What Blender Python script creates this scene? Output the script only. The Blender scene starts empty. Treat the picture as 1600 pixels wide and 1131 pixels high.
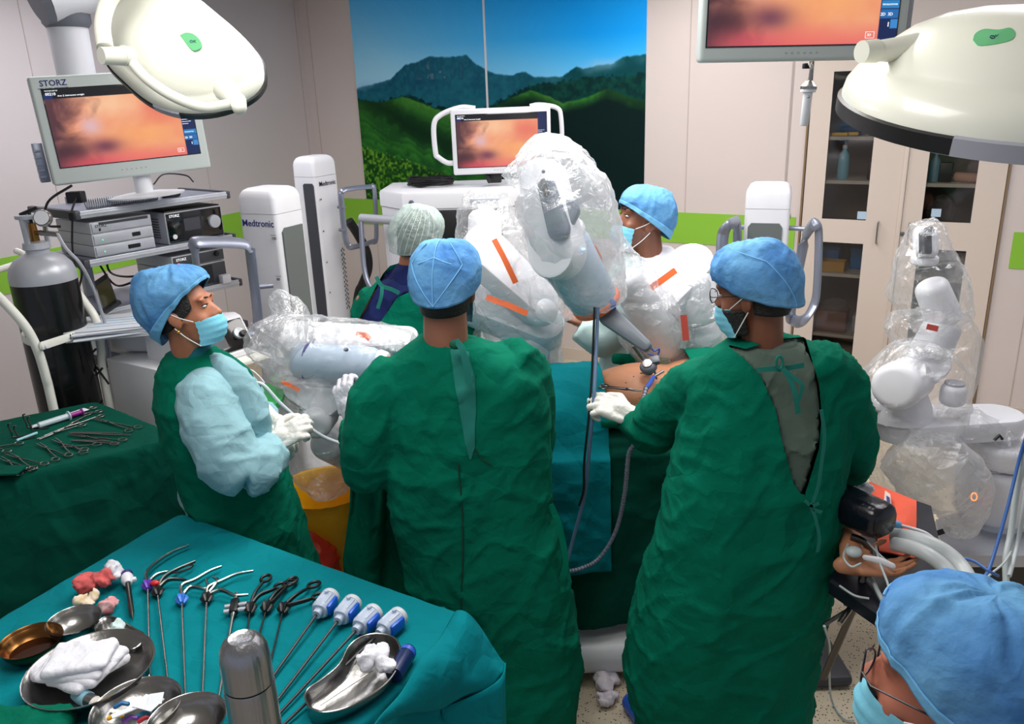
import bpy, bmesh, math, random
import numpy as np
from mathutils import Vector, Matrix, Euler, Quaternion
random.seed(7)
SC = bpy.context.scene
COL = SC.collection
V = Vector
PI = math.pi
R = math.radians

# ------------------------------------------------------------------ camera
FPX = 1280.0
CH = 2.15
PITCH = math.atan(425 / FPX)
ROLL = R(2.06)
cam = bpy.data.cameras.new('camera')
cam.sensor_width = 36.0
cam.lens = FPX / 1600 * 36.0
cam.clip_start = 0.05
cam_o = bpy.data.objects.new('camera', cam)
COL.objects.link(cam_o)
cam_o.matrix_world = (Matrix.Translation((0, 0, CH)) @ Matrix.Rotation(R(90) - PITCH, 4, 'X')
                      @ Matrix.Rotation(-ROLL, 4, 'Z'))
SC.camera = cam_o
CAMR = cam_o.matrix_world.to_3x3()


def ray(x, y):
    d = CAMR @ V((x - 800, -(y - 565.5), -FPX))
    return d / d.length


def at(x, y, Y=None, z=None):
    """point of the place seen at photo pixel (x, y), on the plane Y=const or z=const"""
    d = ray(x, y)
    t = Y / d.y if Y is not None else (z - CH) / d.z
    return V((0, 0, CH)) + d * t


def proj(p):
    q = CAMR.inverted() @ (V(p) - V((0, 0, CH)))
    return (800 + FPX * q.x / -q.z, 565.5 - FPX * q.y / -q.z)


# ------------------------------------------------------------------ light
w = bpy.data.worlds.new('room_ambient')
SC.world = w
w.use_nodes = True
w.node_tree.nodes['Background'].inputs[0].default_value = (0.80, 0.86, 1.0, 1)
w.node_tree.nodes['Background'].inputs[1].default_value = 0.40
SC.view_settings.view_transform = 'Standard'
SC.view_settings.look = 'None'
SC.view_settings.gamma = 1
SC.view_settings.use_curve_mapping = False
SC.view_settings.exposure = 0.0


def area(name, loc, size, power, col=(1, 1, 1), target=None, sy=None):
    l = bpy.data.lights.new(name, 'AREA')
    l.energy = power
    l.color = col
    l.size = size
    if sy:
        l.shape = 'RECTANGLE'
        l.size_y = sy
    o = bpy.data.objects.new(name, l)
    COL.objects.link(o)
    o.location = loc
    if target is not None:
        o.rotation_euler = (V(target) - V(loc)).to_track_quat('-Z', 'Y').to_euler()
    return o


area('ceiling_light_table', (0.2, 3.0, 2.92), 1.3, 60, (1, 0.98, 0.94))
area('ceiling_light_front', (-0.5, 1.3, 2.92), 1.0, 26, (1, 0.98, 0.95))
area('ceiling_light_left', (-2.0, 4.6, 2.92), 1.2, 32, (0.95, 0.95, 1))
area('ceiling_light_back', (0.8, 5.0, 2.92), 1.2, 30, (1, 0.96, 0.93))
area('ceiling_light_right', (2.2, 3.2, 2.92), 1.2, 26, (0.96, 0.96, 1))

# ------------------------------------------------------------------ noise
_rng = np.random.RandomState(3)
_T = _rng.rand(64, 64, 64).astype(np.float32)


def vnoise(p, s=1.0, off=0.0):
    """value noise, p (N,3) -> (N,) in -1..1"""
    q = np.asarray(p, dtype=np.float64) * s + 37.3 + off
    i = np.floor(q).astype(int)
    f = q - i
    f = f * f * (3 - 2 * f)
    out = 0
    for a in (0, 1):
        for b in (0, 1):
            for c in (0, 1):
                wgt = ((f[:, 0] if a else 1 - f[:, 0]) * (f[:, 1] if b else 1 - f[:, 1]) *
                       (f[:, 2] if c else 1 - f[:, 2]))
                out = out + wgt * _T[(i[:, 0] + a) % 64, (i[:, 1] + b) % 64, (i[:, 2] + c) % 64]
    return out * 2 - 1


def fbm(p, s=1.0, o=4, off=0.0):
    r, a = 0, 0.5
    for k in range(o):
        r = r + a * vnoise(p, s, off + 11.7 * k)
        s *= 2.03
        a *= 0.5
    return r


def ridge(p, s=1.0, off=0.0):
    return 1 - 2 * np.abs(vnoise(p, s, off))


# ------------------------------------------------------------------ materials
def lin(c):
    return tuple(((v / 255) / 12.92 if v / 255 <= 0.04045 else ((v / 255 + 0.055) / 1.055) ** 2.4) for v in c)


MATS = {}


def mat(name, rgb, rough=0.5, metal=0.0, var=0.0, vscale=8.0, bump=0.0, bscale=60.0, rgb2=None,
        emit=0.0, alpha=1.0, spec=0.5, sub=0.0, stretch=None, coat=0.0, sheen=0.0, crease=0.0, cscale=6.0):
    if name in MATS:
        return MATS[name]
    m = bpy.data.materials.new(name)
    m.use_nodes = True
    nt = m.node_tree
    N, L = nt.nodes, nt.links
    b = N['Principled BSDF']
    c = lin(rgb)
    b.inputs['Base Color'].default_value = (*c, 1)
    b.inputs['Roughness'].default_value = rough
    b.inputs['Metallic'].default_value = metal
    b.inputs['Specular IOR Level'].default_value = spec
    b.inputs['Alpha'].default_value = alpha
    if coat:
        b.inputs['Coat Weight'].default_value = coat
    if sheen:
        b.inputs['Sheen Weight'].default_value = sheen
    if sub:
        b.inputs['Subsurface Weight'].default_value = sub
        b.inputs['Subsurface Scale'].default_value = 0.02
    if emit:
        b.inputs['Emission Color'].default_value = (*c, 1)
        b.inputs['Emission Strength'].default_value = emit
    tc = N.new('ShaderNodeTexCoord')
    src = tc.outputs['Object']
    if stretch:
        mp = N.new('ShaderNodeMapping')
        mp.inputs['Scale'].default_value = stretch
        L.new(src, mp.inputs[0])
        src = mp.outputs[0]
    if var or rgb2:
        n = N.new('ShaderNodeTexNoise')
        n.inputs['Scale'].default_value = vscale
        n.inputs['Detail'].default_value = 5
        L.new(src, n.inputs['Vector'])
        r = N.new('ShaderNodeValToRGB')
        r.color_ramp.elements[0].position = 0.32
        r.color_ramp.elements[1].position = 0.68
        if rgb2:
            c2 = lin(rgb2)
            r.color_ramp.elements[0].color = (*c, 1)
            r.color_ramp.elements[1].color = (*c2, 1)
        else:
            r.color_ramp.elements[0].color = (*[max(0, v * (1 - var)) for v in c], 1)
            r.color_ramp.elements[1].color = (*[min(1, v * (1 + var)) for v in c], 1)
        L.new(n.outputs[0], r.inputs[0])
        L.new(r.outputs[0], b.inputs['Base Color'])
    if bump:
        n = N.new('ShaderNodeTexNoise')
        n.inputs['Scale'].default_value = bscale
        n.inputs['Detail'].default_value = 4
        L.new(src, n.inputs['Vector'])
        bp = N.new('ShaderNodeBump')
        bp.inputs['Strength'].default_value = bump
        bp.inputs['Distance'].default_value = 0.02
        L.new(n.outputs[0], bp.inputs['Height'])
        L.new(bp.outputs[0], b.inputs['Normal'])
        if crease:                                    # sharp fold lines, two sizes
            prev = bp
            for sc_, st in ((cscale, 1.0), (cscale * 2.3, 0.55)):
                wn = N.new('ShaderNodeTexNoise')
                wn.inputs['Scale'].default_value = sc_ * 0.7
                wn.inputs['Detail'].default_value = 2
                L.new(src, wn.inputs['Vector'])
                ad = N.new('ShaderNodeVectorMath')
                ad.operation = 'MULTIPLY_ADD'
                L.new(wn.outputs['Color'], ad.inputs[0])
                ad.inputs[1].default_value = (1.4 / sc_, 1.4 / sc_, 1.4 / sc_)
                L.new(src, ad.inputs[2])
                vo = N.new('ShaderNodeTexVoronoi')
                vo.feature = 'F1'
                vo.distance = 'CHEBYCHEV'
                vo.inputs['Scale'].default_value = sc_
                L.new(ad.outputs[0], vo.inputs['Vector'])
                b2 = N.new('ShaderNodeBump')
                b2.inputs['Strength'].default_value = min(1.0, crease * st)
                b2.inputs['Distance'].default_value = 0.09 / sc_ * 2
                L.new(vo.outputs['Distance'], b2.inputs['Height'])
                L.new(prev.outputs[0], b2.inputs['Normal'])
                prev = b2
            L.new(prev.outputs[0], b.inputs['Normal'])
    MATS[name] = m
    return m


def plastic_film(name, base=0.16, tint=(235, 238, 243), milk=0.6):
    m = bpy.data.materials.new(name)
    m.use_nodes = True
    nt = m.node_tree
    N, L = nt.nodes, nt.links
    N.remove(N['Principled BSDF'])
    out = N['Material Output']
    tr = N.new('ShaderNodeBsdfTransparent')
    df = N.new('ShaderNodeBsdfDiffuse')
    tl = N.new('ShaderNodeBsdfTranslucent')
    gl = N.new('ShaderNodeBsdfGlossy')
    gl.inputs['Roughness'].default_value = 0.13
    c = lin(tint)
    df.inputs[0].default_value = (*c, 1)
    tl.inputs[0].default_value = (*c, 1)
    tc = N.new('ShaderNodeTexCoord')
    n = N.new('ShaderNodeTexNoise')
    n.inputs['Scale'].default_value = 14
    n.inputs['Detail'].default_value = 6
    n.inputs['Distortion'].default_value = 1.2
    L.new(tc.outputs['Object'], n.inputs['Vector'])
    bp = N.new('ShaderNodeBump')
    bp.inputs['Strength'].default_value = 0.7
    bp.inputs['Distance'].default_value = 0.03
    L.new(n.outputs[0], bp.inputs['Height'])
    for s in (df, gl):
        L.new(bp.outputs[0], s.inputs['Normal'])
    lw = N.new('ShaderNodeLayerWeight')
    lw.inputs['Blend'].default_value = 0.35
    m1 = N.new('ShaderNodeMixShader')
    m1.inputs[0].default_value = 0.4
    L.new(df.outputs[0], m1.inputs[1])
    L.new(tl.outputs[0], m1.inputs[2])
    m2 = N.new('ShaderNodeMixShader')
    m2.inputs[0].default_value = 1 - milk
    L.new(m1.outputs[0], m2.inputs[1])
    L.new(gl.outputs[0], m2.inputs[2])
    ma = N.new('ShaderNodeMath')
    ma.operation = 'MULTIPLY_ADD'
    L.new(lw.outputs['Facing'], ma.inputs[0])
    ma.inputs[1].default_value = 0.55
    ma.inputs[2].default_value = base
    ma.use_clamp = True
    m3 = N.new('ShaderNodeMixShader')
    L.new(ma.outputs[0], m3.inputs[0])
    L.new(tr.outputs[0], m3.inputs[1])
    L.new(m2.outputs[0], m3.inputs[2])
    L.new(m3.outputs[0], out.inputs[0])
    MATS[name] = m
    return m


def vcol_mat(name, emit=0.0, rough=0.4):
    m = bpy.data.materials.new(name)
    m.use_nodes = True
    N, L = m.node_tree.nodes, m.node_tree.links
    b = N['Principled BSDF']
    b.inputs['Roughness'].default_value = rough
    a = N.new('ShaderNodeVertexColor')
    a.layer_name = 'Col'
    if emit:
        b.inputs['Base Color'].default_value = (0.01, 0.01, 0.01, 1)
        L.new(a.outputs[0], b.inputs['Emission Color'])
        b.inputs['Emission Strength'].default_value = emit
    else:
        L.new(a.outputs[0], b.inputs['Base Color'])
    MATS[name] = m
    return m


white = mat('white_enamel', (226, 226, 232), 0.35, var=0.02)
warmwhite = mat('warm_white_plastic', (236, 236, 228), 0.3)
lampwhite = mat('lamp_white', (240, 240, 226), 0.3, coat=0.3)
greyl = mat('light_grey_plastic', (168, 170, 180), 0.45)
greym = mat('mid_grey_plastic', (110, 112, 122), 0.45)
greyd = mat('dark_grey_plastic', (62, 64, 72), 0.45)
panelgrey = mat('panel_grey', (98, 104, 104), 0.5)
black = mat('black_plastic', (14, 14, 17), 0.4)
blackg = mat('black_glass', (10, 12, 16), 0.08, spec=0.8)
blackpaint = mat('black_paint', (12, 12, 14), 0.25, var=0.3, bump=0.1, bscale=20)
steel = mat('polished_steel', (158, 156, 154), 0.26, 1.0, bump=0.08, bscale=30)
brush = mat('brushed_steel', (165, 165, 170), 0.33, 1.0, bump=0.15, bscale=80, stretch=(1, 1, 0.03))
silver = mat('silver_paint', (184, 187, 196), 0.35, 0.25, var=0.08)
alu = mat('aluminium', (150, 155, 172), 0.35, 0.7)
darkmetal = mat('dark_metal', (95, 92, 90), 0.3, 1.0)
brass = mat('brass', (150, 110, 60), 0.35, 1.0)
gownm = mat('green_gown_cloth', (1, 103, 80), 0.9, var=0.12, vscale=3, bump=0.3, bscale=14, spec=0.08, crease=0.75, cscale=5.5)
gownd = mat('dark_green_drape_cloth', (2, 74, 60), 0.9, var=0.12, vscale=3, bump=0.2, bscale=9, spec=0.1, crease=0.5, cscale=3.5)
tealm = mat('teal_drape_cloth', (3, 122, 132), 0.88, var=0.1, vscale=4, bump=0.3, bscale=12, spec=0.1, crease=0.8, cscale=5)
teald = mat('teal_ties', (10, 112, 100), 0.85)
ltblue = mat('light_blue_gown_cloth', (140, 180, 190), 0.85, var=0.08, vscale=5, bump=0.3, bscale=10, spec=0.15, crease=0.8, cscale=7)
navy = mat('navy_scrub_cloth', (24, 34, 84), 0.85, var=0.1, bump=0.2, bscale=10, spec=0.2)
greyscrub = mat('grey_green_scrub_cloth', (92, 108, 98), 0.9, var=0.08, bump=0.2, bscale=9, spec=0.15, crease=0.5, cscale=6)
whitecloth = mat('white_cloth', (226, 226, 234), 0.9, var=0.02, bump=0.3, bscale=14, crease=0.7, cscale=20)
palecloth = mat('pale_green_gown_cloth', (190, 214, 212), 0.9, var=0.05, bump=0.3, bscale=12)
capm = mat('blue_nonwoven_cap', (112, 172, 214), 0.8, rgb2=(62, 120, 188), vscale=7, bump=0.3, bscale=26, spec=0.25, crease=0.45, cscale=14)
capseam = mat('cap_seam', (120, 185, 232), 0.8)
capband = mat('cap_band', (112, 180, 226), 0.8, bump=0.2, bscale=30)
maskm = mat('face_mask', (120, 196, 220), 0.8, bump=0.2, bscale=20)
maskw = mat('mask_loops', (228, 234, 236), 0.8)
glove = mat('latex_glove', (226, 224, 218), 0.5, var=0.04, vscale=20, bump=0.3, bscale=45, sub=0.1)
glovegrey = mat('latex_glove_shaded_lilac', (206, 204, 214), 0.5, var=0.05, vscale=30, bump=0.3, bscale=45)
hair = mat('black_hair', (16, 13, 13), 0.55, bump=0.5, bscale=200)
skin_a = mat('skin_warm_brown', (176, 112, 82), 0.5, var=0.08, vscale=14, sub=0.08)
skin_b = mat('skin_brown', (128, 78, 56), 0.45, var=0.1, vscale=14, sub=0.06)
skin_c = mat('skin_neck_brown', (150, 98, 76), 0.5, var=0.1, vscale=18, sub=0.08)
skin_p = mat('skin_patient', (190, 130, 96), 0.5, var=0.07, vscale=9, sub=0.08)
orange = mat('orange_marking', (250, 116, 60), 0.45)
redcloth = mat('orange_red_cloth', (214, 84, 58), 0.8, var=0.1, bump=0.2, bscale=14)
film = plastic_film('clear_plastic_drape', 0.26, milk=0.55)
film2 = plastic_film('crisp_clear_plastic', 0.12, milk=0.42)
filmw = plastic_film('milky_plastic_drape', 0.36, milk=0.75)
roboth = mat('robot_white', (232, 233, 240), 0.35)
robotb = mat('robot_blue_grey', (176, 192, 212), 0.35)
blue = mat('blue_plastic', (36, 84, 186), 0.35)
navyp = mat('navy_plastic', (18, 34, 84), 0.3)
inkblue = mat('printed_navy', (36, 38, 110), 0.6)
inkblack = mat('printed_black', (20, 20, 24), 0.6)
inkwhite_glow = mat('glowing_white_print', (235, 238, 240), 0.5, emit=0.5)  # white print and icons, given a weak glow of their own
paper = mat('white_paper', (226, 230, 238), 0.8)
paperblue = mat('light_blue_print', (120, 180, 222), 0.8)


# ------------------------------------------------------------------ geometry helpers
def rbox(bm, c, s, r=0.0, M=None, seg=2):
    g = bmesh.ops.create_cube(bm, size=1.0)
    vs = g['verts']
    bmesh.ops.scale(bm, vec=s, verts=vs)
    if r > 0:
        r = min(r, min(s) * 0.49)
        es = list({e for v in vs for e in v.link_edges})
        g = bmesh.ops.bevel(bm, geom=es, offset=r, segments=seg, profile=0.5, affect='EDGES', clamp_overlap=True)
        vs = list({v for f in g['faces'] for v in f.verts})
    vs = list(set(vs))
    bmesh.ops.translate(bm, vec=c, verts=vs)
    if M is not None:
        bmesh.ops.transform(bm, matrix=M, verts=vs)
    return vs


def loft(bm, rings, cap0=True, cap1=True, closed=True):
    vr = [[bm.verts.new(p) for p in r] for r in rings]
    n = len(rings[0])
    for a, b in zip(vr, vr[1:]):
        for i in range(n if closed else n - 1):
            j = (i + 1) % n
            try:
                bm.faces.new((a[i], a[j], b[j], b[i]))
            except ValueError:
                pass
    if cap0:
        bm.faces.new(list(reversed(vr[0])))
    if cap1:
        bm.faces.new(vr[-1])
    return [v for r in vr for v in r]


def frames(pts, closed=False):
    pts = [V(p) for p in pts]
    T = []
    for i in range(len(pts)):
        if closed:
            t = pts[(i + 1) % len(pts)] - pts[i - 1]
        else:
            t = pts[min(i + 1, len(pts) - 1)] - pts[max(i - 1, 0)]
        T.append(t.normalized() if t.length > 1e-9 else V((0, 0, 1)))
    up = V((0, 0, 1)) if abs(T[0].z) < 0.95 else V((1, 0, 0))
    n = (up - T[0] * up.dot(T[0])).normalized()
    out = []
    for i, t in enumerate(T):
        n = n - t * n.dot(t)
        n = n.normalized() if n.length > 1e-6 else t.orthogonal().normalized()
        out.append((pts[i], t, n, t.cross(n)))
    return out


def smooth_path(pts, k=6):
    """Catmull-Rom through the points"""
    P = [V(p) for p in pts]
    P = [P[0] * 2 - P[1]] + P + [P[-1] * 2 - P[-2]]
    out = []
    for i in range(1, len(P) - 2):
        a, b, c, d = P[i - 1], P[i], P[i + 1], P[i + 2]
        for j in range(k):
            t = j / k
            out.append(0.5 * ((2 * b) + (c - a) * t + (2 * a - 5 * b + 4 * c - d) * t * t +
                              (3 * b - a - 3 * c + d) * t ** 3))
    out.append(P[-2])
    return out


def tube(bm, pts, r, seg=10, caps=True, flat=1.0, M=None, round_ends=False):
    n = len(pts)
    rr = r if isinstance(r, (list, tuple)) else [r] * n
    if len(rr) != n:
        rr = [rr[min(len(rr) - 1, int(i / (n - 1) * (len(rr) - 1) + 0.5))] if False else
              float(np.interp(i / (n - 1), np.linspace(0, 1, len(rr)), rr)) for i in range(n)]
    F = frames(pts)
    rings = []
    if round_ends:
        c, t, a, b = F[0]
        for q in (0.05, 0.5, 0.85):
            e = math.sqrt(1 - (1 - q) ** 2)
            rings.append([c - t * rr[0] * (1 - q) + (a * math.cos(k * 2 * PI / seg) + b * flat * math.sin(k * 2 * PI / seg)) * rr[0] * e for k in range(seg)])
    for (c, t, a, b), q in zip(F, rr):
        rings.append([c + (a * math.cos(k * 2 * PI / seg) + b * flat * math.sin(k * 2 * PI / seg)) * q for k in range(seg)])
    if round_ends:
        c, t, a, b = F[-1]
        for q in (0.85, 0.5, 0.05):
            e = math.sqrt(1 - (1 - q) ** 2)
            rings.append([c + t * rr[-1] * (1 - q) + (a * math.cos(k * 2 * PI / seg) + b * flat * math.sin(k * 2 * PI / seg)) * rr[-1] * e for k in range(seg)])
    if M is not None:
        rings = [[M @ p for p in rg] for rg in rings]
    return loft(bm, rings, caps, caps)


def wire(bm, pts, r, seg=6, k=6, M=None):
    return tube(bm, smooth_path(pts, k), r, seg, M=M)


def ringtube(bm, pts, r, seg=8, M=None):
    F = frames(pts, closed=True)
    rings = [[c + (a * math.cos(k * 2 * PI / seg) + b * math.sin(k * 2 * PI / seg)) * r for k in range(seg)] for c, t, a, b in F]
    if M is not None:
        rings = [[M @ p for p in rg] for rg in rings]
    vr = [[bm.verts.new(p) for p in rg] for rg in rings]
    for i in range(len(vr)):
        a, b = vr[i], vr[(i + 1) % len(vr)]
        for j in range(seg):
            bm.faces.new((a[j], a[(j + 1) % seg], b[(j + 1) % seg], b[j]))


def lathe(bm, prof, M=None, seg=28, sx=1.0, sy=1.0):
    rings = []
    for r, z in prof:
        r = max(r, 1e-4)
        rings.append([V((r * sx * math.cos(k * 2 * PI / seg), r * sy * math.sin(k * 2 * PI / seg), z)) for k in range(seg)])
    if M is not None:
        rings = [[M @ p for p in rg] for rg in rings]
    return loft(bm, rings)


def prism(bm, outline, h, M=None, bev=0.0, inset=None):
    """outline in XY, extruded 0..h in Z; bev rounds the top edge"""
    rings = [[V((x, y, 0)) for x, y in outline]]
    cx = sum(p[0] for p in outline) / len(outline)
    cy = sum(p[1] for p in outline) / len(outline)
    if bev:
        rings.append([V((x, y, h - bev)) for x, y in outline])
        for a in (0.3, 0.65, 1.0):
            k = bev * (1 - math.cos(a * PI / 2))
            z = h - bev + bev * math.sin(a * PI / 2)
            rg = []
            for x, y in outline:
                d = math.hypot(x - cx, y - cy)
                rg.append(V((cx + (x - cx) * (1 - k / d), cy + (y - cy) * (1 - k / d), z)))
            rings.append(rg)
    else:
        rings.append([V((x, y, h)) for x, y in outline])
    if M is not None:
        rings = [[M @ p for p in rg] for rg in rings]
    return loft(bm, rings)


def rrect(w_, h_, r, n=5):
    out = []
    for cx, cy, a0 in ((w_ / 2 - r, h_ / 2 - r, 0), (-w_ / 2 + r, h_ / 2 - r, 90), (-w_ / 2 + r, -h_ / 2 + r, 180), (w_ / 2 - r, -h_ / 2 + r, 270)):
        for k in range(n + 1):
            a = R(a0 + 90 * k / n)
            out.append((cx + r * math.cos(a), cy + r * math.sin(a)))
    return out


def ellip(bm, c, rad, M=None, u=20, v=14):
    g = bmesh.ops.create_uvsphere(bm, u_segments=u, v_segments=v, radius=1.0)
    T = Matrix.Translation(c) @ Matrix.Diagonal((*rad, 1))
    if M is not None:
        T = Matrix.Translation(c) @ M.to_4x4() @ Matrix.Diagonal((*rad, 1))
    bmesh.ops.transform(bm, matrix=T, verts=g['verts'])
    return g['verts']


def cap(bm, a, b, ra, rb, seg=14, flat=1.0):
    tube(bm, [V(a), V(a).lerp(V(b), 0.5), V(b)], [ra, (ra + rb) / 2, rb], seg, round_ends=True, flat=flat)


def NB():
    return bmesh.new()


def basis(o, xax, zax):
    """matrix with local x ~ xax, local z = zax, at o"""
    z = V(zax).normalized()
    x = V(xax)
    x = (x - z * x.dot(z)).normalized()
    y = z.cross(x)
    M = Matrix((x, y, z)).transposed().to_4x4()
    M.translation = V(o)
    return M


def FR(x, y, z, yaw=0.0):
    return Matrix.Translation((x, y, z)) @ Matrix.Rotation(R(yaw), 4, 'Z')


THING_M = {}


def meshob(name, bm, m, smooth=True, ang=40):
    if isinstance(bm, bpy.types.Mesh):
        me = bm
    else:
        bmesh.ops.recalc_face_normals(bm, faces=bm.faces)
        me = bpy.data.meshes.new(name)
        bm.to_mesh(me)
        bm.free()
    me.name = name
    me.materials.clear()
    me.materials.append(m)
    if smooth:
        me.polygons.foreach_set('use_smooth', [True] * len(me.polygons))
        if ang:
            me.set_sharp_from_angle(angle=R(ang))
    else:
        me.polygons.foreach_set('use_smooth', [False] * len(me.polygons))
    o = bpy.data.objects.new(name, me)
    COL.objects.link(o)
    return o


def thing(name, label, cat, M=None, group=None, world=False):
    """an Empty at the thing's base; parts are given in its frame, or in world coordinates with world=True"""
    o = bpy.data.objects.new(name, None)
    o.empty_display_size = 0.05
    COL.objects.link(o)
    M = M if M is not None else Matrix.Identity(4)
    if isinstance(M, Vector):
        M = Matrix.Translation(M)
    o.matrix_world = M
    o['label'] = label
    o['category'] = cat
    if group:
        o['group'] = group
    THING_M[o.name] = M.inverted() if world else None
    return o


def part(name, bm, m, parent, label=None, smooth=True, ang=40):
    o = meshob(name, bm, m, smooth, ang)
    root = parent
    while root.parent:
        root = root.parent
    T = THING_M.get(root.name)
    if T is not None:
        o.data.transform(T)
    o.parent = parent
    if label:
        o['label'] = label
    return o


def solo(name, bm, m, label, cat, group=None, smooth=True, kind=None, ang=40):
    o = meshob(name, bm, m, smooth, ang)
    o['label'] = label
    o['category'] = cat
    if group:
        o['group'] = group
    if kind:
        o['kind'] = kind
    # origin to the middle of its base
    me = o.data
    co = np.empty(len(me.vertices) * 3)
    me.vertices.foreach_get('co', co)
    co = co.reshape(-1, 3)
    c = V(((co[:, 0].min() + co[:, 0].max()) / 2, (co[:, 1].min() + co[:, 1].max()) / 2, co[:, 2].min()))
    me.transform(Matrix.Translation(-c))
    o.location = c
    return o


def struct(name, bm, m, smooth=False):
    o = meshob(name, bm, m, smooth)
    o['kind'] = 'structure'
    return o


def lettering(s, size, M, m, parent, name='lettering', ext=0.0006, align='LEFT', bold=0.0):
    cu = bpy.data.curves.new(name, 'FONT')
    cu.body = s
    cu.size = size
    cu.extrude = ext
    cu.offset = bold
    cu.align_x = align
    cu.resolution_u = 2
    o = bpy.data.objects.new(name, cu)
    COL.objects.link(o)
    dg = bpy.context.evaluated_depsgraph_get()
    me = bpy.data.meshes.new_from_object(o.evaluated_get(dg))
    bpy.data.objects.remove(o)
    me.transform(M)
    return part(name, me, m, parent, smooth=False)


def remesh(bm, voxel, smooth=4, fac=0.6):
    me = bpy.data.meshes.new('tmp')
    bmesh.ops.recalc_face_normals(bm, faces=bm.faces)
    bm.to_mesh(me)
    bm.free()
    o = bpy.data.objects.new('tmp', me)
    COL.objects.link(o)
    md = o.modifiers.new('r', 'REMESH')
    md.mode = 'VOXEL'
    md.voxel_size = voxel
    md.adaptivity = 0
    if smooth:
        s = o.modifiers.new('s', 'SMOOTH')
        s.factor = fac
        s.iterations = smooth
    dg = bpy.context.evaluated_depsgraph_get()
    dg.update()
    out = bpy.data.meshes.new_from_object(o.evaluated_get(dg))
    bpy.data.objects.remove(o)
    bpy.data.meshes.remove(me)
    return out


def getco(me):
    co = np.empty(len(me.vertices) * 3)
    me.vertices.foreach_get('co', co)
    return co.reshape(-1, 3)


def getno(me):
    no = np.empty(len(me.vertices) * 3)
    me.vertices.foreach_get('normal', no)
    return no.reshape(-1, 3)


def displace(me, d):
    co = getco(me)
    no = getno(me)
    co = co + no * d[:, None]
    me.vertices.foreach_set('co', co.ravel())
    me.update()
    return me


def cloth(bm, voxel=0.012, amp=0.008, seed=0.0, smooth=5, vert=1.0, fine=1.0):
    """one continuous cloth surface from overlapping volumes, with creases and hanging folds"""
    me = remesh(bm, voxel, smooth)
    co = getco(me)
    wp = np.stack([vnoise(co, 3.0, seed), vnoise(co, 3.0, seed + 9), vnoise(co, 3.0, seed + 5)], 1) * 0.09
    q = co + wp
    zmin, zmax = co[:, 2].min(), co[:, 2].max()
    t = (zmax - co[:, 2]) / (zmax - zmin + 1e-6)
    hang = ridge(q * np.array([9, 9, 1.3]), 1.0, seed + 2) * (0.25 + 0.9 * t) * vert
    cr = np.maximum(ridge(q * np.array([7, 7, 12]), 1.0, seed + 4), 0) ** 3 * 1.0
    cr3 = np.maximum(ridge(q + 0.03 * np.stack([vnoise(co, 14, seed), vnoise(co, 14, seed + 1), vnoise(co, 14, seed + 2)], 1), 15, seed + 20), 0) ** 5
    cr2 = np.maximum(ridge((q[:, [0, 1, 2]] @ np.array([[0.8, 0, 0.6], [0, 1, 0], [-0.6, 0, 0.8]])) * np.array([16, 12, 5]), 1.0, seed + 8), 0) ** 4
    d = amp * (1.0 * hang + 0.75 * cr * fine + 0.9 * cr2 * fine + 0.35 * cr3 * fine + 0.3 * fbm(q, 7, 2, seed))
    displace(me, d)
    return me


def sheet(nu, nv, fn, thick=0.004):
    """thin solid sheet from fn(u,v)->Vector"""
    bm = NB()
    top = [[bm.verts.new(fn(i / nu, j / nv)) for i in range(nu + 1)] for j in range(nv + 1)]
    for j in range(nv):
        for i in range(nu):
            bm.faces.new((top[j][i], top[j][i + 1], top[j + 1][i + 1], top[j + 1][i]))
    bmesh.ops.recalc_face_normals(bm, faces=bm.faces)
    bmesh.ops.solidify(bm, geom=list(bm.faces), thickness=thick)
    return bm


def colour_grid(name, nu, nv, M, cols, m, parent=None):
    """grid in local XY 0..1 scaled by M, cols (nv+1, nu+1, 3) srgb 0-255"""
    vs = [M @ V((i / nu, j / nv, 0)) for j in range(nv + 1) for i in range(nu + 1)]
    fs = [(j * (nu + 1) + i, j * (nu + 1) + i + 1, (j + 1) * (nu + 1) + i + 1, (j + 1) * (nu + 1) + i) for j in range(nv) for i in range(nu)]
    me = bpy.data.meshes.new(name)
    me.from_pydata([tuple(v) for v in vs], [], fs)
    a = me.color_attributes.new('Col', 'FLOAT_COLOR', 'POINT')
    c = np.clip(np.asarray(cols).reshape(-1, 3) / 255.0, 0, 1)
    c = np.where(c <= 0.04045, c / 12.92, ((c + 0.055) / 1.055) ** 2.4)
    a.data.foreach_set('color', np.concatenate([c, np.ones((len(c), 1))], 1).ravel().astype(np.float32))
    if parent:
        return part(name, me, m, parent, smooth=False)
    return meshob(name, me, m, False)
# ------------------------------------------------------------------ room
UD = V((0.86238566, -0.50625189, 0))
KC = V((-1.75916, 7.80920, 0))
WB = basis(KC, UD, (0, 0, 1))                       # back wall frame: x along, y into the wall, z up
WBI = WB.inverted()
WL = basis(KC, V((-0.45904793, -0.8884115, 0)), (0, 0, 1))   # left wall: x towards the viewer, y into the room


def onwall(x, y, dep=0.0):
    """back-wall coordinates (u, z) of a photo pixel, on the plane dep behind the wall face"""
    d = ray(x, y)
    n = (WB.to_3x3() @ V((0, 1, 0)))
    p0 = WB @ V((0, dep, 0))
    t = (p0 - V((0, 0, CH))).dot(n) / d.dot(n)
    q = WBI @ (V((0, 0, CH)) + d * t)
    return q.x, q.z


wallm = mat('wall_paint', (212, 200, 197), 0.5, var=0.015, vscale=1.5)
wallml = mat('wall_left_light_tint', (206, 198, 200), 0.5, var=0.015, vscale=1.5)  # same wall paint, with the bluish light there put into its colour
greenm = mat('lime_green_band', (136, 192, 56), 0.5)


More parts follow.
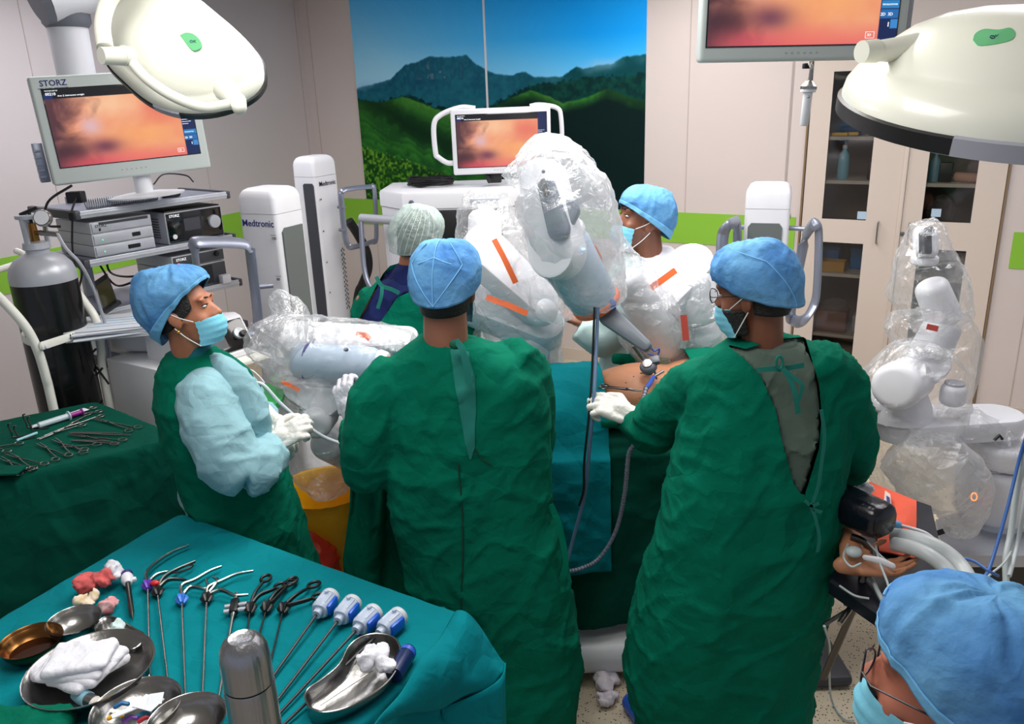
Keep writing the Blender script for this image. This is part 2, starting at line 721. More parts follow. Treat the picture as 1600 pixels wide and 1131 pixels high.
def floor_mat():
    m = bpy.data.materials.new('terrazzo_floor')
    m.use_nodes = True
    N, L = m.node_tree.nodes, m.node_tree.links
    b = N['Principled BSDF']
    b.inputs['Roughness'].default_value = 0.3
    tc = N.new('ShaderNodeTexCoord')
    mix_prev = None
    col = (*lin((206, 192, 168)), 1)
    prev = None
    for sc_, thr, c in ((80, 0.24, (44, 38, 36)), (60, 0.15, (110, 84, 66)), (150, 0.14, (240, 236, 228))):
        v = N.new('ShaderNodeTexVoronoi')
        v.inputs['Scale'].default_value = sc_
        L.new(tc.outputs['Object'], v.inputs['Vector'])
        lt = N.new('ShaderNodeMath')
        lt.operation = 'LESS_THAN'
        lt.inputs[1].default_value = thr
        L.new(v.outputs['Distance'], lt.inputs[0])
        sep = N.new('ShaderNodeSeparateColor')
        L.new(v.outputs['Color'], sep.inputs[0])
        g = N.new('ShaderNodeMath')
        g.operation = 'GREATER_THAN'
        g.inputs[1].default_value = 0.35
        L.new(sep.outputs[0], g.inputs[0])
        mu = N.new('ShaderNodeMath')
        mu.operation = 'MULTIPLY'
        L.new(lt.outputs[0], mu.inputs[0])
        L.new(g.outputs[0], mu.inputs[1])
        mx = N.new('ShaderNodeMix')
        mx.data_type = 'RGBA'
        L.new(mu.outputs[0], mx.inputs['Factor'])
        if prev:
            L.new(prev, mx.inputs['A'])
        else:
            mx.inputs['A'].default_value = col
        mx.inputs['B'].default_value = (*lin(c), 1)
        prev = mx.outputs['Result']
    L.new(prev, b.inputs['Base Color'])
    return m


bm = NB(); rbox(bm, (0.5, 3.5, -0.05), (10, 12, 0.1)); struct('floor', bm, floor_mat())
bm = NB(); rbox(bm, (0.5, 3.5, 3.05), (10, 12, 0.1)); struct('ceiling', bm, mat('ceiling_white', (226, 224, 222), 0.8))
CU0, CU1, CZ = 4.36, 5.56, 2.42
bm = NB(); rbox(bm, ((CU0 - 0.1) / 2 - 0.05, 0.06, 1.5), (CU0 + 0.0, 0.12, 3.0), M=WB)
rbox(bm, ((CU1 + 9) / 2, 0.06, 1.5), (9 - CU1, 0.12, 3.0), M=WB)
rbox(bm, ((CU0 + CU1) / 2, 0.06, (CZ + 3) / 2), (CU1 - CU0 + 0.02, 0.12, 3 - CZ), M=WB)
rbox(bm, (CU0 - 0.06, 0.06, 1.5), (0.119, 0.12, 3.0), M=WB)
struct('wall_back', bm, wallm)
bm = NB(); rbox(bm, (4.4, -0.06, 1.5), (9.0, 0.12, 3.0), M=WL); struct('wall_left', bm, wallml)
bm = NB(); rbox(bm, (2.17, -0.003, 1.144), (4.33, 0.006, 0.224), M=WB)
rbox(bm, (7.3, -0.003, 1.110), (3.35, 0.006, 0.224), M=WB); struct('trim_1', bm, greenm)
bm = NB(); rbox(bm, (4.4, 0.003, 1.15), (8.8, 0.006, 0.224), M=WL); struct('trim_2', bm, greenm)
bm = NB(); rbox(bm, (2.17, -0.006, 0.05), (4.33, 0.012, 0.1), M=WB); rbox(bm, (7.3, -0.006, 0.05), (3.35, 0.012, 0.1), M=WB)
struct('baseboard_back', bm, mat('skirting_beige', (204, 190, 178), 0.5))
bm = NB(); rbox(bm, (4.4, 0.006, 0.05), (8.8, 0.012, 0.1), M=WL); struct('baseboard_left', bm, MATS['skirting_beige'])
bm = NB()                                           # narrow joints between the wall boards
for u_ in (0.10, 0.66, 3.55, 5.75):
    rbox(bm, (u_, -0.002, 1.5), (0.005, 0.004, 2.98), M=WB)
for u_ in (0.06, 1.3, 2.6):
    rbox(bm, (u_, 0.002, 1.5), (0.005, 0.004, 2.98), M=WL)
struct('trim_3', bm, mat('joint_strip', (190, 176, 172), 0.6))

# ------------------------------------------------------------------ landscape mural
MU0, MU1, MZ0, MZ1 = 0.585, 3.235, 1.262, 2.95
prof_far = [(540, 140), (562, 136), (590, 129), (612, 122), (622, 112), (635, 100), (650, 97), (672, 87), (700, 88), (716, 86), (728, 84), (740, 96), (757, 106), (775, 114), (800, 116), (822, 110), (834, 118), (850, 119), (880, 118), (902, 103), (912, 106), (935, 101), (955, 99), (975, 88), (1000, 85), (1020, 82)]
prof_mid = [(540, 150), (560, 152), (590, 160), (620, 152), (650, 148), (680, 166), (715, 170), (745, 176), (775, 158), (805, 146), (835, 130), (870, 128), (905, 120), (950, 118), (1020, 112)]
prof_hill = [(540, 158), (565, 156), (600, 158), (630, 150), (660, 160), (690, 172), (720, 178), (760, 176), (800, 152), (830, 140), (860, 150), (880, 160), (920, 150), (950, 137), (985, 150), (1020, 160)]
prof_bush = [(540, 226), (567, 230), (600, 238), (640, 252), (690, 268), (760, 300), (1020, 330)]


def prof_uz(p):
    a_ = np.array([onwall(*q) for q in p])
    return a_[:, 0], a_[:, 1]


def mural_cols(nu, nv):
    U, Zz = np.meshgrid(np.linspace(MU0, MU1, nu + 1), np.linspace(MZ0, MZ1, nv + 1))
    P = np.stack([U.ravel(), np.zeros(U.size), Zz.ravel()], 1)
    n1 = fbm(P, 6, 5, 1).reshape(U.shape)
    n2 = fbm(P, 25, 4, 4).reshape(U.shape)
    n3 = vnoise(P, 55, 8).reshape(U.shape)
    s = (U - MU0) / (MU1 - MU0)
    t = np.clip((Zz - 2.1) / 0.8, 0, 1)

    def mixc(a, b, k):
        return np.asarray(a, float) * (1 - k[..., None]) + np.asarray(b, float) * k[..., None]
    sky = mixc((170, 214, 246), (92, 178, 240), t)
    sky = mixc(sky, (18, 150, 232), np.clip(s * 1.3 - 0.25 + 0.3 * t, 0, 1))
    sky = mixc(sky, (150, 206, 242), np.clip(1 - (Zz - 2.1) / 0.42, 0, 1) * 0.8)
    c = sky
    pu, pz = prof_uz(prof_far)
    zf = np.interp(U, pu, pz) + 0.012 * n2
    far = mixc(mixc((30, 98, 116), (18, 74, 98), np.clip(0.5 + n2 * 1.2, 0, 1)), (6, 62, 68), np.clip((s - 0.55) * 4, 0, 1))
    far = mixc(far, (96, 118, 136), np.clip((n2 - 0.12) * 4, 0, 1) * np.clip(1 - np.abs(U - 1.45) / 0.3, 0, 1) * (Zz > 2.25))
    far = mixc(far, (20, 100, 110), np.clip(1 - (Zz - 1.95) / 0.3, 0, 1) * 0.6)
    k = np.clip((zf - Zz) / 0.012, 0, 1)
    c = mixc(c, far, k)
    mist = np.exp(-((Zz - zf) / 0.05) ** 2) * np.clip((s - 0.5) * 3, 0, 1) * np.clip(0.4 + n1 * 2, 0, 1)
    mist = mist + np.exp(-((Zz - zf) / 0.03) ** 2) * np.clip((0.15 - s) * 8, 0, 1)
    c = mixc(c, (140, 180, 205), np.clip(mist * 0.5, 0, 0.6))
    pu, pz = prof_uz(prof_mid)
    zm = np.interp(U, pu, pz) + 0.02 * n3 + 0.03 * n2
    c = mixc(c, mixc((10, 60, 52), (4, 40, 40), np.clip(0.5 + n2 * 2, 0, 1)), np.clip((zm - Zz) / 0.01, 0, 1))
    pu, pz = prof_uz(prof_hill)
    zh = np.interp(U, pu, pz) + 0.012 * n2
    dz = np.clip((zh - Zz) / 0.6, 0, 1)
    terr = np.sin((Zz * 1.0 + U * 0.42 + 0.16 * n1) * 95) * 0.5 + 0.5
    hill = mixc((52, 122, 42), (26, 76, 34), np.clip(0.45 + 1.6 * n1 + 0.35 * terr, 0, 1))
    hill = mixc(hill, (104, 172, 60), np.clip(np.exp(-dz * 7) * (0.3 + n1) * 1.2, 0, 0.55))
    band = np.clip(np.sin((Zz * 1.6 + U * 0.75 + 0.12 * n1) * 7.0 - 0.6), 0, 1)
    hill = mixc(hill, (8, 34, 22), band * 0.75)
    hill = mixc(hill, (4, 26, 26), np.clip((s - 0.36) * 3.2, 0, 0.98) * np.clip(dz * 7, 0, 1))
    c = mixc(c, hill, np.clip((zh - Zz) / 0.012, 0, 1))
    pu, pz = prof_uz(prof_bush)
    zb = np.interp(U, pu, pz) + 0.03 * n3
    bush = mixc((20, 64, 22), (96, 150, 44), np.clip(0.3 + n3 * 1.1 + n2, 0, 1))
    bush = mixc(bush, (3, 22, 20), np.clip((s - 0.18) * 3, 0, 1))
    c = mixc(c, bush, np.clip((zb - Zz) / 0.01, 0, 1))
    return np.clip(c * 1.1, 0, 255)


mural = thing('wall_mural', 'tall printed landscape mural of blue sky, mountain and green tea hills on the back wall', 'mural', WB @ Matrix.Translation((1.9, -0.01, MZ0)))
mcol = vcol_mat('mural_print', 0.0, 0.6)
mcol.node_tree.nodes['Principled BSDF'].inputs['Specular IOR Level'].default_value = 0.1
mi = mural.matrix_world.inverted()
for k_, (ua, ub) in enumerate(((MU0, 1.897), (1.917, MU1))):
    cols = mural_cols(420, 270)
    i0, i1 = int((ua - MU0) / (MU1 - MU0) * 420), int((ub - MU0) / (MU1 - MU0) * 420)
    M = mi @ WB @ Matrix.Translation((ua, -0.012, MZ0)) @ Matrix(((ub - ua, 0, 0, 0), (0, 0, -1, 0), (0, MZ1 - MZ0, 0, 0), (0, 0, 0, 1)))
    colour_grid('print_panel', i1 - i0, 270, M, cols[:, i0:i1 + 1], mcol, mural)
bm = NB(); rbox(bm, (1.907, -0.008, (MZ0 + MZ1) / 2), (0.018, 0.012, MZ1 - MZ0), M=mi @ WB)
part('seam_strip', bm, white, mural)
bm = NB(); rbox(bm, (1.91, -0.005, (MZ0 + MZ1) / 2), (MU1 - MU0, 0.008, MZ1 - MZ0), M=mi @ WB)
part('backing_board', bm, white, mural)

# ------------------------------------------------------------------ built-in cabinet
glassm = bpy.data.materials.new('cabinet_glass')
glassm.use_nodes = True
N, L = glassm.node_tree.nodes, glassm.node_tree.links
N.remove(N['Principled BSDF'])
tr = N.new('ShaderNodeBsdfTransparent'); tr.inputs[0].default_value = (0.86, 0.84, 0.82, 1)
gl = N.new('ShaderNodeBsdfGlossy'); gl.inputs['Roughness'].default_value = 0.04
fr_ = N.new('ShaderNodeFresnel'); fr_.inputs[0].default_value = 1.5
mx = N.new('ShaderNodeMixShader')
L.new(fr_.outputs[0], mx.inputs[0]); L.new(tr.outputs[0], mx.inputs[1]); L.new(gl.outputs[0], mx.inputs[2])
L.new(mx.outputs[0], N['Material Output'].inputs[0])
doorm = mat('cabinet_door_cream', (214, 200, 190), 0.45)
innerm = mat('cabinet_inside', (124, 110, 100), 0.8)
shelfm = mat('cabinet_shelf_white', (206, 200, 190), 0.6)
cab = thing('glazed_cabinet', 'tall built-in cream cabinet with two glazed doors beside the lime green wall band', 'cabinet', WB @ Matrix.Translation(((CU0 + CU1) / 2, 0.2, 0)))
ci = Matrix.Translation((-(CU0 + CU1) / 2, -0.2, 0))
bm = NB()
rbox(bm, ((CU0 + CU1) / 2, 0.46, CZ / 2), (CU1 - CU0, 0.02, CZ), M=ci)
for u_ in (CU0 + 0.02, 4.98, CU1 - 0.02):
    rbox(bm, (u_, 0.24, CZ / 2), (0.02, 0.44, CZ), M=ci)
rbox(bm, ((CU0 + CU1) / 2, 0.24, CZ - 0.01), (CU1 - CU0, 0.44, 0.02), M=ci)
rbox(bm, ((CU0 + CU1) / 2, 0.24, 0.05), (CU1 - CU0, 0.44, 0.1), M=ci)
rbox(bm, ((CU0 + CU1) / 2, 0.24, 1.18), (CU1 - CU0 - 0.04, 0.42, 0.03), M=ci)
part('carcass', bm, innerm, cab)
SH = []
for px, py, ua, ub in ((1335, 216, 4.39, 4.97), (1328, 285, 4.39, 4.97), (1310, 430, 4.39, 4.97), (1300, 524, 4.39, 4.97), (1487, 290, 4.99, 5.54), (1500, 440, 4.99, 5.54)):
    z_ = onwall(px, py, 0.03)[1]
    SH.append(z_)
    bm = NB(); rbox(bm, ((ua + ub) / 2, 0.24, z_), (ub - ua, 0.42, 0.022), M=ci)
    part('shelf', bm, shelfm, cab)


def cab_door(ua, ub, panes, hu, hz):
    bm = NB()
    y0, t_ = 0.0, 0.022
    za, zb = 0.03, CZ
    (a0, a1, b0, b1), (c0, c1, d0, d1) = panes       # lower and upper (u0,u1,z0,z1)
    def bx(u0, u1, z0, z1):
        rbox(bm, ((u0 + u1) / 2, y0, (z0 + z1) / 2), (u1 - u0, t_, z1 - z0), M=ci)
    bx(ua, a0, za, zb); bx(a1, ub, za, zb)
    bx(a0, a1, za, b0); bx(a0, a1, b1, d0); bx(a0, a1, d1, zb)
    d = part('door', bm, doorm, cab)
    for (p0, p1, q0, q1) in panes:
        bm = NB(); rbox(bm, ((p0 + p1) / 2, 0.002, (q0 + q1) / 2), (p1 - p0, 0.004, q1 - q0), M=ci)
        part('glass_pane', bm, glassm, d)
    bm = NB()
    tube(bm, [(hu, -0.012, hz), (hu, -0.04, hz + 0.005), (hu, -0.045, hz + 0.03), (hu, -0.045, hz + 0.11), (hu, -0.04, hz + 0.135), (hu, -0.012, hz + 0.14)], 0.006, 8, M=ci)
    part('handle', bm, steel, d)
    return d


cab_door(4.378, 4.968, ((4.505, 4.78, 0.26, 1.10), (4.505, 4.78, 1.255, 2.19)), 4.86, 1.11)
d2 = cab_door(4.996, 5.542, ((5.11, 5.385, 0.30, 1.09), (5.11, 5.385, 1.265, 2.19)), 5.045, 1.11)
bm = NB(); lathe(bm, [(0, 0), (0.014, 0), (0.014, 0.01), (0, 0.012)], M=ci @ Matrix.Translation((5.01, -0.012, 1.18)) @ Matrix.Rotation(R(90), 4, 'X'), seg=16)
part('lock', bm, steel, d2)
bm = NB(); rbox(bm, (4.982, -0.01, 1.2), (0.026, 0.03, CZ - 0.05), 0.004, M=ci)
part('centre_post', bm, doorm, cab)
bm = NB(); rbox(bm, (4.367, -0.008, CZ / 2), (0.012, 0.02, CZ), M=ci); rbox(bm, (5.551, -0.008, CZ / 2), (0.012, 0.02, CZ), M=ci)
part('edge_strip', bm, mat('brown_edge', (128, 104, 76), 0.6), cab)
for (px, py) in ((1347, 336), (1463, 332)):
    u_, z_ = onwall(px, py, 0)
    bm = NB(); rbox(bm, (u_, -0.0125, z_), (0.055, 0.002, 0.05), M=ci)
    part('paper_label', bm, mat('pale_blue_label', (176, 200, 222), 0.7), cab)


def incab(px, py, dep):
    u_, z_ = onwall(px, py, dep)
    return u_, z_


def cab_frame(px, zi, dep=0.16):
    """frame standing on shelf number zi at photo column px"""
    z_ = SH[zi] + 0.012
    # find pixel row giving this height
    u_ = onwall(px, 400, dep)[0]
    for _ in range(8):
        p = proj(WB @ V((u_, dep, z_)))
        u_ += (px - p[0]) * 0.0035
    return WB @ Matrix.Translation((u_, dep, z_))


def box_item(name, label, cat, px, zi, size, m, dep=0.14, group=None, lid=None, z0=0.0):
    F = cab_frame(px, zi, dep) @ Matrix.Translation((0, 0, z0))
    bm = NB(); rbox(bm, (0, 0, size[2] / 2), size, 0.006, M=F)
    if lid:
        rbox(bm, (0, 0, size[2] - 0.01), (size[0] + 0.01, size[1] + 0.01, 0.02), 0.004, M=F)
    return solo(name, bm, m, label, cat, group)


F = cab_frame(1316, 1, 0.13)
t = thing('sanitizer_bottle', 'clear bottle of blue hand sanitizer with white pump behind the left cabinet pane', 'bottle', F)
bm = NB(); lathe(bm, [(0, 0), (0.034, 0), (0.036, 0.01), (0.036, 0.1), (0.033, 0.16), (0.014, 0.185), (0.014, 0.2), (0, 0.2)], seg=20)
part('bottle_body', bm, mat('blue_gel', (120, 190, 214), 0.2), t)
bm = NB(); lathe(bm, [(0, 0.2), (0.016, 0.2), (0.016, 0.22), (0.006, 0.222), (0.006, 0.25), (0, 0.25)], seg=12); rbox(bm, (-0.015, 0, 0.255), (0.05, 0.014, 0.012), 0.004)
part('pump', bm, whitecloth, t)
ylw = mat('yellow_plastic', (226, 184, 40), 0.4)
for i_, (px, dx, m_, lab) in enumerate(((1313, 0, ylw, 'yellow handled tool lying on the upper left cabinet shelf, front of its heap'), (1330, 0.01, ylw, 'yellow case lying on the upper left cabinet shelf, right of the tool'),)):
    box_item('tool_case', lab, 'tool', px, 0, (0.10, 0.07, 0.022), m_, 0.1 + 0.04 * i_, 'yellow tools on the upper cabinet shelf')
box_item('paper_tray', 'dark tray with papers above the yellow tools in the left cabinet', 'tray', 1342, 0, (0.22, 0.18, 0.05), greyd, 0.3)
box_item('medicine_box', 'dark bottle box with orange base on the middle shelf of the left cabinet', 'box', 1361, 1, (0.05, 0.06, 0.12), mat('amber_box', (60, 40, 52), 0.4), 0.14)
box_item('storage_crate', 'blue plastic storage crate at left behind the lower left cabinet pane', 'crate', 1292, 2, (0.17, 0.15, 0.15), mat('crate_blue', (40, 120, 190), 0.5), 0.26, 'blue crates', lid=True)
box_item('storage_crate', 'blue plastic storage crate at right behind the lower left cabinet pane', 'crate', 1345, 2, (0.13, 0.15, 0.15), MATS['crate_blue'], 0.28, 'blue crates', lid=True)
F = cab_frame(1300, 2, 0.13)
bm = NB()
for s_ in ((0, -0.055, 0.17, 0.006), (0, 0.055, 0.17, 0.006)):
    rbox(bm, (s_[0], s_[1], 0.035), (s_[2], s_[3], 0.07), M=F)
for x_ in (-0.082, 0.082):
    rbox(bm, (x_, 0, 0.035), (0.006, 0.11, 0.07), M=F)
rbox(bm, (0, 0, 0.004), (0.17, 0.11, 0.008), M=F)
solo('open_box', bm, mat('yellow_card', (196, 150, 62), 0.7), 'open yellow cardboard box in front of the blue crates', 'box')
F = cab_frame(1300, 3, 0.15)
t = thing('wrapped_box', 'brown wooden box wrapped in clear plastic on the lower cabinet shelf', 'box', F)
bm = NB(); rbox(bm, (0, 0, 0.075), (0.2, 0.16, 0.15), 0.008); part('box_body', bm, mat('brown_box', (120, 66, 42), 0.5, var=0.1), t)
me = cloth(_b := NB(), 0.02) if False else None
bm = NB(); ellip(bm, (0, 0, 0.16), (0.11, 0.09, 0.06), u=14, v=9)
for v_ in bm.verts: v_.co += V((random.uniform(-1, 1), random.uniform(-1, 1), random.uniform(-1, 1))) * 0.012
part('plastic_wrap', bm, film2, t, smooth=False)
box_item('grey_device_case', 'grey case beside the wrapped brown box in the left cabinet', 'case', 1340, 3, (0.07, 0.14, 0.12), greyl, 0.2)
box_item('medicine_bottle_box', 'dark labelled box with orange stripe behind the right cabinet pane', 'box', 1476, 4, (0.075, 0.06, 0.12), MATS['amber_box'], 0.13)
F = cab_frame(1458, 4, 0.13)
bm = NB(); lathe(bm, [(0, 0), (0.03, 0), (0.032, 0.13), (0.012, 0.16), (0.012, 0.19), (0, 0.19)], M=F, seg=18)
solo('gel_bottle', bm, mat('pale_blue_bottle', (126, 160, 180), 0.25), 'pale blue bottle at the left behind the right cabinet pane', 'bottle')
F = cab_frame(1512, 4, 0.12)
bm = NB(); lathe(bm, [(0, -0.08), (0.03, -0.08), (0.03, 0.08), (0, 0.08)], M=F @ Matrix.Translation((0, 0, 0.03)) @ Matrix.Rotation(R(90), 4, 'Y') @ Matrix.Rotation(0.5, 4, 'X'), seg=16)
solo('gauze_roll', bm, mat('pink_roll', (206, 160, 140), 0.8), 'pink beige gauze roll lying behind the right cabinet pane', 'gauze roll')
F = cab_frame(1500, 5, 0.13)
bm = NB(); lathe(bm, [(0, 0), (0.035, 0), (0.035, 0.15), (0.03, 0.16), (0, 0.16)], M=F, seg=20)
solo('white_canister', bm, whitecloth, 'white cylindrical canister behind the lower right cabinet pane', 'canister')
bm = NB(); ellip(bm, WB @ V((5.2, 0.2, 1.3)), (0.08, 0.08, 0.1), u=14, v=9)
for v_ in bm.verts: v_.co += V((random.uniform(-1, 1), random.uniform(-1, 1), random.uniform(-1, 1))) * 0.014
solo('plastic_bag', bm, film2, 'crumpled clear plastic bag on the right cabinet mid shelf', 'plastic bag', smooth=False)
box_item('dark_carton', 'dark carton at the bottom of the left cabinet', 'carton', 1300, 3, (0.22, 0.2, 0.16), greyd, 0.25, z0=-0.5) if False else None
# ------------------------------------------------------------------ screens and monitors
def screen_cols(nu, nv, bar=0.12, side=0.1):
    u, v = np.meshgrid(np.linspace(0, 1, nu + 1), np.linspace(0, 1, nv + 1))   # v up
    P = np.stack([u.ravel() * 1.6, v.ravel(), np.zeros(u.size)], 1)
    n = fbm(P + 0.25 * np.stack([fbm(P, 2.5, 3, 2)] * 3, 1), 3.2, 4, 5).reshape(u.shape)
    n2 = fbm(P, 5, 3, 17).reshape(u.shape)

    def mixc(a, b, k):
        k = np.clip(k, 0, 1)
        return np.asarray(a, float) * (1 - k[..., None]) + np.asarray(b, float) * k[..., None]
    c = np.zeros((*u.shape, 3)) + np.array((244, 158, 116))
    c = mixc(c, (254, 208, 166), 0.9 * np.exp(-(((u - 0.38) / 0.22) ** 2 + ((v - 0.78) / 0.2) ** 2)) + 0.35 * n)
    c = mixc(c, (252, 176, 112), 0.8 * np.exp(-(((u - 0.62) / 0.2) ** 2 + ((v - 0.35) / 0.16) ** 2)))
    c = mixc(c, (232, 108, 92), 0.7 * np.exp(-(((u - 0.8) / 0.17) ** 2 + ((v - 0.66) / 0.2) ** 2)) + 0.3 * n2)
    c = mixc(c, (236, 104, 104), np.clip(1 - v / 0.2, 0, 1) * 0.8)
    c = mixc(c, (88, 52, 60), np.clip(1.0 - (u + 0.25 * n) / 0.24, 0, 1) * 1.2)
    c = mixc(c, (222, 190, 206), 0.8 * np.exp(-(((u - 0.26) / 0.07) ** 2 + ((v - 0.5) / 0.12) ** 2)))
    c = mixc(c, (60, 30, 44), 0.8 * np.exp(-(((u - 0.12) / 0.12) ** 2 + ((v - 0.2) / 0.14) ** 2)))
    c = mixc(c, (96, 46, 74), 0.8 * np.exp(-(((u - 0.33) / 0.11) ** 2 + ((v - 0.22) / 0.1) ** 2)))
    c = mixc(c, (214, 78, 96), 0.7 * np.exp(-(((u - 0.22) / 0.2) ** 2 + ((v - 0.02) / 0.1) ** 2)))
    c[v > 1 - bar] = (16, 15, 20)
    c[u > 1 - side] = (14, 34, 84)
    c[(u < 0.06) & (v > 1 - bar) & (v < 1 - bar * 0.45)] = (22, 46, 104)
    s = u > 1 - side + 0.005
    c[s & (v > 0.28) & (v < 0.345)] = (40, 132, 196)
    c[s & (v > 0.2) & (v < 0.27)] = (36, 108, 178)
    c[s & (v > 0.12) & (v < 0.19) & (u > 1 - side * 0.4)] = (60, 140, 210)
    return c


scr = vcol_mat('lit_screen', 0.95, 0.15)
bezelm = mat('monitor_bezel', (196, 204, 202), 0.35)
ink = mat('screen_text', (230, 235, 240), 0.5, emit=0.8)


def flatM(M, x, z, y):
    """text/picture plane on the front (-y) face of a local frame"""
    return M @ Matrix.Translation((x, y, z)) @ Matrix.Rotation(R(90), 4, 'X')


def monitor(name, label, M, W, Hh, bez, logo=None, deep=0.06, buttons=True, nu=150, nv=84, small=False):
    """local frame: x right, z up, origin bottom-left corner of the front, front faces -y"""
    t = thing(name, label, 'monitor', M)
    bl, br, bt, bb = bez
    bm = NB()
    rbox(bm, (W / 2, deep / 2, Hh / 2), (W, deep, Hh), 0.012, seg=3)
    rbox(bm, (W / 2, deep, Hh / 2), (W * 0.7, deep, Hh * 0.7), 0.02, seg=2)
    part('housing', bm, bezelm if not small else white, t)
    I = Matrix.Identity(4)
    sw, sh = W - bl - br, Hh - bt - bb
    bm = NB(); rbox(bm, (bl + sw / 2, -0.001, bb + sh / 2), (sw + 0.008, 0.004, sh + 0.008), 0.001)
    part('screen_frame', bm, blackg, t)
    MM = Matrix(((sw, 0, 0, bl), (0, 0, -1, -0.0035), (0, sh, 0, bb), (0, 0, 0, 1)))
    s = colour_grid('screen', nu, nv, MM, screen_cols(nu, nv), scr, t)
    s['label'] = 'lit screen with a pink and orange camera picture'
    y_ = -0.0042
    lettering('00210', sh * 0.05, flatM(I, bl + 0.012 * W, bb + sh * 0.925, y_), ink, s, bold=0.0002)
    lettering('PROCEDURE ID', sh * 0.022, flatM(I, bl + 0.012 * W, bb + sh * 0.975, y_), ink, s)
    lettering('Arm 2: Instrument straight', sh * 0.03, flatM(I, bl + sw * 0.09, bb + sh * 0.905, y_), ink, s, bold=0.0001)
    xs = bl + sw * 0.905
    for k in range(9):
        lettering('instrument text'[: 15 - (k * 5) % 7], sh * 0.02, flatM(I, xs, bb + sh * (0.66 - 0.03 * k), y_), ink, s)
    lettering('VISUALIZATION', sh * 0.018, flatM(I, xs + 0.005 * W, bb + sh * 0.305, y_), ink, s)
    lettering('2D  3D', sh * 0.035, flatM(I, xs, bb + sh * 0.222, y_), ink, s, bold=0.0001)
    lettering('1', sh * 0.05, flatM(I, xs + 0.036 * W, bb + sh * 0.135, y_), ink, s, bold=0.0004)
    lettering('3D', sh * 0.03, flatM(I, bl + sw * 0.845, bb + sh * 0.06, y_), ink, s)
    bm = NB()
    for (a, b, c_, d) in ((0, 0.5, 0.04, 0.003), (0, -0.5, 0.04, 0.003)):
        rbox(bm, (bl + sw * 0.86, y_, bb + sh * (0.07 + 0.025 * (1 if b > 0 else -1))), (sw * 0.045, 0.0005, 0.0012))
    rbox(bm, (bl + sw * 0.8375, y_, bb + sh * 0.07), (0.0012, 0.0005, sh * 0.05)); rbox(bm, (bl + sw * 0.8825, y_, bb + sh * 0.07), (0.0012, 0.0005, sh * 0.05))
    part('screen_symbol', bm, ink, s)
    if logo:
        lettering(logo, bt * 0.62, flatM(I, bl - 0.004, Hh - bt * 0.74, -0.001), inkblue, t, bold=0.0005)
        lettering('KARL STORZ - ENDOSKOPE', bt * 0.17, flatM(I, bl - 0.012, Hh - bt * 0.98, -0.001), inkblue, t)
    if buttons:
        bm = NB()
        for k in range(6):
            rbox(bm, (W * (0.42 + 0.03 * k), -0.0005, bb * 0.5), (0.007, 0.002, 0.005), 0.001)
        part('button_row', bm, greyl, t)
    return t


def frame3(BL, BR, TL):
    x = (BR - BL)
    W = x.length
    x.normalize()
    z = TL - BL
    z = z - x * z.dot(x)
    Hh = z.length
    z.normalize()
    y = z.cross(x)
    M = Matrix((x, y, z)).transposed().to_4x4()
    M.translation = BL
    return M, W, Hh


# left monitor on the endoscopy cart
M, W, Hh = frame3(at(85, 291, 3.694), at(331, 262, 4.082), at(48, 120, 3.694))
MONL = M
ml = monitor('endoscopy_monitor', 'large pale bezel monitor on top of the endoscopy cart at left', M, W, Hh, (0.042, 0.042, 0.055, 0.075), 'STORZ', nu=200, nv=112)
bm = NB(); tube(bm, [(W * 0.55, 0.075, -0.085), (W * 0.55, 0.08, 0.15)], 0.04, 14); rbox(bm, (W * 0.55, 0.07, Hh * 0.4), (0.16, 0.05, 0.16), 0.01)
part('stand_neck', bm, white, ml)
bm = NB(); lathe(bm, [(0, -0.098), (0.17, -0.098), (0.175, -0.09), (0.1, -0.08), (0, -0.08)], M=Matrix.Translation((W * 0.55, 0.05, 0)), sy=0.7)
part('stand_foot', bm, white, ml)
bm = NB(); rbox(bm, (-0.02, 0.09, 0.1), (0.04, 0.05, 0.17), 0.004)
for k in range(5): rbox(bm, (-0.03, 0.06, 0.04 + 0.028 * k), (0.03, 0.012, 0.006))
part('cable_bracket', bm, alu, ml)
# overhead monitor
M, W, Hh = frame3(at(1093, 98, 2.45), at(1412, 92, 2.45), at(1046, -130, 2.45))
Hh = 0.42
mo = monitor('ceiling_monitor', 'large pale bezel monitor hanging from the ceiling at the top right', M, W, Hh, (0.018, 0.032, 0.055, 0.042), 'STORZ', nu=200, nv=112)
bm = NB(); rbox(bm, (W / 2, 0.09, 0.2), (0.14, 0.08, 0.14), 0.01); tube(bm, [(W / 2, 0.13, 0.2), (W / 2, 0.2, 0.3), (W / 2, 0.2, 0.68)], 0.028, 14)
part('ceiling_arm', bm, white, mo)
bm = NB(); rbox(bm, (W * 1.0 + 0.012, 0.05, 0.22), (0.02, 0.05, 0.42), 0.004); part('side_rail', bm, greyl, mo)

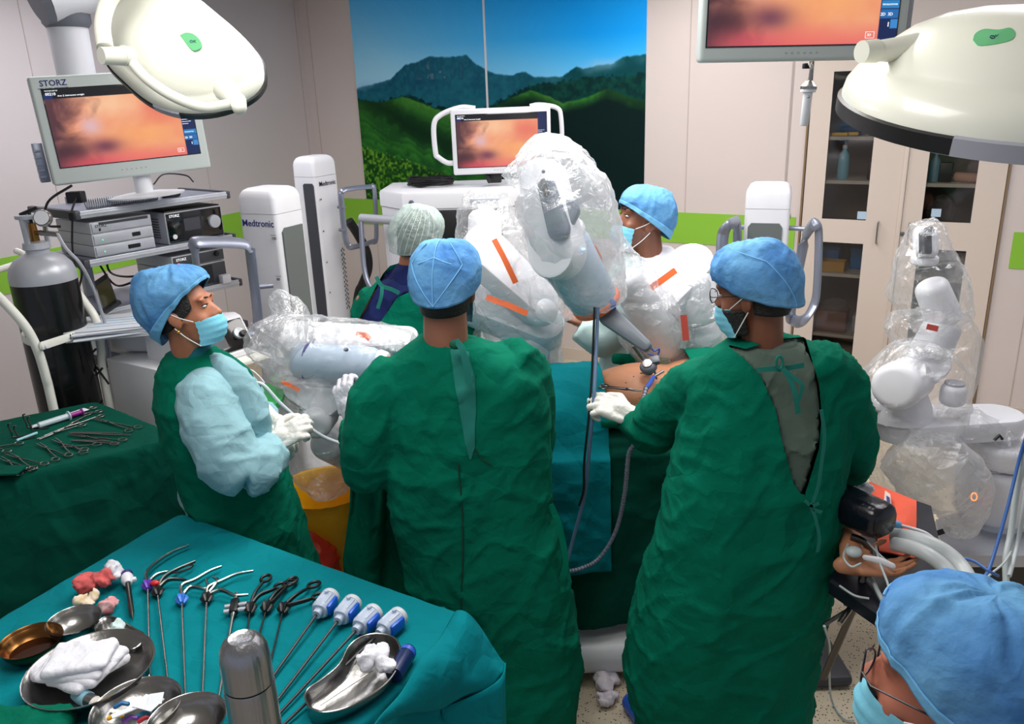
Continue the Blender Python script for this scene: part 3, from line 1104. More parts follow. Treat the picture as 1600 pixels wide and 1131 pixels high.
# sterile handle of a second lamp below the monitor
c0 = at(1263, 98, 2.62)
t = thing('hanging_lamp_grip', 'chrome and white sterile lamp grip hanging below the ceiling monitor', 'lamp grip', c0, world=True)
a, b, c_ = at(1266, 100, 2.6), at(1266, 128, 2.6), at(1256, 192, 2.6)
bm = NB(); q_ = at(1266, 60, 2.64); tube(bm, smooth_path([V((q_.x, 2.66, 2.98)), V((q_.x, 2.65, 2.6)), at(1266, 78, 2.62), at(1268, 105, 2.6), at(1265, 130, 2.6)]), 0.006, 8)
part('stem', bm, steel, t)
bm = NB(); rbox(bm, at(1262, 103, 2.63), (0.028, 0.02, 0.016), 0.003); part('joint_cap', bm, black, t)
ax = (at(1257, 192, 2.6) - at(1265, 128, 2.6)).normalized()
MH = basis(at(1265, 125, 2.6), (1, 0, 0), ax)
bm = NB(); lathe(bm, [(0.005, 0), (0.012, 0.004), (0.024, 0.018), (0.024, 0.026), (0, 0.026)], M=MH); part('cone', bm, steel, t)
bm = NB(); lathe(bm, [(0, 0.026), (0.023, 0.026), (0.023, 0.034), (0.014, 0.036), (0.0125, 0.13), (0.01, 0.133), (0, 0.133)], M=MH); part('grip', bm, white, t)
bm = NB(); ellip(bm, MH @ V((-0.002, 0.014, 0.048)), (0.004, 0.004, 0.004), u=8, v=6); part('screw', bm, steel, t)

# ------------------------------------------------------------------ surgical lamps
def on_surface(objs, pts, lift=0.003):
    from mathutils.bvhtree import BVHTree
    out = []
    trees = []
    for o in objs:
        bm = NB(); bm.from_mesh(o.data)
        root = o
        while root.parent:
            root = root.parent
        T = THING_M.get(root.name)
        if T is not None:
            bmesh.ops.transform(bm, matrix=T.inverted(), verts=bm.verts)
        trees.append(BVHTree.FromBMesh(bm)); bm.free()
    o0 = V((0, 0, CH))
    for x, y in pts:
        d = ray(x, y)
        hit = None
        for t_ in trees:
            h = t_.ray_cast(o0, d)
            if h[0] is not None and (hit is None or h[3] < hit[3]):
                hit = h
        if hit:
            out.append(hit[0] - d * lift)
    return out


def lamp_head(root, C, n, xdir, outl, hgt, skirt, m_top, seg0=0.70):
    """outl: list of (x,y) in the lamp plane; dome rises along n"""
    M = basis(C, xdir, n)
    cx = sum(p[0] for p in outl) / len(outl); cy = sum(p[1] for p in outl) / len(outl)

    def ringat(s, z):
        return [M @ V((cx + (x - cx) * s, cy + (y - cy) * s, z)) for x, y in outl]
    bm = NB()
    prof = [(0.02, -skirt), (0.97, -skirt), (1.0, -skirt * 0.8), (1.0, 0), (0.985, hgt * 0.14), (0.94, hgt * 0.27), (0.88, hgt * 0.36), (0.855, hgt * 0.38), (0.84, hgt * 0.43), (0.78, hgt * 0.56), (0.66, hgt * 0.74), (0.5, hgt * 0.88), (0.33, hgt * 0.96), (0.15, hgt), (0.01, hgt * 1.005)]
    loft(bm, [ringat(s, z) for s, z in prof])
    hd = part('lamp_head', bm, m_top, root, ang=60)
    bm = NB()
    vr = [ringat(s, z) for s, z in ((1.0, -skirt * 1.05), (1.022, -skirt * 1.0), (1.022, -skirt * 0.2), (1.0, -skirt * 0.1))]
    loft(bm, vr, False, False)
    part('rubber_rim', bm, black, hd)
    bm = NB()
    n_ = len(outl)
    i0 = int(n_ * seg0)
    seg = [[M @ V((cx + (outl[i % n_][0] - cx) * s, cy + (outl[i % n_][1] - cy) * s, z)) for i in range(i0, i0 + max(3, n_ // 12))] for s, z in ((1.0, -skirt * 1.06), (1.026, -skirt * 1.02), (1.026, -skirt * 0.15), (1.0, -skirt * 0.05))]
    loft(bm, seg, False, False, closed=False)
    part('rim_segment', bm, greyl, hd)
    bm = NB(); loft(bm, [ringat(0.95, -skirt - 0.001), ringat(0.95, -skirt - 0.006), ringat(0.01, -skirt - 0.007)])
    part('lens', bm, mat('lamp_lens', (225, 232, 240), 0.1), hd)
    return M, hd


greenlab = mat('green_sticker', (104, 190, 130), 0.6)


def sticker(hd, pts_px, C, n, off, cast=False):
    """label lying on the dome near plane C,n"""
    P = []
    for (x, y) in pts_px:
        d = ray(x, y)
        P.append(V((0, 0, CH)) + d * ((C - V((0, 0, CH))).dot(n) / d.dot(n)))
    if cast:
        P = on_surface([hd], pts_px, 0.002)
    ctr_ = sum(P, V()) / len(P)
    if cast:
        ctr_ = on_surface([hd], [(sum(q[0] for q in pts_px) / len(pts_px), sum(q[1] for q in pts_px) / len(pts_px))], 0.004)[0]
    P = smooth_path(P + [P[0]], 4)[:-1]
    bm = NB()
    k = len(P)
    r0 = [p - n * 0.004 for p in P]
    r1 = [p for p in P]
    r2 = [ctr_ + (p - ctr_) * 0.05 for p in P]
    c = sum(P, V()) / k
    loft(bm, [r0, r1, r2])
    st_ = part('sticker', bm, greenlab, hd, smooth=False)
    Mt_ = basis(ctr_ + n * 0.0006, (1, 0.1, 0), n)
    lettering('OK', 0.011, Mt_ @ Matrix.Translation((-0.008, -0.006, 0)), inkblue, st_)
    return st_


# left lamp
nL = V((0.12, -0.80, 0.58)).normalized()
CL = at(275, 78, 2.30)
rootL = thing('surgical_lamp', 'cream surgical lamp head seen from above at the top left with a green sticker', 'surgical lamp', CL, world=True)
ML = basis(CL, (1, 0, 0), nL)
out_px = [(412, 108), (408, 88), (392, 66), (368, 42), (342, 20), (312, -4), (278, -22), (236, -24), (196, -12), (166, 8), (150, 28), (148, 48), (156, 72), (170, 98), (192, 120), (214, 140), (238, 156), (268, 167), (300, 171), (335, 168), (368, 158), (396, 142), (410, 124)]
MLi = ML.inverted()


def onplane(px, C, n):
    d = ray(*px)
    return V((0, 0, CH)) + d * ((C - V((0, 0, CH))).dot(n) / d.dot(n))


ol = [MLi @ onplane((x + 1, y + 6), CL, nL) for x, y in out_px]
ol = smooth_path([V((p.x, p.y, 0)) for p in ol] + [V((ol[0].x, ol[0].y, 0))], 3)[:-1]
ol = [(p.x, p.y) for p in ol]
Mx, hdL = lamp_head(rootL, CL, nL, (1, 0, 0), ol, 0.085, 0.022, lampwhite)
top = CL + nL * 0.083
sticker(hdL, [(281, 55), (290, 51), (302, 53), (312, 62), (315, 71), (310, 77), (299, 77)], CL + nL * 0.0862, nL, 0)
up_ = CL + nL * 0.1
bm = NB(); tube(bm, smooth_path([at(186, -22, 2.18), at(168, 6, 2.16), at(160, 40, 2.13), at(164, 74, 2.10)]), 0.019, 14)
part('yoke_arm', bm, lampwhite, rootL)
bm = NB(); tube(bm, [at(158, 87, 2.07), at(207, 88, 2.13)], [0.02, 0.0225], 16, round_ends=False); tube(bm, [at(192, 87, 2.11), at(196, 87, 2.115)], [0.0235, 0.0235], 16)
part('pivot_hub', bm, lampwhite, rootL)
bm = NB(); tube(bm, smooth_path([at(204, 95, 2.12), at(228, 122, 2.09), at(262, 146, 2.05), (at(300, 163, 2.04)), at(325, 168, 2.05), at(352, 164, 2.07), at(372, 162, 2.09)]), 0.0125, 12)
part('handle_rail', bm, lampwhite, rootL)
bm = NB(); tube(bm, [at(372, 158, 2.08), at(374, 168, 2.0)], [0.02, 0.017], 14, round_ends=True); tube(bm, [at(352, 140, 2.16), at(368, 160, 2.09)], [0.03, 0.017], 14)
part('rail_joint', bm, lampwhite, rootL)
bm = NB(); tube(bm, [at(186, -22, 2.18), at(192, -60, 2.2), at(194, -190, 2.22)], 0.024, 14); part('ceiling_arm', bm, lampwhite, rootL)

# right lamp
nR = V((0.02, -0.18, 0.98)).normalized()
CR = at(1592, 160, 1.45)
rootR = thing('surgical_lamp', 'white domed surgical lamp head at the right edge with a green sticker', 'surgical lamp', CR, world=True)
olr = []
for k in range(64):
    a = 2 * PI * k / 64
    r = 0.292 * (1 + 0.035 * math.cos(3 * a + 0.6))
    olr.append((r * math.cos(a), r * math.sin(a)))
Mr, hdR = lamp_head(rootR, CR, nR, (1, 0, 0), olr, 0.150, 0.03, lampwhite, 0.625)
sticker(hdR, [(1520, 62), (1524, 52), (1538, 45), (1560, 46), (1578, 43), (1586, 50), (1583, 60), (1568, 66), (1545, 70), (1528, 70)], CR, V((-0.05, -0.62, 0.78)).normalized(), 0, True)
bm = NB(); tube(bm, [at(1346, 81, 1.42), at(1368, 80, 1.43)], [0.0175, 0.019], 18)
tube(bm, [at(1368, 80, 1.43), at(1400, 78, 1.44), at(1470, 74, 1.48)], [0.0165, 0.02, 0.034], 16)
part('pivot_hub', bm, lampwhite, rootR)
bm = NB(); tube(bm, [CR + V((0.1, 0.1, 0.1)), CR + V((0.25, 0.2, 0.5)), CR + V((0.3, 0.2, 0.85))], 0.025, 14); part('ceiling_arm', bm, lampwhite, rootR)

# third lamp: a rim just showing at the top edge
bm = NB(); lathe(bm, [(0, 0), (0.028, 0), (0.034, 0.008), (0.034, 0.02), (0.028, 0.025), (0, 0.025)], M=basis(at(592, -6, 2.6), (1, 0, 0), (0, -0.35, 1)), seg=30, sx=1.3)
solo('surgical_lamp', bm, lampwhite, 'small rim of a third cream surgical lamp at the top edge before the mural', 'surgical lamp')

# ceiling boom behind the left monitor
t = thing('ceiling_boom', 'white ceiling boom with grey collar above the left monitor', 'ceiling boom', at(110, 30, 4.200), world=True)
bm = NB(); tube(bm, [at(68, 4, 4.088), at(118, -8, 4.200), at(190, -30, 4.424)], 0.093, 24, round_ends=False); part('boom_arm', bm, white, t)
bm = NB(); tube(bm, [at(57, 8, 4.066), at(68, 4, 4.088)], [0.088, 0.097], 24, round_ends=False); part('end_cap', bm, greym, t)
bm = NB(); F = Matrix.Translation(at(104, 33, 4.200)); lathe(bm, [(0, -0.03), (0.092, -0.03), (0.107, -0.01), (0.107, 0.04), (0.088, 0.05), (0, 0.05)], M=F); part('collar', bm, greym, t)
bm = NB(); b0 = at(104, 38, 4.200); tube(bm, [b0, V((b0.x + 0.005, b0.y, 1.85))], [0.09, 0.08], 24); part('column', bm, white, t)
a0 = at(118, -8, 4.200)
bm = NB(); tube(bm, [a0, V((a0.x, a0.y, 3.0))], [0.05, 0.05], 20); part('ceiling_post', bm, white, t)

# ------------------------------------------------------------------ endoscopy cart and its devices
P0, P1 = at(118, 332, 3.694), at(353, 291, 4.320)
CZ1 = P0.z
yaw = math.degrees(math.atan2(P1.y - P0.y, P1.x - P0.x))
CART = FR(P0.x, P0.y, 0, yaw)
CWd = (P1.xy - P0.xy).length
CD = 0.42
zs = [CZ1, at(140, 408, P0.y).z, at(379, 440, P1.y).z + 0.012, at(379, 440, P1.y).z - 0.22]
cart = thing('endoscopy_cart', 'grey shelved endoscopy cart below the large left monitor', 'equipment cart', CART)
for z_ in zs:
    bm = NB(); rbox(bm, (CWd / 2, CD / 2, z_ - 0.012), (CWd - 0.04, CD, 0.024), 0.004)
    s_ = part('shelf', bm, alu, cart)
    bm = NB(); rbox(bm, (CWd / 2, -0.006, z_ - 0.013), (CWd - 0.02, 0.014, 0.034), 0.004); rbox(bm, (CWd / 2, -0.012, z_ - 0.013), (CWd - 0.02, 0.008, 0.01), 0.002)
    part('front_rail', bm, silver, s_)
    for x_, w_ in ((0.0, 0.03), (CWd, 0.02)):
        bm = NB(); rbox(bm, (x_, CD / 2, z_ - 0.013), (w_, CD + 0.03, 0.04), 0.006)
        part('end_cap', bm, greyd, s_)
for x_ in (0.18, CWd - 0.2):
    bm = NB(); rbox(bm, (x_, CD - 0.03, 0.95), (0.05, 0.04, 1.56), 0.004)
    part('post', bm, greyl, cart)
bm = NB(); rbox(bm, (CWd / 2, CD / 2, 0.14), (CWd, CD + 0.1, 0.08), 0.02); part('base', bm, greyd, cart)
for x_ in (0.06, CWd - 0.06):
    for y_ in (0.02, CD):
        bm = NB(); lathe(bm, [(0, -0.02), (0.05, -0.02), (0.05, 0.02), (0, 0.02)], M=Matrix.Translation((x_, y_, 0.05)) @ Matrix.Rotation(R(90), 4, 'X'), seg=18); part('caster', bm, black, cart)


def device(name, label, x, y, z, size, body, front=None, group=None, logo=None):
    M = CART @ Matrix.Translation((x, y, z))
    t = thing(name, label, 'medical device', M, group)
    W, D, Hh = size
    bm = NB(); rbox(bm, (W / 2, D / 2, Hh / 2), (W, D, Hh), 0.004); part('housing', bm, body, t)
    bm = NB(); rbox(bm, (W / 2, -0.002, Hh / 2), (W - 0.012, 0.006, Hh - 0.01), 0.002); f = part('front_panel', bm, front or body, t)
    if logo:
        lettering(logo, 0.018, flatM(Matrix.Identity(4), 0.02, Hh - 0.025, -0.0055), inkwhite_glow if front in (black, blackg, greyd) else inkblack, f, bold=0.0002)
    return t, f


led = mat('green_led', (60, 220, 120), 0.4, emit=2.0)
ledr = mat('red_led', (230, 40, 40), 0.4, emit=2.0)
ledb = mat('blue_led', (60, 120, 240), 0.4, emit=1.5)
dvw = mat('device_pale_grey', (186, 188, 194), 0.4)
z_ = zs[1]
for k in range(3):
    t, f = device('recorder_unit', ['bottom pale grey recorder of the three stacked on the middle cart shelf', 'middle pale grey recorder of the three stacked on the cart shelf', 'top pale grey recorder with a dark stripe on the cart shelf stack'][k],
                  0.06, 0.02, z_ + 0.002 + 0.054 * k, (0.3, 0.32, 0.053), dvw, silver, 'recorders stacked on the cart', 'STORZ' if k == 2 else None)
    if k == 2:
        bm = NB(); rbox(bm, (0.16, -0.006, 0.044), (0.24, 0.003, 0.012)); part('disc_slot', bm, greyd, f)
        bm = NB(); rbox(bm, (0.04, -0.006, 0.018), (0.008, 0.003, 0.012)); part('switch', bm, black, f)
    else:
        bm = NB(); rbox(bm, (0.19 + 0.02 * k, -0.006, 0.027), (0.06 - 0.02 * k, 0.004, 0.018)); part('socket', bm, black, f)
        bm = NB(); ellip(bm, (0.045, -0.006, 0.024), (0.003, 0.002, 0.003), u=8, v=6); part('indicator', bm, led, f)
t, f = device('light_source', 'black light source with round silver knob on the middle cart shelf', 0.43, 0.02, z_ + 0.002, (0.32, 0.34, 0.155), greyl, blackg, None, 'STORZ')
bm = NB(); rbox(bm, (0.16, 0.17, 0.157), (0.31, 0.33, 0.008), 0.002); part('top_cover', bm, black, t)
bm = NB(); lathe(bm, [(0, 0), (0.034, 0), (0.032, 0.014), (0, 0.016)], M=Matrix.Translation((0.265, -0.004, 0.08)) @ Matrix.Rotation(R(90), 4, 'X')); part('knob', bm, silver, f)
bm = NB(); rbox(bm, (0.14, -0.006, 0.085), (0.09, 0.002, 0.06)); part('display', bm, greyd, f)
bm = NB(); lathe(bm, [(0, 0), (0.012, 0), (0.012, 0.006), (0, 0.007)], M=Matrix.Translation((0.035, -0.004, 0.035)) @ Matrix.Rotation(R(90), 4, 'X'), seg=16); part('power_button', bm, white, f)
bm = NB()
for k in range(8): rbox(bm, (-0.001, 0.17, 0.03 + 0.013 * k), (0.004, 0.22, 0.005))
part('side_vents', bm, greyd, t)
z_ = zs[2]
for k, lab in enumerate(('lower grey insufflator with screen on the third cart shelf', 'upper slim grey unit with red light on the third cart shelf')):
    hh = 0.115 if k == 0 else 0.062
    t, f = device('insufflator', lab, 0.43, 0.02, z_ + 0.002 + (0.117 if k else 0), (0.3, 0.34, hh), dvw, greyd, None, 'STORZ')
    if k:
        bm = NB(); ellip(bm, (0.03, -0.006, 0.02), (0.008, 0.003, 0.008), u=10, v=8); part('indicator', bm, ledr, f)
        bm = NB(); lathe(bm, [(0, 0), (0.014, 0), (0.012, 0.012), (0, 0.013)], M=Matrix.Translation((0.25, -0.004, 0.04)) @ Matrix.Rotation(R(90), 4, 'X'), seg=16); part('knob', bm, black, f)
    else:
        bm = NB(); rbox(bm, (0.165, -0.006, 0.06), (0.1, 0.003, 0.09)); part('display', bm, blackg, f)
        bm = NB(); rbox(bm, (0.27, -0.02, 0.02), (0.05, 0.04, 0.045), 0.004); part('white_connector', bm, white, f)
z_ = zs[3]
M = CART @ Matrix.Translation((0.1, -0.02, z_))
t = thing('keyboard', 'white keyboard with rows of keys on the lower cart shelf behind the blue cap', 'keyboard', M)
bm = NB(); rbox(bm, (0.2, 0.08, 0.012), (0.42, 0.15, 0.022), 0.004); part('base', bm, white, t)
bm = NB()
for i in range(16):
    for j in range(5): rbox(bm, (0.02 + i * 0.0245, 0.02 + j * 0.026, 0.027), (0.02, 0.021, 0.008), 0.002, seg=1)
part('key_rows', bm, greyl, t)
# phone on its stand
M = basis(at(165, 455, 3.618), (0.8, 0.6, 0), (-0.25, -0.75, 0.45))
t = thing('smartphone', 'black phone propped upright on the lower cart shelf', 'phone', M)
bm = NB(); rbox(bm, (0, 0, 0), (0.075, 0.155, 0.008), 0.004, seg=3); part('phone_body', bm, black, t)
bm = NB(); rbox(bm, (0, -0.012, 0.0045), (0.068, 0.12, 0.001)); part('display', bm, mat('phone_display', (72, 70, 44), 0.15), t)
bm = NB(); rbox(bm, (0, -0.085, 0.0), (0.09, 0.02, 0.03), 0.004); part('stand', bm, black, t)
# tablet top: monitor power brick, black adapters and cables
bm = NB(); rbox(bm, at(119, 308, 3.726), (0.07, 0.05, 0.05), 0.006); solo('power_adapter', bm, black, 'black cube power adapter on the left end of the top cart shelf', 'power adapter')
p = at(262, 282, 4.158); bm = NB(); rbox(bm, (0, 0, 0), (0.1, 0.04, 0.028), 0.012, M=Matrix.Translation((p.x, p.y, CZ1 + 0.016)) @ Matrix.Rotation(0.6, 4, 'Z')); solo('cable_converter', bm, black, 'black rounded cable box lying under the right side of the left monitor', 'cable box')


def cable(label, pts, r, m, cat='cable', name='cable', group=None, seg=6, k=6):
    bm = NB()
    tube(bm, smooth_path(pts, k), r, seg)
    return solo(name, bm, m, label, cat, group)


cable('black cable arching from the monitor back around the cart left side', [at(112, 290, 3.780), at(78, 312, 3.672), at(70, 335, 3.650), at(75, 352, 3.650), at(95, 354, 3.672)], 0.006, black)
cable('black cable hanging from the power adapter down the cart front', [at(119, 310, 3.694), at(112, 330, 3.629), at(113, 345, 3.629), at(113, 385, 3.629), at(118, 412, 3.629), at(128, 425, 3.629), at(122, 456, 3.629)], 0.0045, black)
bm = NB(); rbox(bm, at(113, 338, 3.629), (0.025, 0.02, 0.035), 0.004); solo('cable_plug', bm, black, 'small black plug on the cable hanging in front of the cart', 'plug')
cable('black cable curling behind the right of the left monitor', [at(240, 288, 4.104), at(256, 272, 4.158), at(290, 274, 4.212), at(302, 284, 4.266)], 0.004, black)
# coiled grey tubing below the monitor
bm = NB()
A, B = at(128, 296, 3.780), at(240, 279, 4.050)
A.z = B.z = CZ1 + 0.024
pp = []
for i in range(520):
    s_ = i / 519
    c = A.lerp(B, s_); a = s_ * 2 * PI * 34
    pp.append(c + V((0, 0, math.sin(a) * 0.02)) + V((0.6, -0.8, 0)) * math.cos(a) * 0.02)
tube(bm, pp, 0.0035, 5)
solo('coiled_cord', bm, greyl, 'grey spiral cord lying on the top cart shelf under the monitor', 'spiral cord')
for i, (pts, lab) in enumerate((([at(165, 392, 4.212), at(172, 425, 4.212), at(205, 432, 4.212), at(225, 422, 4.266), at(228, 395, 4.266)], 'black cable hanging between the cart posts, upper'), ([at(150, 405, 4.212), at(180, 445, 4.212), at(215, 438, 4.212)], 'black cable hanging between the cart posts, lower'))):
    cable(lab, pts, 0.006, black)

# ------------------------------------------------------------------ gas cylinder on its trolley
cyl_c = at(66, 440, 3.4)
CYL = FR(cyl_c.x - 0.02, cyl_c.y + 0.05, 0)
cz = cyl_c.z
t = thing('gas_cylinder', 'black gas cylinder with silver shoulder and brass valve standing at the left', 'gas cylinder', CYL)
rc = 0.13
bm = NB(); lathe(bm, [(0, 0.14), (rc * 0.95, 0.14), (rc, 0.17), (rc, cz - 0.012), (rc - 0.003, cz), (0, cz)], seg=40)
ob = part('cylinder_body', bm, blackpaint, t)
bm = NB(); lathe(bm, [(0, cz - 0.005), (rc + 0.001, cz - 0.005), (rc, cz + 0.03), (rc * 0.93, cz + 0.06), (rc * 0.75, cz + 0.09), (rc * 0.5, cz + 0.108), (0.045, cz + 0.115), (0.045, cz + 0.135), (0, cz + 0.135)], seg=40)
part('shoulder', bm, silver, t)
bm = NB()
lathe(bm, [(0.05, cz + 0.13), (0.055, cz + 0.135), (0.05, cz + 0.16), (0.02, cz + 0.165), (0.0, cz + 0.165)], seg=28)
for k in range(3):
    a = k * 2.1 + 0.3
    tube(bm, [(0.045 * math.cos(a), 0.045 * math.sin(a), cz + 0.15), (0.05 * math.cos(a), 0.05 * math.sin(a), cz + 0.27)], 0.012, 8, flat=0.6)
lathe(bm, [(0.04, cz + 0.26), (0.058, cz + 0.26), (0.058, cz + 0.275), (0.04, cz + 0.275)], seg=28)
part('valve_guard', bm, silver, t)
bm = NB(); tube(bm, [(0, 0, cz + 0.16), (0, 0, cz + 0.24)], [0.018, 0.015], 12); tube(bm, [(0, 0, cz + 0.2), (0.05, -0.02, cz + 0.2)], 0.01, 10)
part('valve', bm, brass, t)
bm = NB(); tube(bm, [(0, 0, cz + 0.24), (0, 0, cz + 0.29)], 0.007, 8); tube(bm, [(-0.035, -0.01, cz + 0.275), (0.03, 0.01, cz + 0.3)], 0.008, 8)
part('valve_key', bm, black, t)
bm = NB(); MG = basis(V((0.085, -0.05, cz + 0.262)), (1, 0, 0), V((0.1, -0.95, 0.3)))
lathe(bm, [(0, 0), (0.034, 0), (0.036, 0.02), (0.032, 0.026), (0, 0.024)], M=MG, seg=24); tube(bm, [(0.07, -0.03, cz + 0.2), (0.08, -0.045, cz + 0.235)], 0.006, 8)
tube(bm, [(0.04, -0.02, cz + 0.2), (0.12, -0.04, cz + 0.195)], 0.012, 10)
g = part('pressure_gauge', bm, steel, t)
bm = NB(); lathe(bm, [(0, 0.025), (0.029, 0.025), (0.029, 0.027), (0, 0.027)], M=MG, seg=24); part('gauge_dial', bm, white, g)
cable('grey rubber hose bending from the cylinder valve down to the cart', [CYL @ V((0.12, -0.04, cz + 0.195)), at(103, 388, 3.345), at(125, 412, 3.345), at(143, 445, 3.401), at(156, 480, 3.457), at(165, 510, 3.512), at(172, 560, 3.568)], 0.007, greyl, 'hose', 'gas_hose')
tr = thing('cylinder_trolley', 'white tube trolley holding the black gas cylinder', 'trolley', CYL)
Ci = CYL.inverted()
lp = [Ci @ q for q in (at(-30, 440, 3.066), at(2, 468, 3.122), at(38, 508, 3.155), at(58, 545, 3.178), at(72, 590, 3.200), at(84, 640, 3.211))]
lb = lp[-1].copy(); lp.append(V((lb.x + 0.0, lb.y, 0.12)))
bm = NB(); tube(bm, smooth_path(lp), 0.018, 12); part('side_tube', bm, warmwhite, tr)
rp = [Ci @ q for q in (at(116, 450, 3.568), at(132, 472, 3.546), at(150, 500, 3.523), at(158, 545, 3.512), at(164, 600, 3.512))]
rp.append(V((rp[-1].x, rp[-1].y, 0.12)))
bm = NB(); tube(bm, smooth_path(rp), 0.018, 12); part('side_tube', bm, warmwhite, tr)
bm = NB(); tube(bm, [Ci @ at(-10, 424, 3.624), Ci @ at(40, 408, 3.735)], 0.015, 12); part('cross_tube', bm, warmwhite, tr)
bm = NB(); tube(bm, [Ci @ at(26, 392, 3.679), Ci @ at(36, 396, 3.679)], 0.014, 12, round_ends=True); part('tube_end', bm, warmwhite, tr)
# strap round the cylinder with its marking
b0, b1 = Ci @ at(64, 541, 3.167), Ci @ at(150, 513, 3.512)
bzm = (b0.z + b1.z) / 2
bm = NB()
pl = [V((b0.x, b0.y, b0.z)), V((b1.x, b1.y, b1.z))]
Mb, Lb, _ = frame3(pl[0] + V((0, 0, -0.017)), pl[1] + V((0, 0, -0.017)), pl[0] + V((0, 0, 0.017)))
rbox(bm, (Lb / 2, 0, 0.017), (Lb, 0.006, 0.034), 0.002, M=Mb)
ring_ = []
for k in range(17):
    a = R(200) + R(150) * -k / 16
    ring_.append(V((-(rc + 0.008) * 1.0 * math.cos(a + 0.6), -(rc + 0.008) * math.sin(a + 0.6), b0.z + 0.01)))
tube(bm, smooth_path([b0, Ci @ at(36, 530, 3.233), Ci @ at(38, 520, 3.345)]), 0.016, 8, flat=0.25)
st = part('strap', bm, warmwhite, tr)
lettering('MOT', 0.034, Mb @ Matrix.Translation((Lb * 0.48, -0.004, 0.006)) @ Matrix.Rotation(R(90), 4, 'X'), inkblack, st)
bm = NB(); lathe(bm, [(0, 0), (0.011, 0), (0.009, 0.006), (0, 0.007)], M=Mb @ Matrix.Translation((0.0, -0.022, 0.017)) @ Matrix.Rotation(R(90), 4, 'X'), seg=14); part('bolt', bm, white, st)
bm = NB(); rbox(bm, (0, 0, 0.12), (0.34, 0.3, 0.03), 0.005); part('foot_plate', bm, warmwhite, tr)
for x_ in (-0.17, 0.17):
    bm = NB(); lathe(bm, [(0, -0.02), (0.08, -0.02), (0.08, 0.02), (0, 0.02)], M=Matrix.Translation((x_, 0.12, 0.08)) @ Matrix.Rotation(R(90), 4, 'Y'), seg=22); part('wheel', bm, black, tr)

# ------------------------------------------------------------------ small white cart with the console
a, b = at(165, 560, 3.55), at(250, 578, 3.4)
QZ = a.z
Q = FR(a.x, a.y, 0, math.degrees(math.atan2(b.y - a.y, b.x - a.x)) - 6)
t = thing('console_cart', 'plain white box cart beside the black gas cylinder', 'cart', Q)
bm = NB(); rbox(bm, (0.21, 0.16, 0.08 + (QZ - 0.08) / 2), (0.42, 0.32, QZ - 0.08), 0.006); part('cabinet_body', bm, white, t)
bm = NB(); rbox(bm, (0.21, 0.25, QZ + 0.003), (0.4, 0.12, 0.006), 0.002); part('top_rail', bm, greyl, t)
for x_ in (0.06, 0.36):
    bm = NB(); lathe(bm, [(0, -0.02), (0.045, -0.02), (0.045, 0.02), (0, 0.02)], M=Matrix.Translation((x_, 0.06, 0.045)) @ Matrix.Rotation(R(90), 4, 'X'), seg=18); part('caster', bm, black, t)
    bm = NB(); lathe(bm, [(0, -0.02), (0.045, -0.02), (0.045, 0.02), (0, 0.02)], M=Matrix.Translation((x_, 0.27, 0.045)) @ Matrix.Rotation(R(90), 4, 'X'), seg=18); part('caster', bm, black, t)
# console: rounded wedge with black sloped face
A_, B_ = at(338, 582, 3.45), at(409, 533, 3.65)
A_.z = B_.z = (A_.z + B_.z) / 2
K = FR(A_.x, A_.y, A_.z, math.degrees(math.atan2(B_.y - A_.y, B_.x - A_.x)))
t = thing('surgical_console', 'white generator console with black touch face and round silver knob beside the nurse', 'console', K)
prof = [(0, 0), (0.30, 0), (0.30, 0.12), (0.26, 0.15), (0.13, 0.17), (0.09, 0.16), (0.0, 0.02)]
Lk = 0.36
bm = NB(); loft(bm, [[V((x, y, z)) for y, z in prof] for x in (-Lk + 0.22, 0.22)])
part('housing', bm, white, t, ang=30)
bm = NB(); e = V((0, 0.09, 0.14)).normalized(); nn = V((0, -0.14, 0.09)).normalized()
MS = basis(V((0.04, 0.045, 0.09)) + nn * 0.004, (1, 0, 0), nn)
rbox(bm, (0, 0, 0), (0.34, 0.145, 0.008), 0.004, M=MS); f = part('touch_face', bm, blackg, t)
bm = NB(); rbox(bm, (-0.02, 0, 0.005), (0.14, 0.1, 0.002), M=MS); part('display', bm, greyd, f)
bm = NB(); lathe(bm, [(0, 0), (0.028, 0), (0.026, 0.01), (0.016, 0.012), (0, 0.012)], M=MS @ Matrix.Translation((0.125, 0.0, 0.004)), seg=20); kn = part('port_ring', bm, silver, f)
bm = NB(); lathe(bm, [(0, 0), (0.015, 0), (0.013, 0.025), (0, 0.026)], M=MS @ Matrix.Translation((0.13, -0.01, 0.012)), seg=16); part('plug', bm, black, f)
bm = NB(); rbox(bm, (0.02, 0.1, -0.013), (0.44, 0.36, 0.02), 0.004); part('tray_shelf', bm, warmwhite, t)
bm = NB(); rbox(bm, (0.14, 0.2, -0.024 - (K.translation.z - 0.024) / 2 + 0.0), (0.14, 0.2, K.translation.z - 0.03), 0.01); part('pedestal', bm, greyl, t)
# device under the files (white printer-like unit)
F = at(255, 530, 3.7)
bm = NB(); rbox(bm, (0, 0, 0.06), (0.42, 0.3, 0.12), 0.03, M=FR(F.x, F.y + 0.04, QZ + 0.002, -10), seg=3)
solo('printer', bm, white, 'white rounded printer on the box cart under the paper files', 'printer')
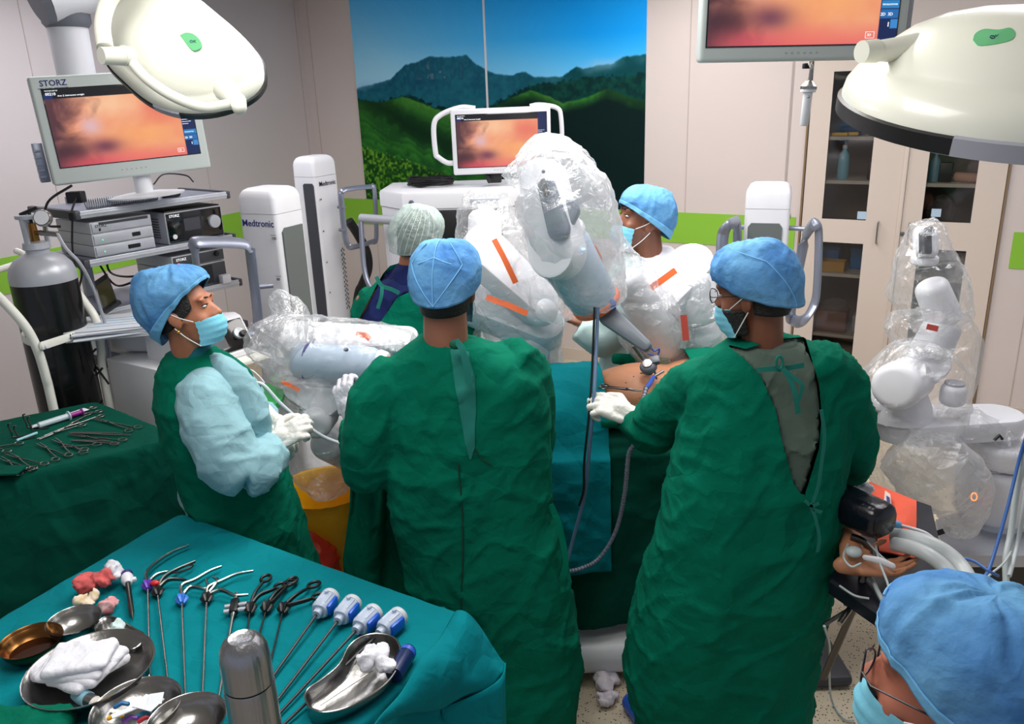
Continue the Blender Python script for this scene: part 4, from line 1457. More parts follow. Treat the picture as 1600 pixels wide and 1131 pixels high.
# files
for k in range(7):
    p = at(212, 497 - 1.2 * k, 3.55)
    M = Matrix.Translation((p.x + 0.01 * (k % 3), p.y, QZ + 0.135 + 0.007 * k)) @ Matrix.Rotation(R(14 + 5 * (k % 3) - 3 * (k % 2)), 4, 'Z')
    bm = NB(); rbox(bm, (-0.06, 0, 0), (0.42, 0.27, 0.004), 0.001, M=M)
    o = solo('paper_file', bm, paper, ('white paper file with pale blue lines, topmost of the pile on the printer' if k == 6 else ['white paper file at the very bottom of the pile on the printer', 'white paper file second from the bottom of the printer pile', 'white paper file third from the bottom of the printer pile', 'white paper file in the middle of the printer pile', 'white paper file third from the top of the printer pile', 'white paper file just under the blue lined top one on the printer'][min(k, 5)]), 'paper file', 'paper files on the printer' if k < 6 else None, smooth=False)
    if k == 6:
        bm = NB()
        for j in range(4): rbox(bm, (-0.04 + 0.02 * j, -0.08 + 0.045 * j, 0.0025), (0.3, 0.005, 0.001), M=M)
        me = bm
        o2 = meshob('printed_lines', me, paperblue, False)
        o2.data.transform(Matrix.Translation(-o.location)); o2.parent = o
for k, pts in enumerate(([at(150, 545, 3.4), at(138, 560, 3.4), at(148, 585, 3.4), at(160, 575, 3.4)], [at(135, 535, 3.5), at(142, 560, 3.5), at(170, 600, 3.45)], [at(160, 625, 3.4), at(150, 640, 3.4), at(146, 665, 3.4)])):
    cable(('black cable loop behind the white trolley tube', 'thin dark cable beside the box cart', 'black cable coming out under the box cart')[k], pts, 0.005, black)
# ------------------------------------------------------------------ robot arm towers
def handle_loop(bm, pts, r=0.016, flat=0.6):
    P = smooth_path(pts + [pts[0]], 8)[:-1]
    F = frames(P, closed=True)
    seg = 10
    vr = []
    for c, t, a, b in F:
        vr.append([bm.verts.new(c + (a * math.cos(k * 2 * PI / seg) + b * flat * math.sin(k * 2 * PI / seg)) * r) for k in range(seg)])
    for i in range(len(vr)):
        A_, B_ = vr[i], vr[(i + 1) % len(vr)]
        for j in range(seg):
            bm.faces.new((A_[j], A_[(j + 1) % seg], B_[(j + 1) % seg], B_[j]))


def tower(label, corner, yaw, W, D, seam_z, ztop):
    """corner = near vertical edge between the -y face (to its left) and the +x face"""
    M = FR(corner[0], corner[1], 0, yaw)
    t = thing('robot_arm_tower', label, 'robot tower', M)
    def ring(z, ins, r, tw=0):
        return [V((x - W / 2, y + D / 2, z)) for x, y in rrect(W - 2 * ins, D - 2 * ins, r, 4)]
    bm = NB(); loft(bm, [ring(0.12, -0.02, 0.03), ring(0.9, 0.0, 0.022), ring(seam_z - 0.002, 0.0, 0.02)]); body = part('column', bm, white, t)
    bm = NB(); loft(bm, [ring(seam_z, 0.0, 0.022), ring(ztop - 0.05, 0.0, 0.025), ring(ztop - 0.03, 0.004, 0.028), ring(ztop - 0.012, 0.014, 0.03), ring(ztop - 0.003, 0.03, 0.03), ring(ztop, 0.05, 0.03)])
    part('top_cap', bm, white, t, ang=60)
    bm = NB(); rbox(bm, (-W / 2, D / 2, 0.09), (W + 0.3, D + 0.34, 0.12), 0.05, seg=3); part('wheeled_base', bm, white, t)
    for x_ in (-W - 0.08, 0.08):
        for y_ in (-0.1, D + 0.1):
            bm = NB(); lathe(bm, [(0, -0.02), (0.035, -0.02), (0.035, 0.02), (0, 0.02)], M=Matrix.Translation((x_, y_, 0.035)) @ Matrix.Rotation(R(90), 4, 'Y'), seg=14); part('caster', bm, greyd, t)
    return t, body, M


# tower 1, lettering on the left face, grey panel on the right face
W1, D1 = 0.225, 0.21
t1, b1, M1 = tower('white robot tower with large navy lettering, nearer of the two at left', (-1.10, 3.93), -25, W1, D1, 1.625, 1.745)
I4 = Matrix.Identity(4)
lettering('Medtronic', 0.046, flatM(I4, -W1 + 0.016, 1.565, -0.001), inkblue, t1, bold=0.0004)
for zz, s_ in ((1.505, '100'), (1.305, '80')):
    lettering(s_, 0.02, flatM(I4, -0.036 - 0.0, zz, -0.006), inkblack, t1)
    bm = NB(); rbox(bm, (-0.022, -0.007, zz + 0.022), (0.034, 0.001, 0.0015)); part('height_mark', bm, inkblack, t1)
FX = Matrix.Translation((0, 0, 0)) @ Matrix.Rotation(R(90), 4, 'Z')        # +x face frame
def facex(W_, z0, z1, m, p, t_=0.006, x=0.001, cut=0.02, y0=0.03, y1=None, name='grey_panel'):
    y1 = y1 or D1 - 0.03
    bm = NB()
    o = [(y0, z0), (y1, z0), (y1, z1 - cut * 0), (y1 - cut, z1), (y0 + cut, z1), (y0, z1 - cut)]
    loft(bm, [[V((x - 0.004, y, z)) for y, z in o], [V((x + t_, y, z)) for y, z in o]])
    return part(name, bm, m, p)
facex(W1, 0.5, 1.555, panelgrey, t1, x=0.004)
bm = NB()
hp = [at(303, 384, 3.55), at(312, 378, 3.56), at(375, 380, 3.72), at(390, 388, 3.75), at(392, 400, 3.75), at(403, 495, 3.75), at(400, 512, 3.74), at(388, 518, 3.72), at(330, 500, 3.6), at(316, 478, 3.56)]
handle_loop(bm, [M1.inverted() @ p for p in hp], 0.034, 0.42)
h1 = part('push_handle', bm, alu, t1)
for z0 in (1.36, 1.13):
    bm = NB(); p = M1.inverted() @ at(398, 450 if z0 > 1.2 else 508, 3.75)
    tube(bm, [V((p.x - 0.02, p.y, p.z)), V((p.x + 0.05, p.y + 0.07, p.z))], 0.012, 10); part('handle_pin', bm, alu, h1)

# tower 2
W2, D2_ = 0.17, 0.235
t2, b2, M2 = tower('white robot tower with small dark lettering standing behind the nearer one', (-1.19, 5.22), -26, W2, D2_, 1.675, 1.80)
def textx(s, size, y, z, m, p, x=0.0055, **k):
    return lettering(s, size, Matrix.Translation((x, y, z)) @ Matrix.Rotation(R(90), 4, 'Z') @ Matrix.Rotation(R(90), 4, 'X'), m, p, **k)
textx('Medtronic', 0.04, 0.035, 1.615, inkblack, t2, bold=0.0003)
for k in range(5):
    textx(str(100 - 20 * k), 0.016, 0.012, 1.53 - 0.2 * k, inkblack, t2, x=0.012)
bm = NB(); o = [(-0.09, 0.4), (-0.012, 0.4), (-0.012, 1.62), (-0.02, 1.635), (-0.08, 1.635), (-0.09, 1.625)]
loft(bm, [[V((x, -0.008, z)) for x, z in o], [V((x, 0.004, z)) for x, z in o]]); part('grey_panel', bm, greyd, t2)
bm = NB()
for i in range(14):
    for j in range(3): rbox(bm, (0.01, 0.185 + 0.014 * j, 1.18 - 0.03 * i + 0.012 * (j % 2)), (0.003, 0.006, 0.012))
part('vent_holes', bm, greyd, t2)
bm = NB()
hp = [at(532, 302, 5.2), at(540, 296, 5.22), at(578, 292, 5.42), at(585, 298, 5.44), at(588, 370, 5.44), at(580, 378, 5.4), at(552, 386, 5.22), at(543, 382, 5.2), at(538, 360, 5.2)]
handle_loop(bm, [M2.inverted() @ p for p in hp], 0.022, 0.5)
h2 = part('push_handle', bm, alu, t2)
for (px, py) in ((532, 324), (534, 360)):
    bm = NB(); p = M2.inverted() @ at(px, py, 5.2); tube(bm, [V((p.x - 0.03, p.y + 0.02, p.z)), V((p.x + 0.03, p.y, p.z))], 0.012, 10); part('handle_pin', bm, greym, h2)
cable('thick black hose arching down behind the rear robot tower', [at(545, 345, 5.35), at(560, 368, 5.4), at(573, 395, 5.4), at(575, 420, 5.4), at(566, 445, 5.4), at(560, 460, 5.4), at(552, 520, 5.4)], 0.03, black, 'hose', 'black_hose', seg=12)

# tower 3 (right, behind the doctor)
W3, D3 = 0.215, 0.2
t3, b3, M3 = tower('white robot tower seen behind the right doctor near the cabinet', (1.395, 4.05), -20, W3, D3, 1.545, 1.665)
bm = NB(); o = [(-W3 + 0.02, 0.4), (-0.03, 0.4), (-0.03, 1.455), (-0.045, 1.475), (-W3 + 0.035, 1.475), (-W3 + 0.02, 1.455)]
loft(bm, [[V((x, -0.012, z)) for x, z in o], [V((x, 0.004, z)) for x, z in o]]); part('grey_panel', bm, panelgrey, t3)
textx('Medtronic', 0.026, 0.03, 1.49, inkblack, t3, x=0.004)
for side, pts in (('R', [(1258, 368), (1270, 352), (1279, 358), (1277, 440), (1272, 475), (1256, 500), (1240, 500), (1236, 480)]), ('L', [(1152, 345), (1138, 352), (1130, 366), (1128, 400), (1130, 470), (1142, 480), (1152, 470)])):
    bm = NB()
    if side == 'R':
        P = [M3.inverted() @ at(x, y, 3.92 - 0.28 * (k in (1, 2, 3, 4, 5))) for k, (x, y) in enumerate(pts)]
    else:
        P = [M3.inverted() @ at(x, y, 4.12 - 0.25 * (k in (1, 2, 3, 4, 5))) for k, (x, y) in enumerate(pts)]
    handle_loop(bm, P, 0.03, 0.5)
    h3 = part('push_handle', bm, alu, t3)
    for zz in (1.44, 1.2):
        bm = NB(); x_ = 0.0 if side == 'R' else -W3
        tube(bm, [V((x_, 0.08, zz)), V((x_ + (0.08 if side == 'R' else -0.06), 0.06, zz))], 0.012, 10); part('handle_pin', bm, alu, h3)

# ------------------------------------------------------------------ central control cart
cc = at(633, 306, 5.0)
CCM = FR(cc.x, cc.y, 0, -3)
zt = 1.585
t = thing('control_cart', 'wide white control cart with chamfered top below the mural', 'control cart', CCM)
oc = [(-0.2, 0.22), (-0.02, 0.0), (0.62, 0.0), (0.80, 0.2), (0.80, 0.62), (-0.2, 0.62)]
def ocr(z, k):
    cx, cy = 0.3, 0.32
    return [V((cx + (x - cx) * k, cy + (y - cy) * k, z)) for x, y in oc]
bm = NB(); loft(bm, [ocr(zt - 0.1, 1), ocr(zt - 0.02, 1.0), ocr(zt - 0.006, 0.985), ocr(zt, 0.96)]); part('top_cover', bm, white, t, ang=30)
bm = NB(); loft(bm, [ocr(0.15, 0.95), ocr(zt - 0.104, 0.985)]); part('cart_body', bm, white, t, ang=30)
bm = NB(); rbox(bm, (0.31, -0.001, zt - 0.29), (0.54, 0.03, 0.36), 0.004); pn = part('front_panel', bm, black, t)
bm = NB(); rbox(bm, (0.13, -0.017, zt - 0.33), (0.003, 0.004, 0.3)); part('panel_trim', bm, greyl, pn)
for k, m_ in enumerate((orange, ledb)):
    bm = NB(); lathe(bm, [(0.006, 0), (0.013, 0), (0.013, 0.004), (0.006, 0.004)], M=Matrix.Translation((0.055 + 0.035 * k, -0.017, zt - 0.135)) @ Matrix.Rotation(R(90), 4, 'X'), seg=14); part('button_ring', bm, m_, pn)
bm = NB()
for i in range(3):
    for j in range(2): rbox(bm, (0.135 + 0.022 * i, -0.017, zt - 0.125 - 0.03 * j), (0.012, 0.003, 0.018))
part('status_icons', bm, inkwhite_glow, pn)
bm = NB(); lathe(bm, [(0, 0), (0.016, 0), (0.016, 0.003), (0, 0.003)], M=Matrix.Translation((0.035, -0.002, zt - 0.06)) @ Matrix.Rotation(R(90), 4, 'X'), seg=18); bd = part('round_badge', bm, alu, t)
lettering('m', 0.02, flatM(I4, 0.026, zt - 0.066, -0.0055), inkblue, bd)
bm = NB(); tube(bm, [(-0.32, 0.18, zt - 0.17), (0.02, -0.02, zt - 0.17)], 0.028, 14); part('side_bar', bm, greyl, t)
bm = NB(); tube(bm, smooth_path([(-0.32, 0.16, zt - 0.19), (-0.31, 0.1, zt - 0.5), (-0.24, 0.05, zt - 0.62), (-0.1, 0.02, zt - 0.66)]), 0.017, 10); part('side_handle', bm, alu, t)
bm = NB(); rbox(bm, (0.3, 0.32, 0.1), (1.0, 0.6, 0.12), 0.05); part('wheeled_base', bm, white, t)
# monitor on it
M, W, Hh = frame3(at(709, 274, 5.16), at(862, 268, 5.16), at(707.5, 171, 5.16))
tm = thing('cart_monitor', 'monitor with white bezel and side handles on the control cart before the mural', 'monitor', M)
mm = monitor('tmp', 'x', M, W, Hh, (0.032, 0.026, 0.035, 0.045), None, 0.04, True, 150, 90, True)
for ch in list(mm.children): ch.parent = tm
bpy.data.objects.remove(mm)
bm = NB(); tube(bm, smooth_path([(W * 0.25, 0.05, Hh * 1.0), (W * 0.1, 0.05, Hh + 0.008), (-0.06, 0.04, Hh - 0.03), (-0.105, 0.03, Hh - 0.09), (-0.105, 0.03, Hh - 0.25), (-0.09, 0.03, 0.14 - 0.03), (-0.04, 0.04, 0.075), (0.01, 0.05, 0.07)]), 0.016, 12); part('side_handle', bm, white, tm)
bm = NB(); tube(bm, smooth_path([(W * 0.8, 0.05, Hh * 1.0), (W * 0.9, 0.05, Hh + 0.006), (W + 0.04, 0.04, Hh - 0.015), (W + 0.065, 0.03, Hh - 0.07), (W + 0.065, 0.03, Hh - 0.25), (W + 0.02, 0.04, Hh - 0.33), (W, 0.05, Hh - 0.33)]), 0.014, 12); part('side_handle', bm, white, tm)
bm = NB(); tube(bm, [(W * 0.33, 0.06, 0.1), (W * 0.33, 0.05, -0.0), (W * 0.36, -0.02, -0.045)], 0.012, 8); rbox(bm, (W * 0.42, 0.06, -0.0), (0.08, 0.05, 0.12), 0.01); part('monitor_stand', bm, black, tm)
random.seed(5)
for k in range(6):
    pts = []
    c = at(672, 271, 5.3); c.z = zt + 0.008 + 0.008 * k
    ph = random.random() * 6
    for i in range(14):
        a = ph + i * 0.5
        pts.append(c + V((math.cos(a) * (0.13 + 0.02 * random.random()), math.sin(a) * (0.07 + 0.02 * random.random()), 0.012 * random.random())))
    bm = NB(); tube(bm, smooth_path(pts, 4), 0.006, 6)
    if k == 0:
        coil = thing('cable_coil', 'heap of coiled black cable on the white control cart', 'cable coil', Matrix.Translation((c.x, c.y, zt)), world=True)
    part('cable_loop', bm, black, coil)
# ------------------------------------------------------------------ people: shared builders
def HF(pos, fwd, up=(0, 0, 1)):
    y = V(fwd).normalized()
    z = V(up)
    z = (z - y * z.dot(y)).normalized()
    x = y.cross(z)
    M = Matrix((x, y, z)).transposed().to_4x4()
    M.translation = V(pos)
    return M


def head_prims(bm, H, s=1.0):
    def E_(c, r, rot=None):
        vs = ellip(bm, V(c) * s, V(r) * s, rot)
        bmesh.ops.transform(bm, matrix=H, verts=vs)

    def C_(a, b, ra, rb):
        cap(bm, H @ (V(a) * s), H @ (V(b) * s), ra * s, rb * s)
    E_((0, -0.015, 0.035), (0.074, 0.094, 0.08))
    E_((0, 0.03, -0.02), (0.06, 0.064, 0.083))
    E_((0, 0.033, -0.072), (0.047, 0.05, 0.04))
    E_((0, 0.07, -0.093), (0.022, 0.019, 0.018))
    C_((0, 0.082, 0.016), (0, 0.106, -0.022), 0.009, 0.0135)
    for q in (-1, 1):
        E_((q * 0.012, 0.097, -0.026), (0.009, 0.01, 0.008))
        E_((q * 0.036, 0.06, -0.03), (0.024, 0.024, 0.024))
        E_((q * 0.03, 0.078, 0.034), (0.026, 0.013, 0.009))
        E_((q * 0.029, 0.077, 0.018), (0.0165, 0.0115, 0.006))
        E_((q * 0.077, -0.006, -0.012), (0.008, 0.02, 0.032), Euler((0.2, 0, q * 0.35)).to_matrix())
        E_((q * 0.08, -0.014, -0.006), (0.006, 0.016, 0.024), Euler((0.2, 0, q * 0.5)).to_matrix())
    E_((0, 0.09, -0.056), (0.021, 0.01, 0.007))
    E_((0, 0.088, -0.068), (0.019, 0.01, 0.007))


def hand_prims(bm, M, side=1, curl=(40, 45, 50, 55), thumb=25, spread=4, s=1.0, grow=0.0):
    def T(p):
        return M @ (V(p) * s)
    vs = rbox(bm, (0, 0.048 * s, 0), (0.074 * s + grow, 0.085 * s, 0.024 * s + grow), 0.011 * s, seg=3)
    bmesh.ops.transform(bm, matrix=M, verts=vs)
    vs = ellip(bm, V((side * 0.024, 0.035, -0.008)) * s, V((0.02, 0.032, 0.015)) * s)
    bmesh.ops.transform(bm, matrix=M, verts=vs)
    cap(bm, T((0, -0.03, 0)), T((0, 0.03, 0)), (0.026 + grow) * s, (0.03 + grow) * s, flat=0.75)
    for i in range(4):
        x0 = side * (0.029 - 0.0195 * i)
        y0 = (0.086, 0.09, 0.087, 0.078)[i]
        L_ = (0.07, 0.078, 0.073, 0.057)[i]
        p = V((x0, y0, 0.001))
        a = 0
        sp = R(side * spread * (1.5 - i))
        r = (0.0092, 0.0094, 0.009, 0.008)[i]
        for f, k in ((0.44, 0.55), (0.31, 1.0), (0.25, 0.8)):
            a += R(curl[i]) * k
            d = V((math.sin(sp) * math.cos(a), math.cos(sp) * math.cos(a), -math.sin(a)))
            q = p + d * L_ * f
            cap(bm, T(p), T(q), (r + grow) * s, (r * 0.93 + grow) * s, 10)
            p = q
            r *= 0.93
    p = V((side * 0.03, 0.022, -0.006))
    a = R(thumb)
    dirs = [V((side * 0.8, 0.62, -0.25)), V((side * (0.55 - math.sin(a)), 0.8, -0.35)), V((side * (0.35 - 1.4 * math.sin(a)), 0.8, -0.45))]
    r = 0.0125
    for d, L_ in zip(dirs, (0.036, 0.031, 0.025)):
        q = p + d.normalized() * L_
        cap(bm, T(p), T(q), (r + grow) * s, (r * 0.88 + grow) * s, 10)
        p = q
        r *= 0.88


def body_mesh(H, neck, sh, el, wr, hip, feet, bare=None, hs=1.0, voxel=0.0075, neck_r=0.054):
    """one continuous body: head, neck, trunk, arms, legs (hands where they are bare)"""
    bm = NB()
    head_prims(bm, H, hs)
    cap(bm, H @ V((0, -0.022, -0.03)), neck, neck_r, neck_r * 1.1)
    mid = (V(sh[0]) + V(sh[1])) / 2
    cap(bm, neck, mid + V((0, 0, -0.04)), neck_r * 1.1, 0.08)
    cap(bm, mid + V((0, 0, -0.06)), V(hip) + V((0, 0, 0.05)), 0.095, 0.1)
    for s_ in sh:
        cap(bm, mid + V((0, 0, -0.02)), V(s_), 0.065, 0.045)
    for a, b, c in zip(sh, el, wr):
        cap(bm, a, b, 0.045, 0.036)
        cap(bm, b, c, 0.036, 0.024)
    for f in feet:
        hp_ = V(hip).lerp(V((f[0], f[1], hip[2])), 0.5)
        kn = V((f[0], f[1], 0.48)).lerp(hp_, 0.1) + V((0, 0, 0))
        kn.z = 0.48
        cap(bm, hp_, kn, 0.075, 0.05)
        cap(bm, kn, V((f[0], f[1], 0.09)), 0.05, 0.034)
        cap(bm, V((f[0], f[1], 0.045)), V((f[0] + f[2] * 0.17, f[1] + f[3] * 0.17, 0.03)), 0.035, 0.026)
    for hnd in (bare or []):
        hand_prims(bm, *hnd)
    return remesh(bm, voxel, 2, 0.5)


def legs_part(root, hip, feet, m, shoe=None):
    bm = NB()
    for f in feet:
        hp_ = V(hip).lerp(V((f[0], f[1], hip[2])), 0.6)
        cap(bm, hp_, (f[0], f[1], 0.48), 0.1, 0.078)
        cap(bm, (f[0], f[1], 0.48), (f[0], f[1], 0.13), 0.078, 0.07)
    cap(bm, V(hip) + V((-0.05, 0, 0)), V(hip) + V((0.05, 0, 0)), 0.12, 0.12)
    part('trousers', cloth(bm, 0.014, 0.005, 5.0, 3), m, root, ang=0)
    for f in feet:
        bm = NB()
        cap(bm, V((f[0] - f[2] * 0.05, f[1] - f[3] * 0.05, 0.045)), V((f[0] + f[2] * 0.17, f[1] + f[3] * 0.17, 0.038)), 0.045, 0.037)
        part('shoe', bm, shoe or blue, root)


def glove_part(M, side, root, curl=(40, 45, 50, 55), thumb=25, spread=4, s=1.0, m=None, cuff=0.05, label=None, seed=1):
    bm = NB()
    hand_prims(bm, M, side, curl, thumb, spread, s * 1.03, 0.0008)
    cap(bm, M @ V((0, -cuff - 0.04, 0)), M @ V((0, 0.01, 0)), 0.037, 0.031, flat=0.9)
    me = remesh(bm, 0.0036, 3, 0.5)
    co = getco(me)
    displace(me, 0.0011 * np.maximum(ridge(co, 45, seed), 0) ** 2 + 0.0006 * ridge(co, 90, seed + 3))
    return part('glove', me, m or glove, root, label, ang=0)


def cap_part(H, root, front=0.05, back=-0.035, top=0.135, rx=0.086, ry=0.108, yoff=-0.012, bulge=0.12, droop=0.0, seed=1, zp=1.0,
             m=None, band=True, pinch=0.0, pleat=0.0035, seams=None, sidez=None, lean=0.0, s=1.0, flat_top=0.7):
    nu, nv = 120, 40

    def pt(a, t, off=0.0):
        ca, sa = math.cos(a), math.sin(a)              # a=90deg is the face side
        f = (sa + 1) / 2
        zr = back + (front - back) * f
        if sidez is not None:
            zr += sidez * (1 - abs(sa)) ** 1.0
        th = t * PI / 2
        k = max(math.cos(th), 0) ** flat_top * (1 + bulge * math.sin(min(1, t * 1.5) * PI) * (1.0 - 0.75 * max(0.0, sa)))
        k *= 1 - pinch * (1 - t) ** 5 * (1 - sa) / 2
        z = zr + (top - zr) * math.sin(th) ** zp
        z -= droop * max(0, -sa) * math.sin(t * PI)
        return V((ca * rx * k, yoff + sa * ry * k + lean * math.sin(th) ** 2 * 1.0, z)) * s
    def build(t0, t1, n, off):
        rows = []
        for j in range(n + 1):
            t = t0 + (t1 - t0) * j / n
            rows.append([pt(2 * PI * i / nu, t) for i in range(nu)])
        bm = NB()
        vr = [[bm.verts.new(p) for p in r] for r in rows]
        for j in range(n):
            for i in range(nu):
                bm.faces.new((vr[j][i], vr[j][(i + 1) % nu], vr[j + 1][(i + 1) % nu], vr[j + 1][i]))
        bmesh.ops.remove_doubles(bm, verts=bm.verts, dist=0.0004)
        bmesh.ops.recalc_face_normals(bm, faces=bm.faces)
        me = bpy.data.meshes.new('c')
        bm.to_mesh(me); bm.free()
        co = getco(me)
        ang = np.arctan2(co[:, 1], co[:, 0])
        q = np.stack([np.cos(ang) * 1.0, np.sin(ang) * 1.0, co[:, 2] * 4], 1)
        wv = co + 0.02 * np.stack([vnoise(co, 18, seed), vnoise(co, 18, seed + 3), vnoise(co, 18, seed + 6)], 1)
        d = pleat * (1.0 * ridge(q, 3.6, seed) + 0.8 * np.maximum(ridge(wv, 17, seed + 2), 0) ** 3 + 0.5 * ridge(wv, 36, seed + 5)) + off
        displace(me, d)
        bm = NB(); bm.from_mesh(me)
        bmesh.ops.solidify(bm, geom=list(bm.faces), thickness=0.0012)
        bpy.data.meshes.remove(me)
        bmesh.ops.transform(bm, matrix=H, verts=bm.verts)
        return bm
    c = part('cap', build(0.0, 1.0, nv, 0.0), m or capm, root, ang=0)
    if band:
        part('cap_band', build(0.0, 0.1, 5, 0.0018), capband, c, ang=0)
    for sm in (seams or []):
        pts = []
        for k in range(25):
            u = k / 24
            a0, t0, a1, t1 = sm
            p = pt(R(a0 + (a1 - a0) * u), t0 + (t1 - t0) * u)
            pts.append(H @ (V((p.x, (p.y - yoff) , p.z)) * 1.0 + V((0, yoff, 0)) + V((p.x, p.y - yoff, p.z * 0.3)).normalized() * 0.0035))
        bm = NB(); tube(bm, pts, 0.0016, 6)
        part('cap_seam', bm, capseam, c)
    return c


def mask_part(H, root, s=1.0, drop=0.0):
    def f(u, v):
        a = R(-74 + 148 * u)
        z = -0.018 - drop - 0.088 * v
        bul = 1 - 0.22 * (2 * v - 0.75) ** 2
        r = 0.062 + 0.055 * max(0.0, math.cos(a)) * bul
        x = math.sin(a) * 0.066
        y = 0.022 + math.cos(a) * (0.092 * bul + 0.006)
        z -= 0.012 * (1 - math.cos(a)) * (0.5 - v)
        y += 0.0015 * math.sin(v * 26)
        return H @ (V((x, y, z)) * s)
    bm = sheet(24, 16, f, 0.0015)
    k = part('face_mask', bm, maskm, root, ang=60)
    for q in (-1, 1):
        for z0, z1 in ((-0.02 - drop, 0.012), (-0.10 - drop, -0.035)):
            bm = NB(); tube(bm, smooth_path([H @ (V((q * 0.066, 0.045, z0)) * s), H @ (V((q * 0.08, 0.015, (z0 + z1) / 2)) * s), H @ (V((q * 0.0835, -0.012, z1)) * s)]), 0.0015, 6)
            part('ear_loop', bm, maskw, k)
    return k


def eyes_part(H, root, s=1.0):
    for q in (-1, 1):
        bm = NB(); vs = ellip(bm, V((q * 0.0300, 0.0778, 0.0100)) * s, V((0.0125, 0.0085, 0.0048)) * s, u=14, v=10); bmesh.ops.transform(bm, matrix=H, verts=vs)
        e = part('eye', bm, mat('eye_white', (214, 208, 202), 0.2), root)
        bm = NB(); vs = ellip(bm, V((q * 0.029, 0.0825, 0.0105)) * s, V((0.0048, 0.0042, 0.0048)) * s, u=12, v=8); bmesh.ops.transform(bm, matrix=H, verts=vs)
        part('iris', bm, mat('dark_iris', (26, 16, 12), 0.15), e)
        bm = NB(); tube(bm, smooth_path([H @ (V((q * (0.013 + 0.0085 * k), 0.0905 - 0.0009 * k * k, 0.033 + 0.003 * math.sin(k * 0.8))) * s) for k in range(5)]), 0.0028 * s, 6, flat=0.6)
        part('eyebrow', bm, hair, root)
        bm = NB(); tube(bm, smooth_path([H @ (V((q * (0.019 + 0.006 * k), 0.0875 - 0.0007 * k * k, 0.0135 + 0.0022 * math.sin(k * 0.9))) * s) for k in range(5)]), 0.0015 * s, 6)
        part('eyelashes', bm, hair, root)


def hair_part(H, root, z0=-0.07, z1=0.03, s=1.0, wide=1.0, m=None):
    """short hair low on the back of the head, below the cap"""
    def f(u, v):
        a = R(180 + 8 + 164 * u)
        z = z0 + (z1 - z0) * v + 0.02 * abs(2 * u - 1) ** 2 * (1 - v)
        k = 1.0 - 0.24 * (1 - v) ** 1.6
        return H @ (V((math.cos(a) * 0.0785 * wide * (0.92 + 0.08 * v), -0.012 + math.sin(a) * 0.101 * k, z)) * s)
    return part('hair', sheet(30, 10, f, 0.006), m or hair, root, ang=0)


def side_hair(H, root, s=1.0):
    def f(u, v):
        a = R(90 + 50 + 260 * u)
        e = abs(2 * u - 1) ** 3
        z = -0.055 + 0.15 * v + 0.07 * e * (1 - v)
        k = math.sqrt(max(0.05, 1 - ((z - 0.03) / 0.125) ** 2))
        return H @ (V((math.cos(a) * 0.0785 * k, -0.013 + math.sin(a) * 0.0985 * k, z)) * s)
    return part('hair', sheet(40, 16, f, 0.004), hair, root, ang=0)


def glasses_part(H, root, s=1.0):
    bm = NB()
    for q in (-1, 1):
        pts = [H @ (V((q * 0.032 + 0.025 * math.cos(k * PI / 12), 0.108 - 0.006 * abs(math.cos(k * PI / 12)), 0.008 + 0.02 * math.sin(k * PI / 12))) * s) for k in range(24)]
        ringtube(bm, pts, 0.0014, 6)
        tube(bm, [H @ (V((q * 0.057, 0.102, 0.012)) * s), H @ (V((q * 0.078, 0.085, 0.012)) * s), H @ (V((q * 0.084, -0.005, 0.01)) * s)], 0.0014, 6)
    tube(bm, [H @ (V((-0.008, 0.109, 0.014)) * s), H @ (V((0.008, 0.109, 0.014)) * s)], 0.0012, 6)
    g = part('glasses', bm, mat('glasses_frame', (26, 26, 34), 0.3), root)
    for q in (-1, 1):
        bm = NB(); loft(bm, [[H @ (V((q * 0.032 + r * 0.0245 * math.cos(k * PI / 12), 0.106 + y_, 0.008 + r * 0.0195 * math.sin(k * PI / 12))) * s) for k in range(24)] for r, y_ in ((1, -0.001), (1, 0.0))])
        part('glass_lens', bm, mat('spectacle_lens', (235, 240, 245), 0.05, alpha=0.12), g)
    return g


def ringset(rows, Y=None, seg=40, pw=0.85):
    """horizontal rings from photo rows (y, xl, xr, Yc, ry[, yaw]); superellipse section"""
    rings = []
    for r in rows:
        y, xl, xr, Yc, ry = r[:5]
        yaw = R(r[5]) if len(r) > 5 else 0
        a, b = at(xl, y, Yc), at(xr, y, Yc)
        c = (a + b) / 2
        rx = (b - a).length / 2
        rg = []
        for k in range(seg):
            t = 2 * PI * k / seg
            cx, sy = math.cos(t), math.sin(t)
            px = math.copysign(abs(cx) ** pw, cx) * rx
            py = math.copysign(abs(sy) ** pw, sy) * ry
            rg.append(V((c.x + px * math.cos(yaw) - py * math.sin(yaw), c.y + px * math.sin(yaw) + py * math.cos(yaw), c.z)))
        rings.append(rg)
    return rings


def inpoly(x, y, poly):
    r = False
    n = len(poly)
    for i in range(n):
        x0, y0 = poly[i]; x1, y1 = poly[(i + 1) % n]
        if (y0 > y) != (y1 > y) and x < (x1 - x0) * (y - y0) / (y1 - y0) + x0:
            r = not r
    return r


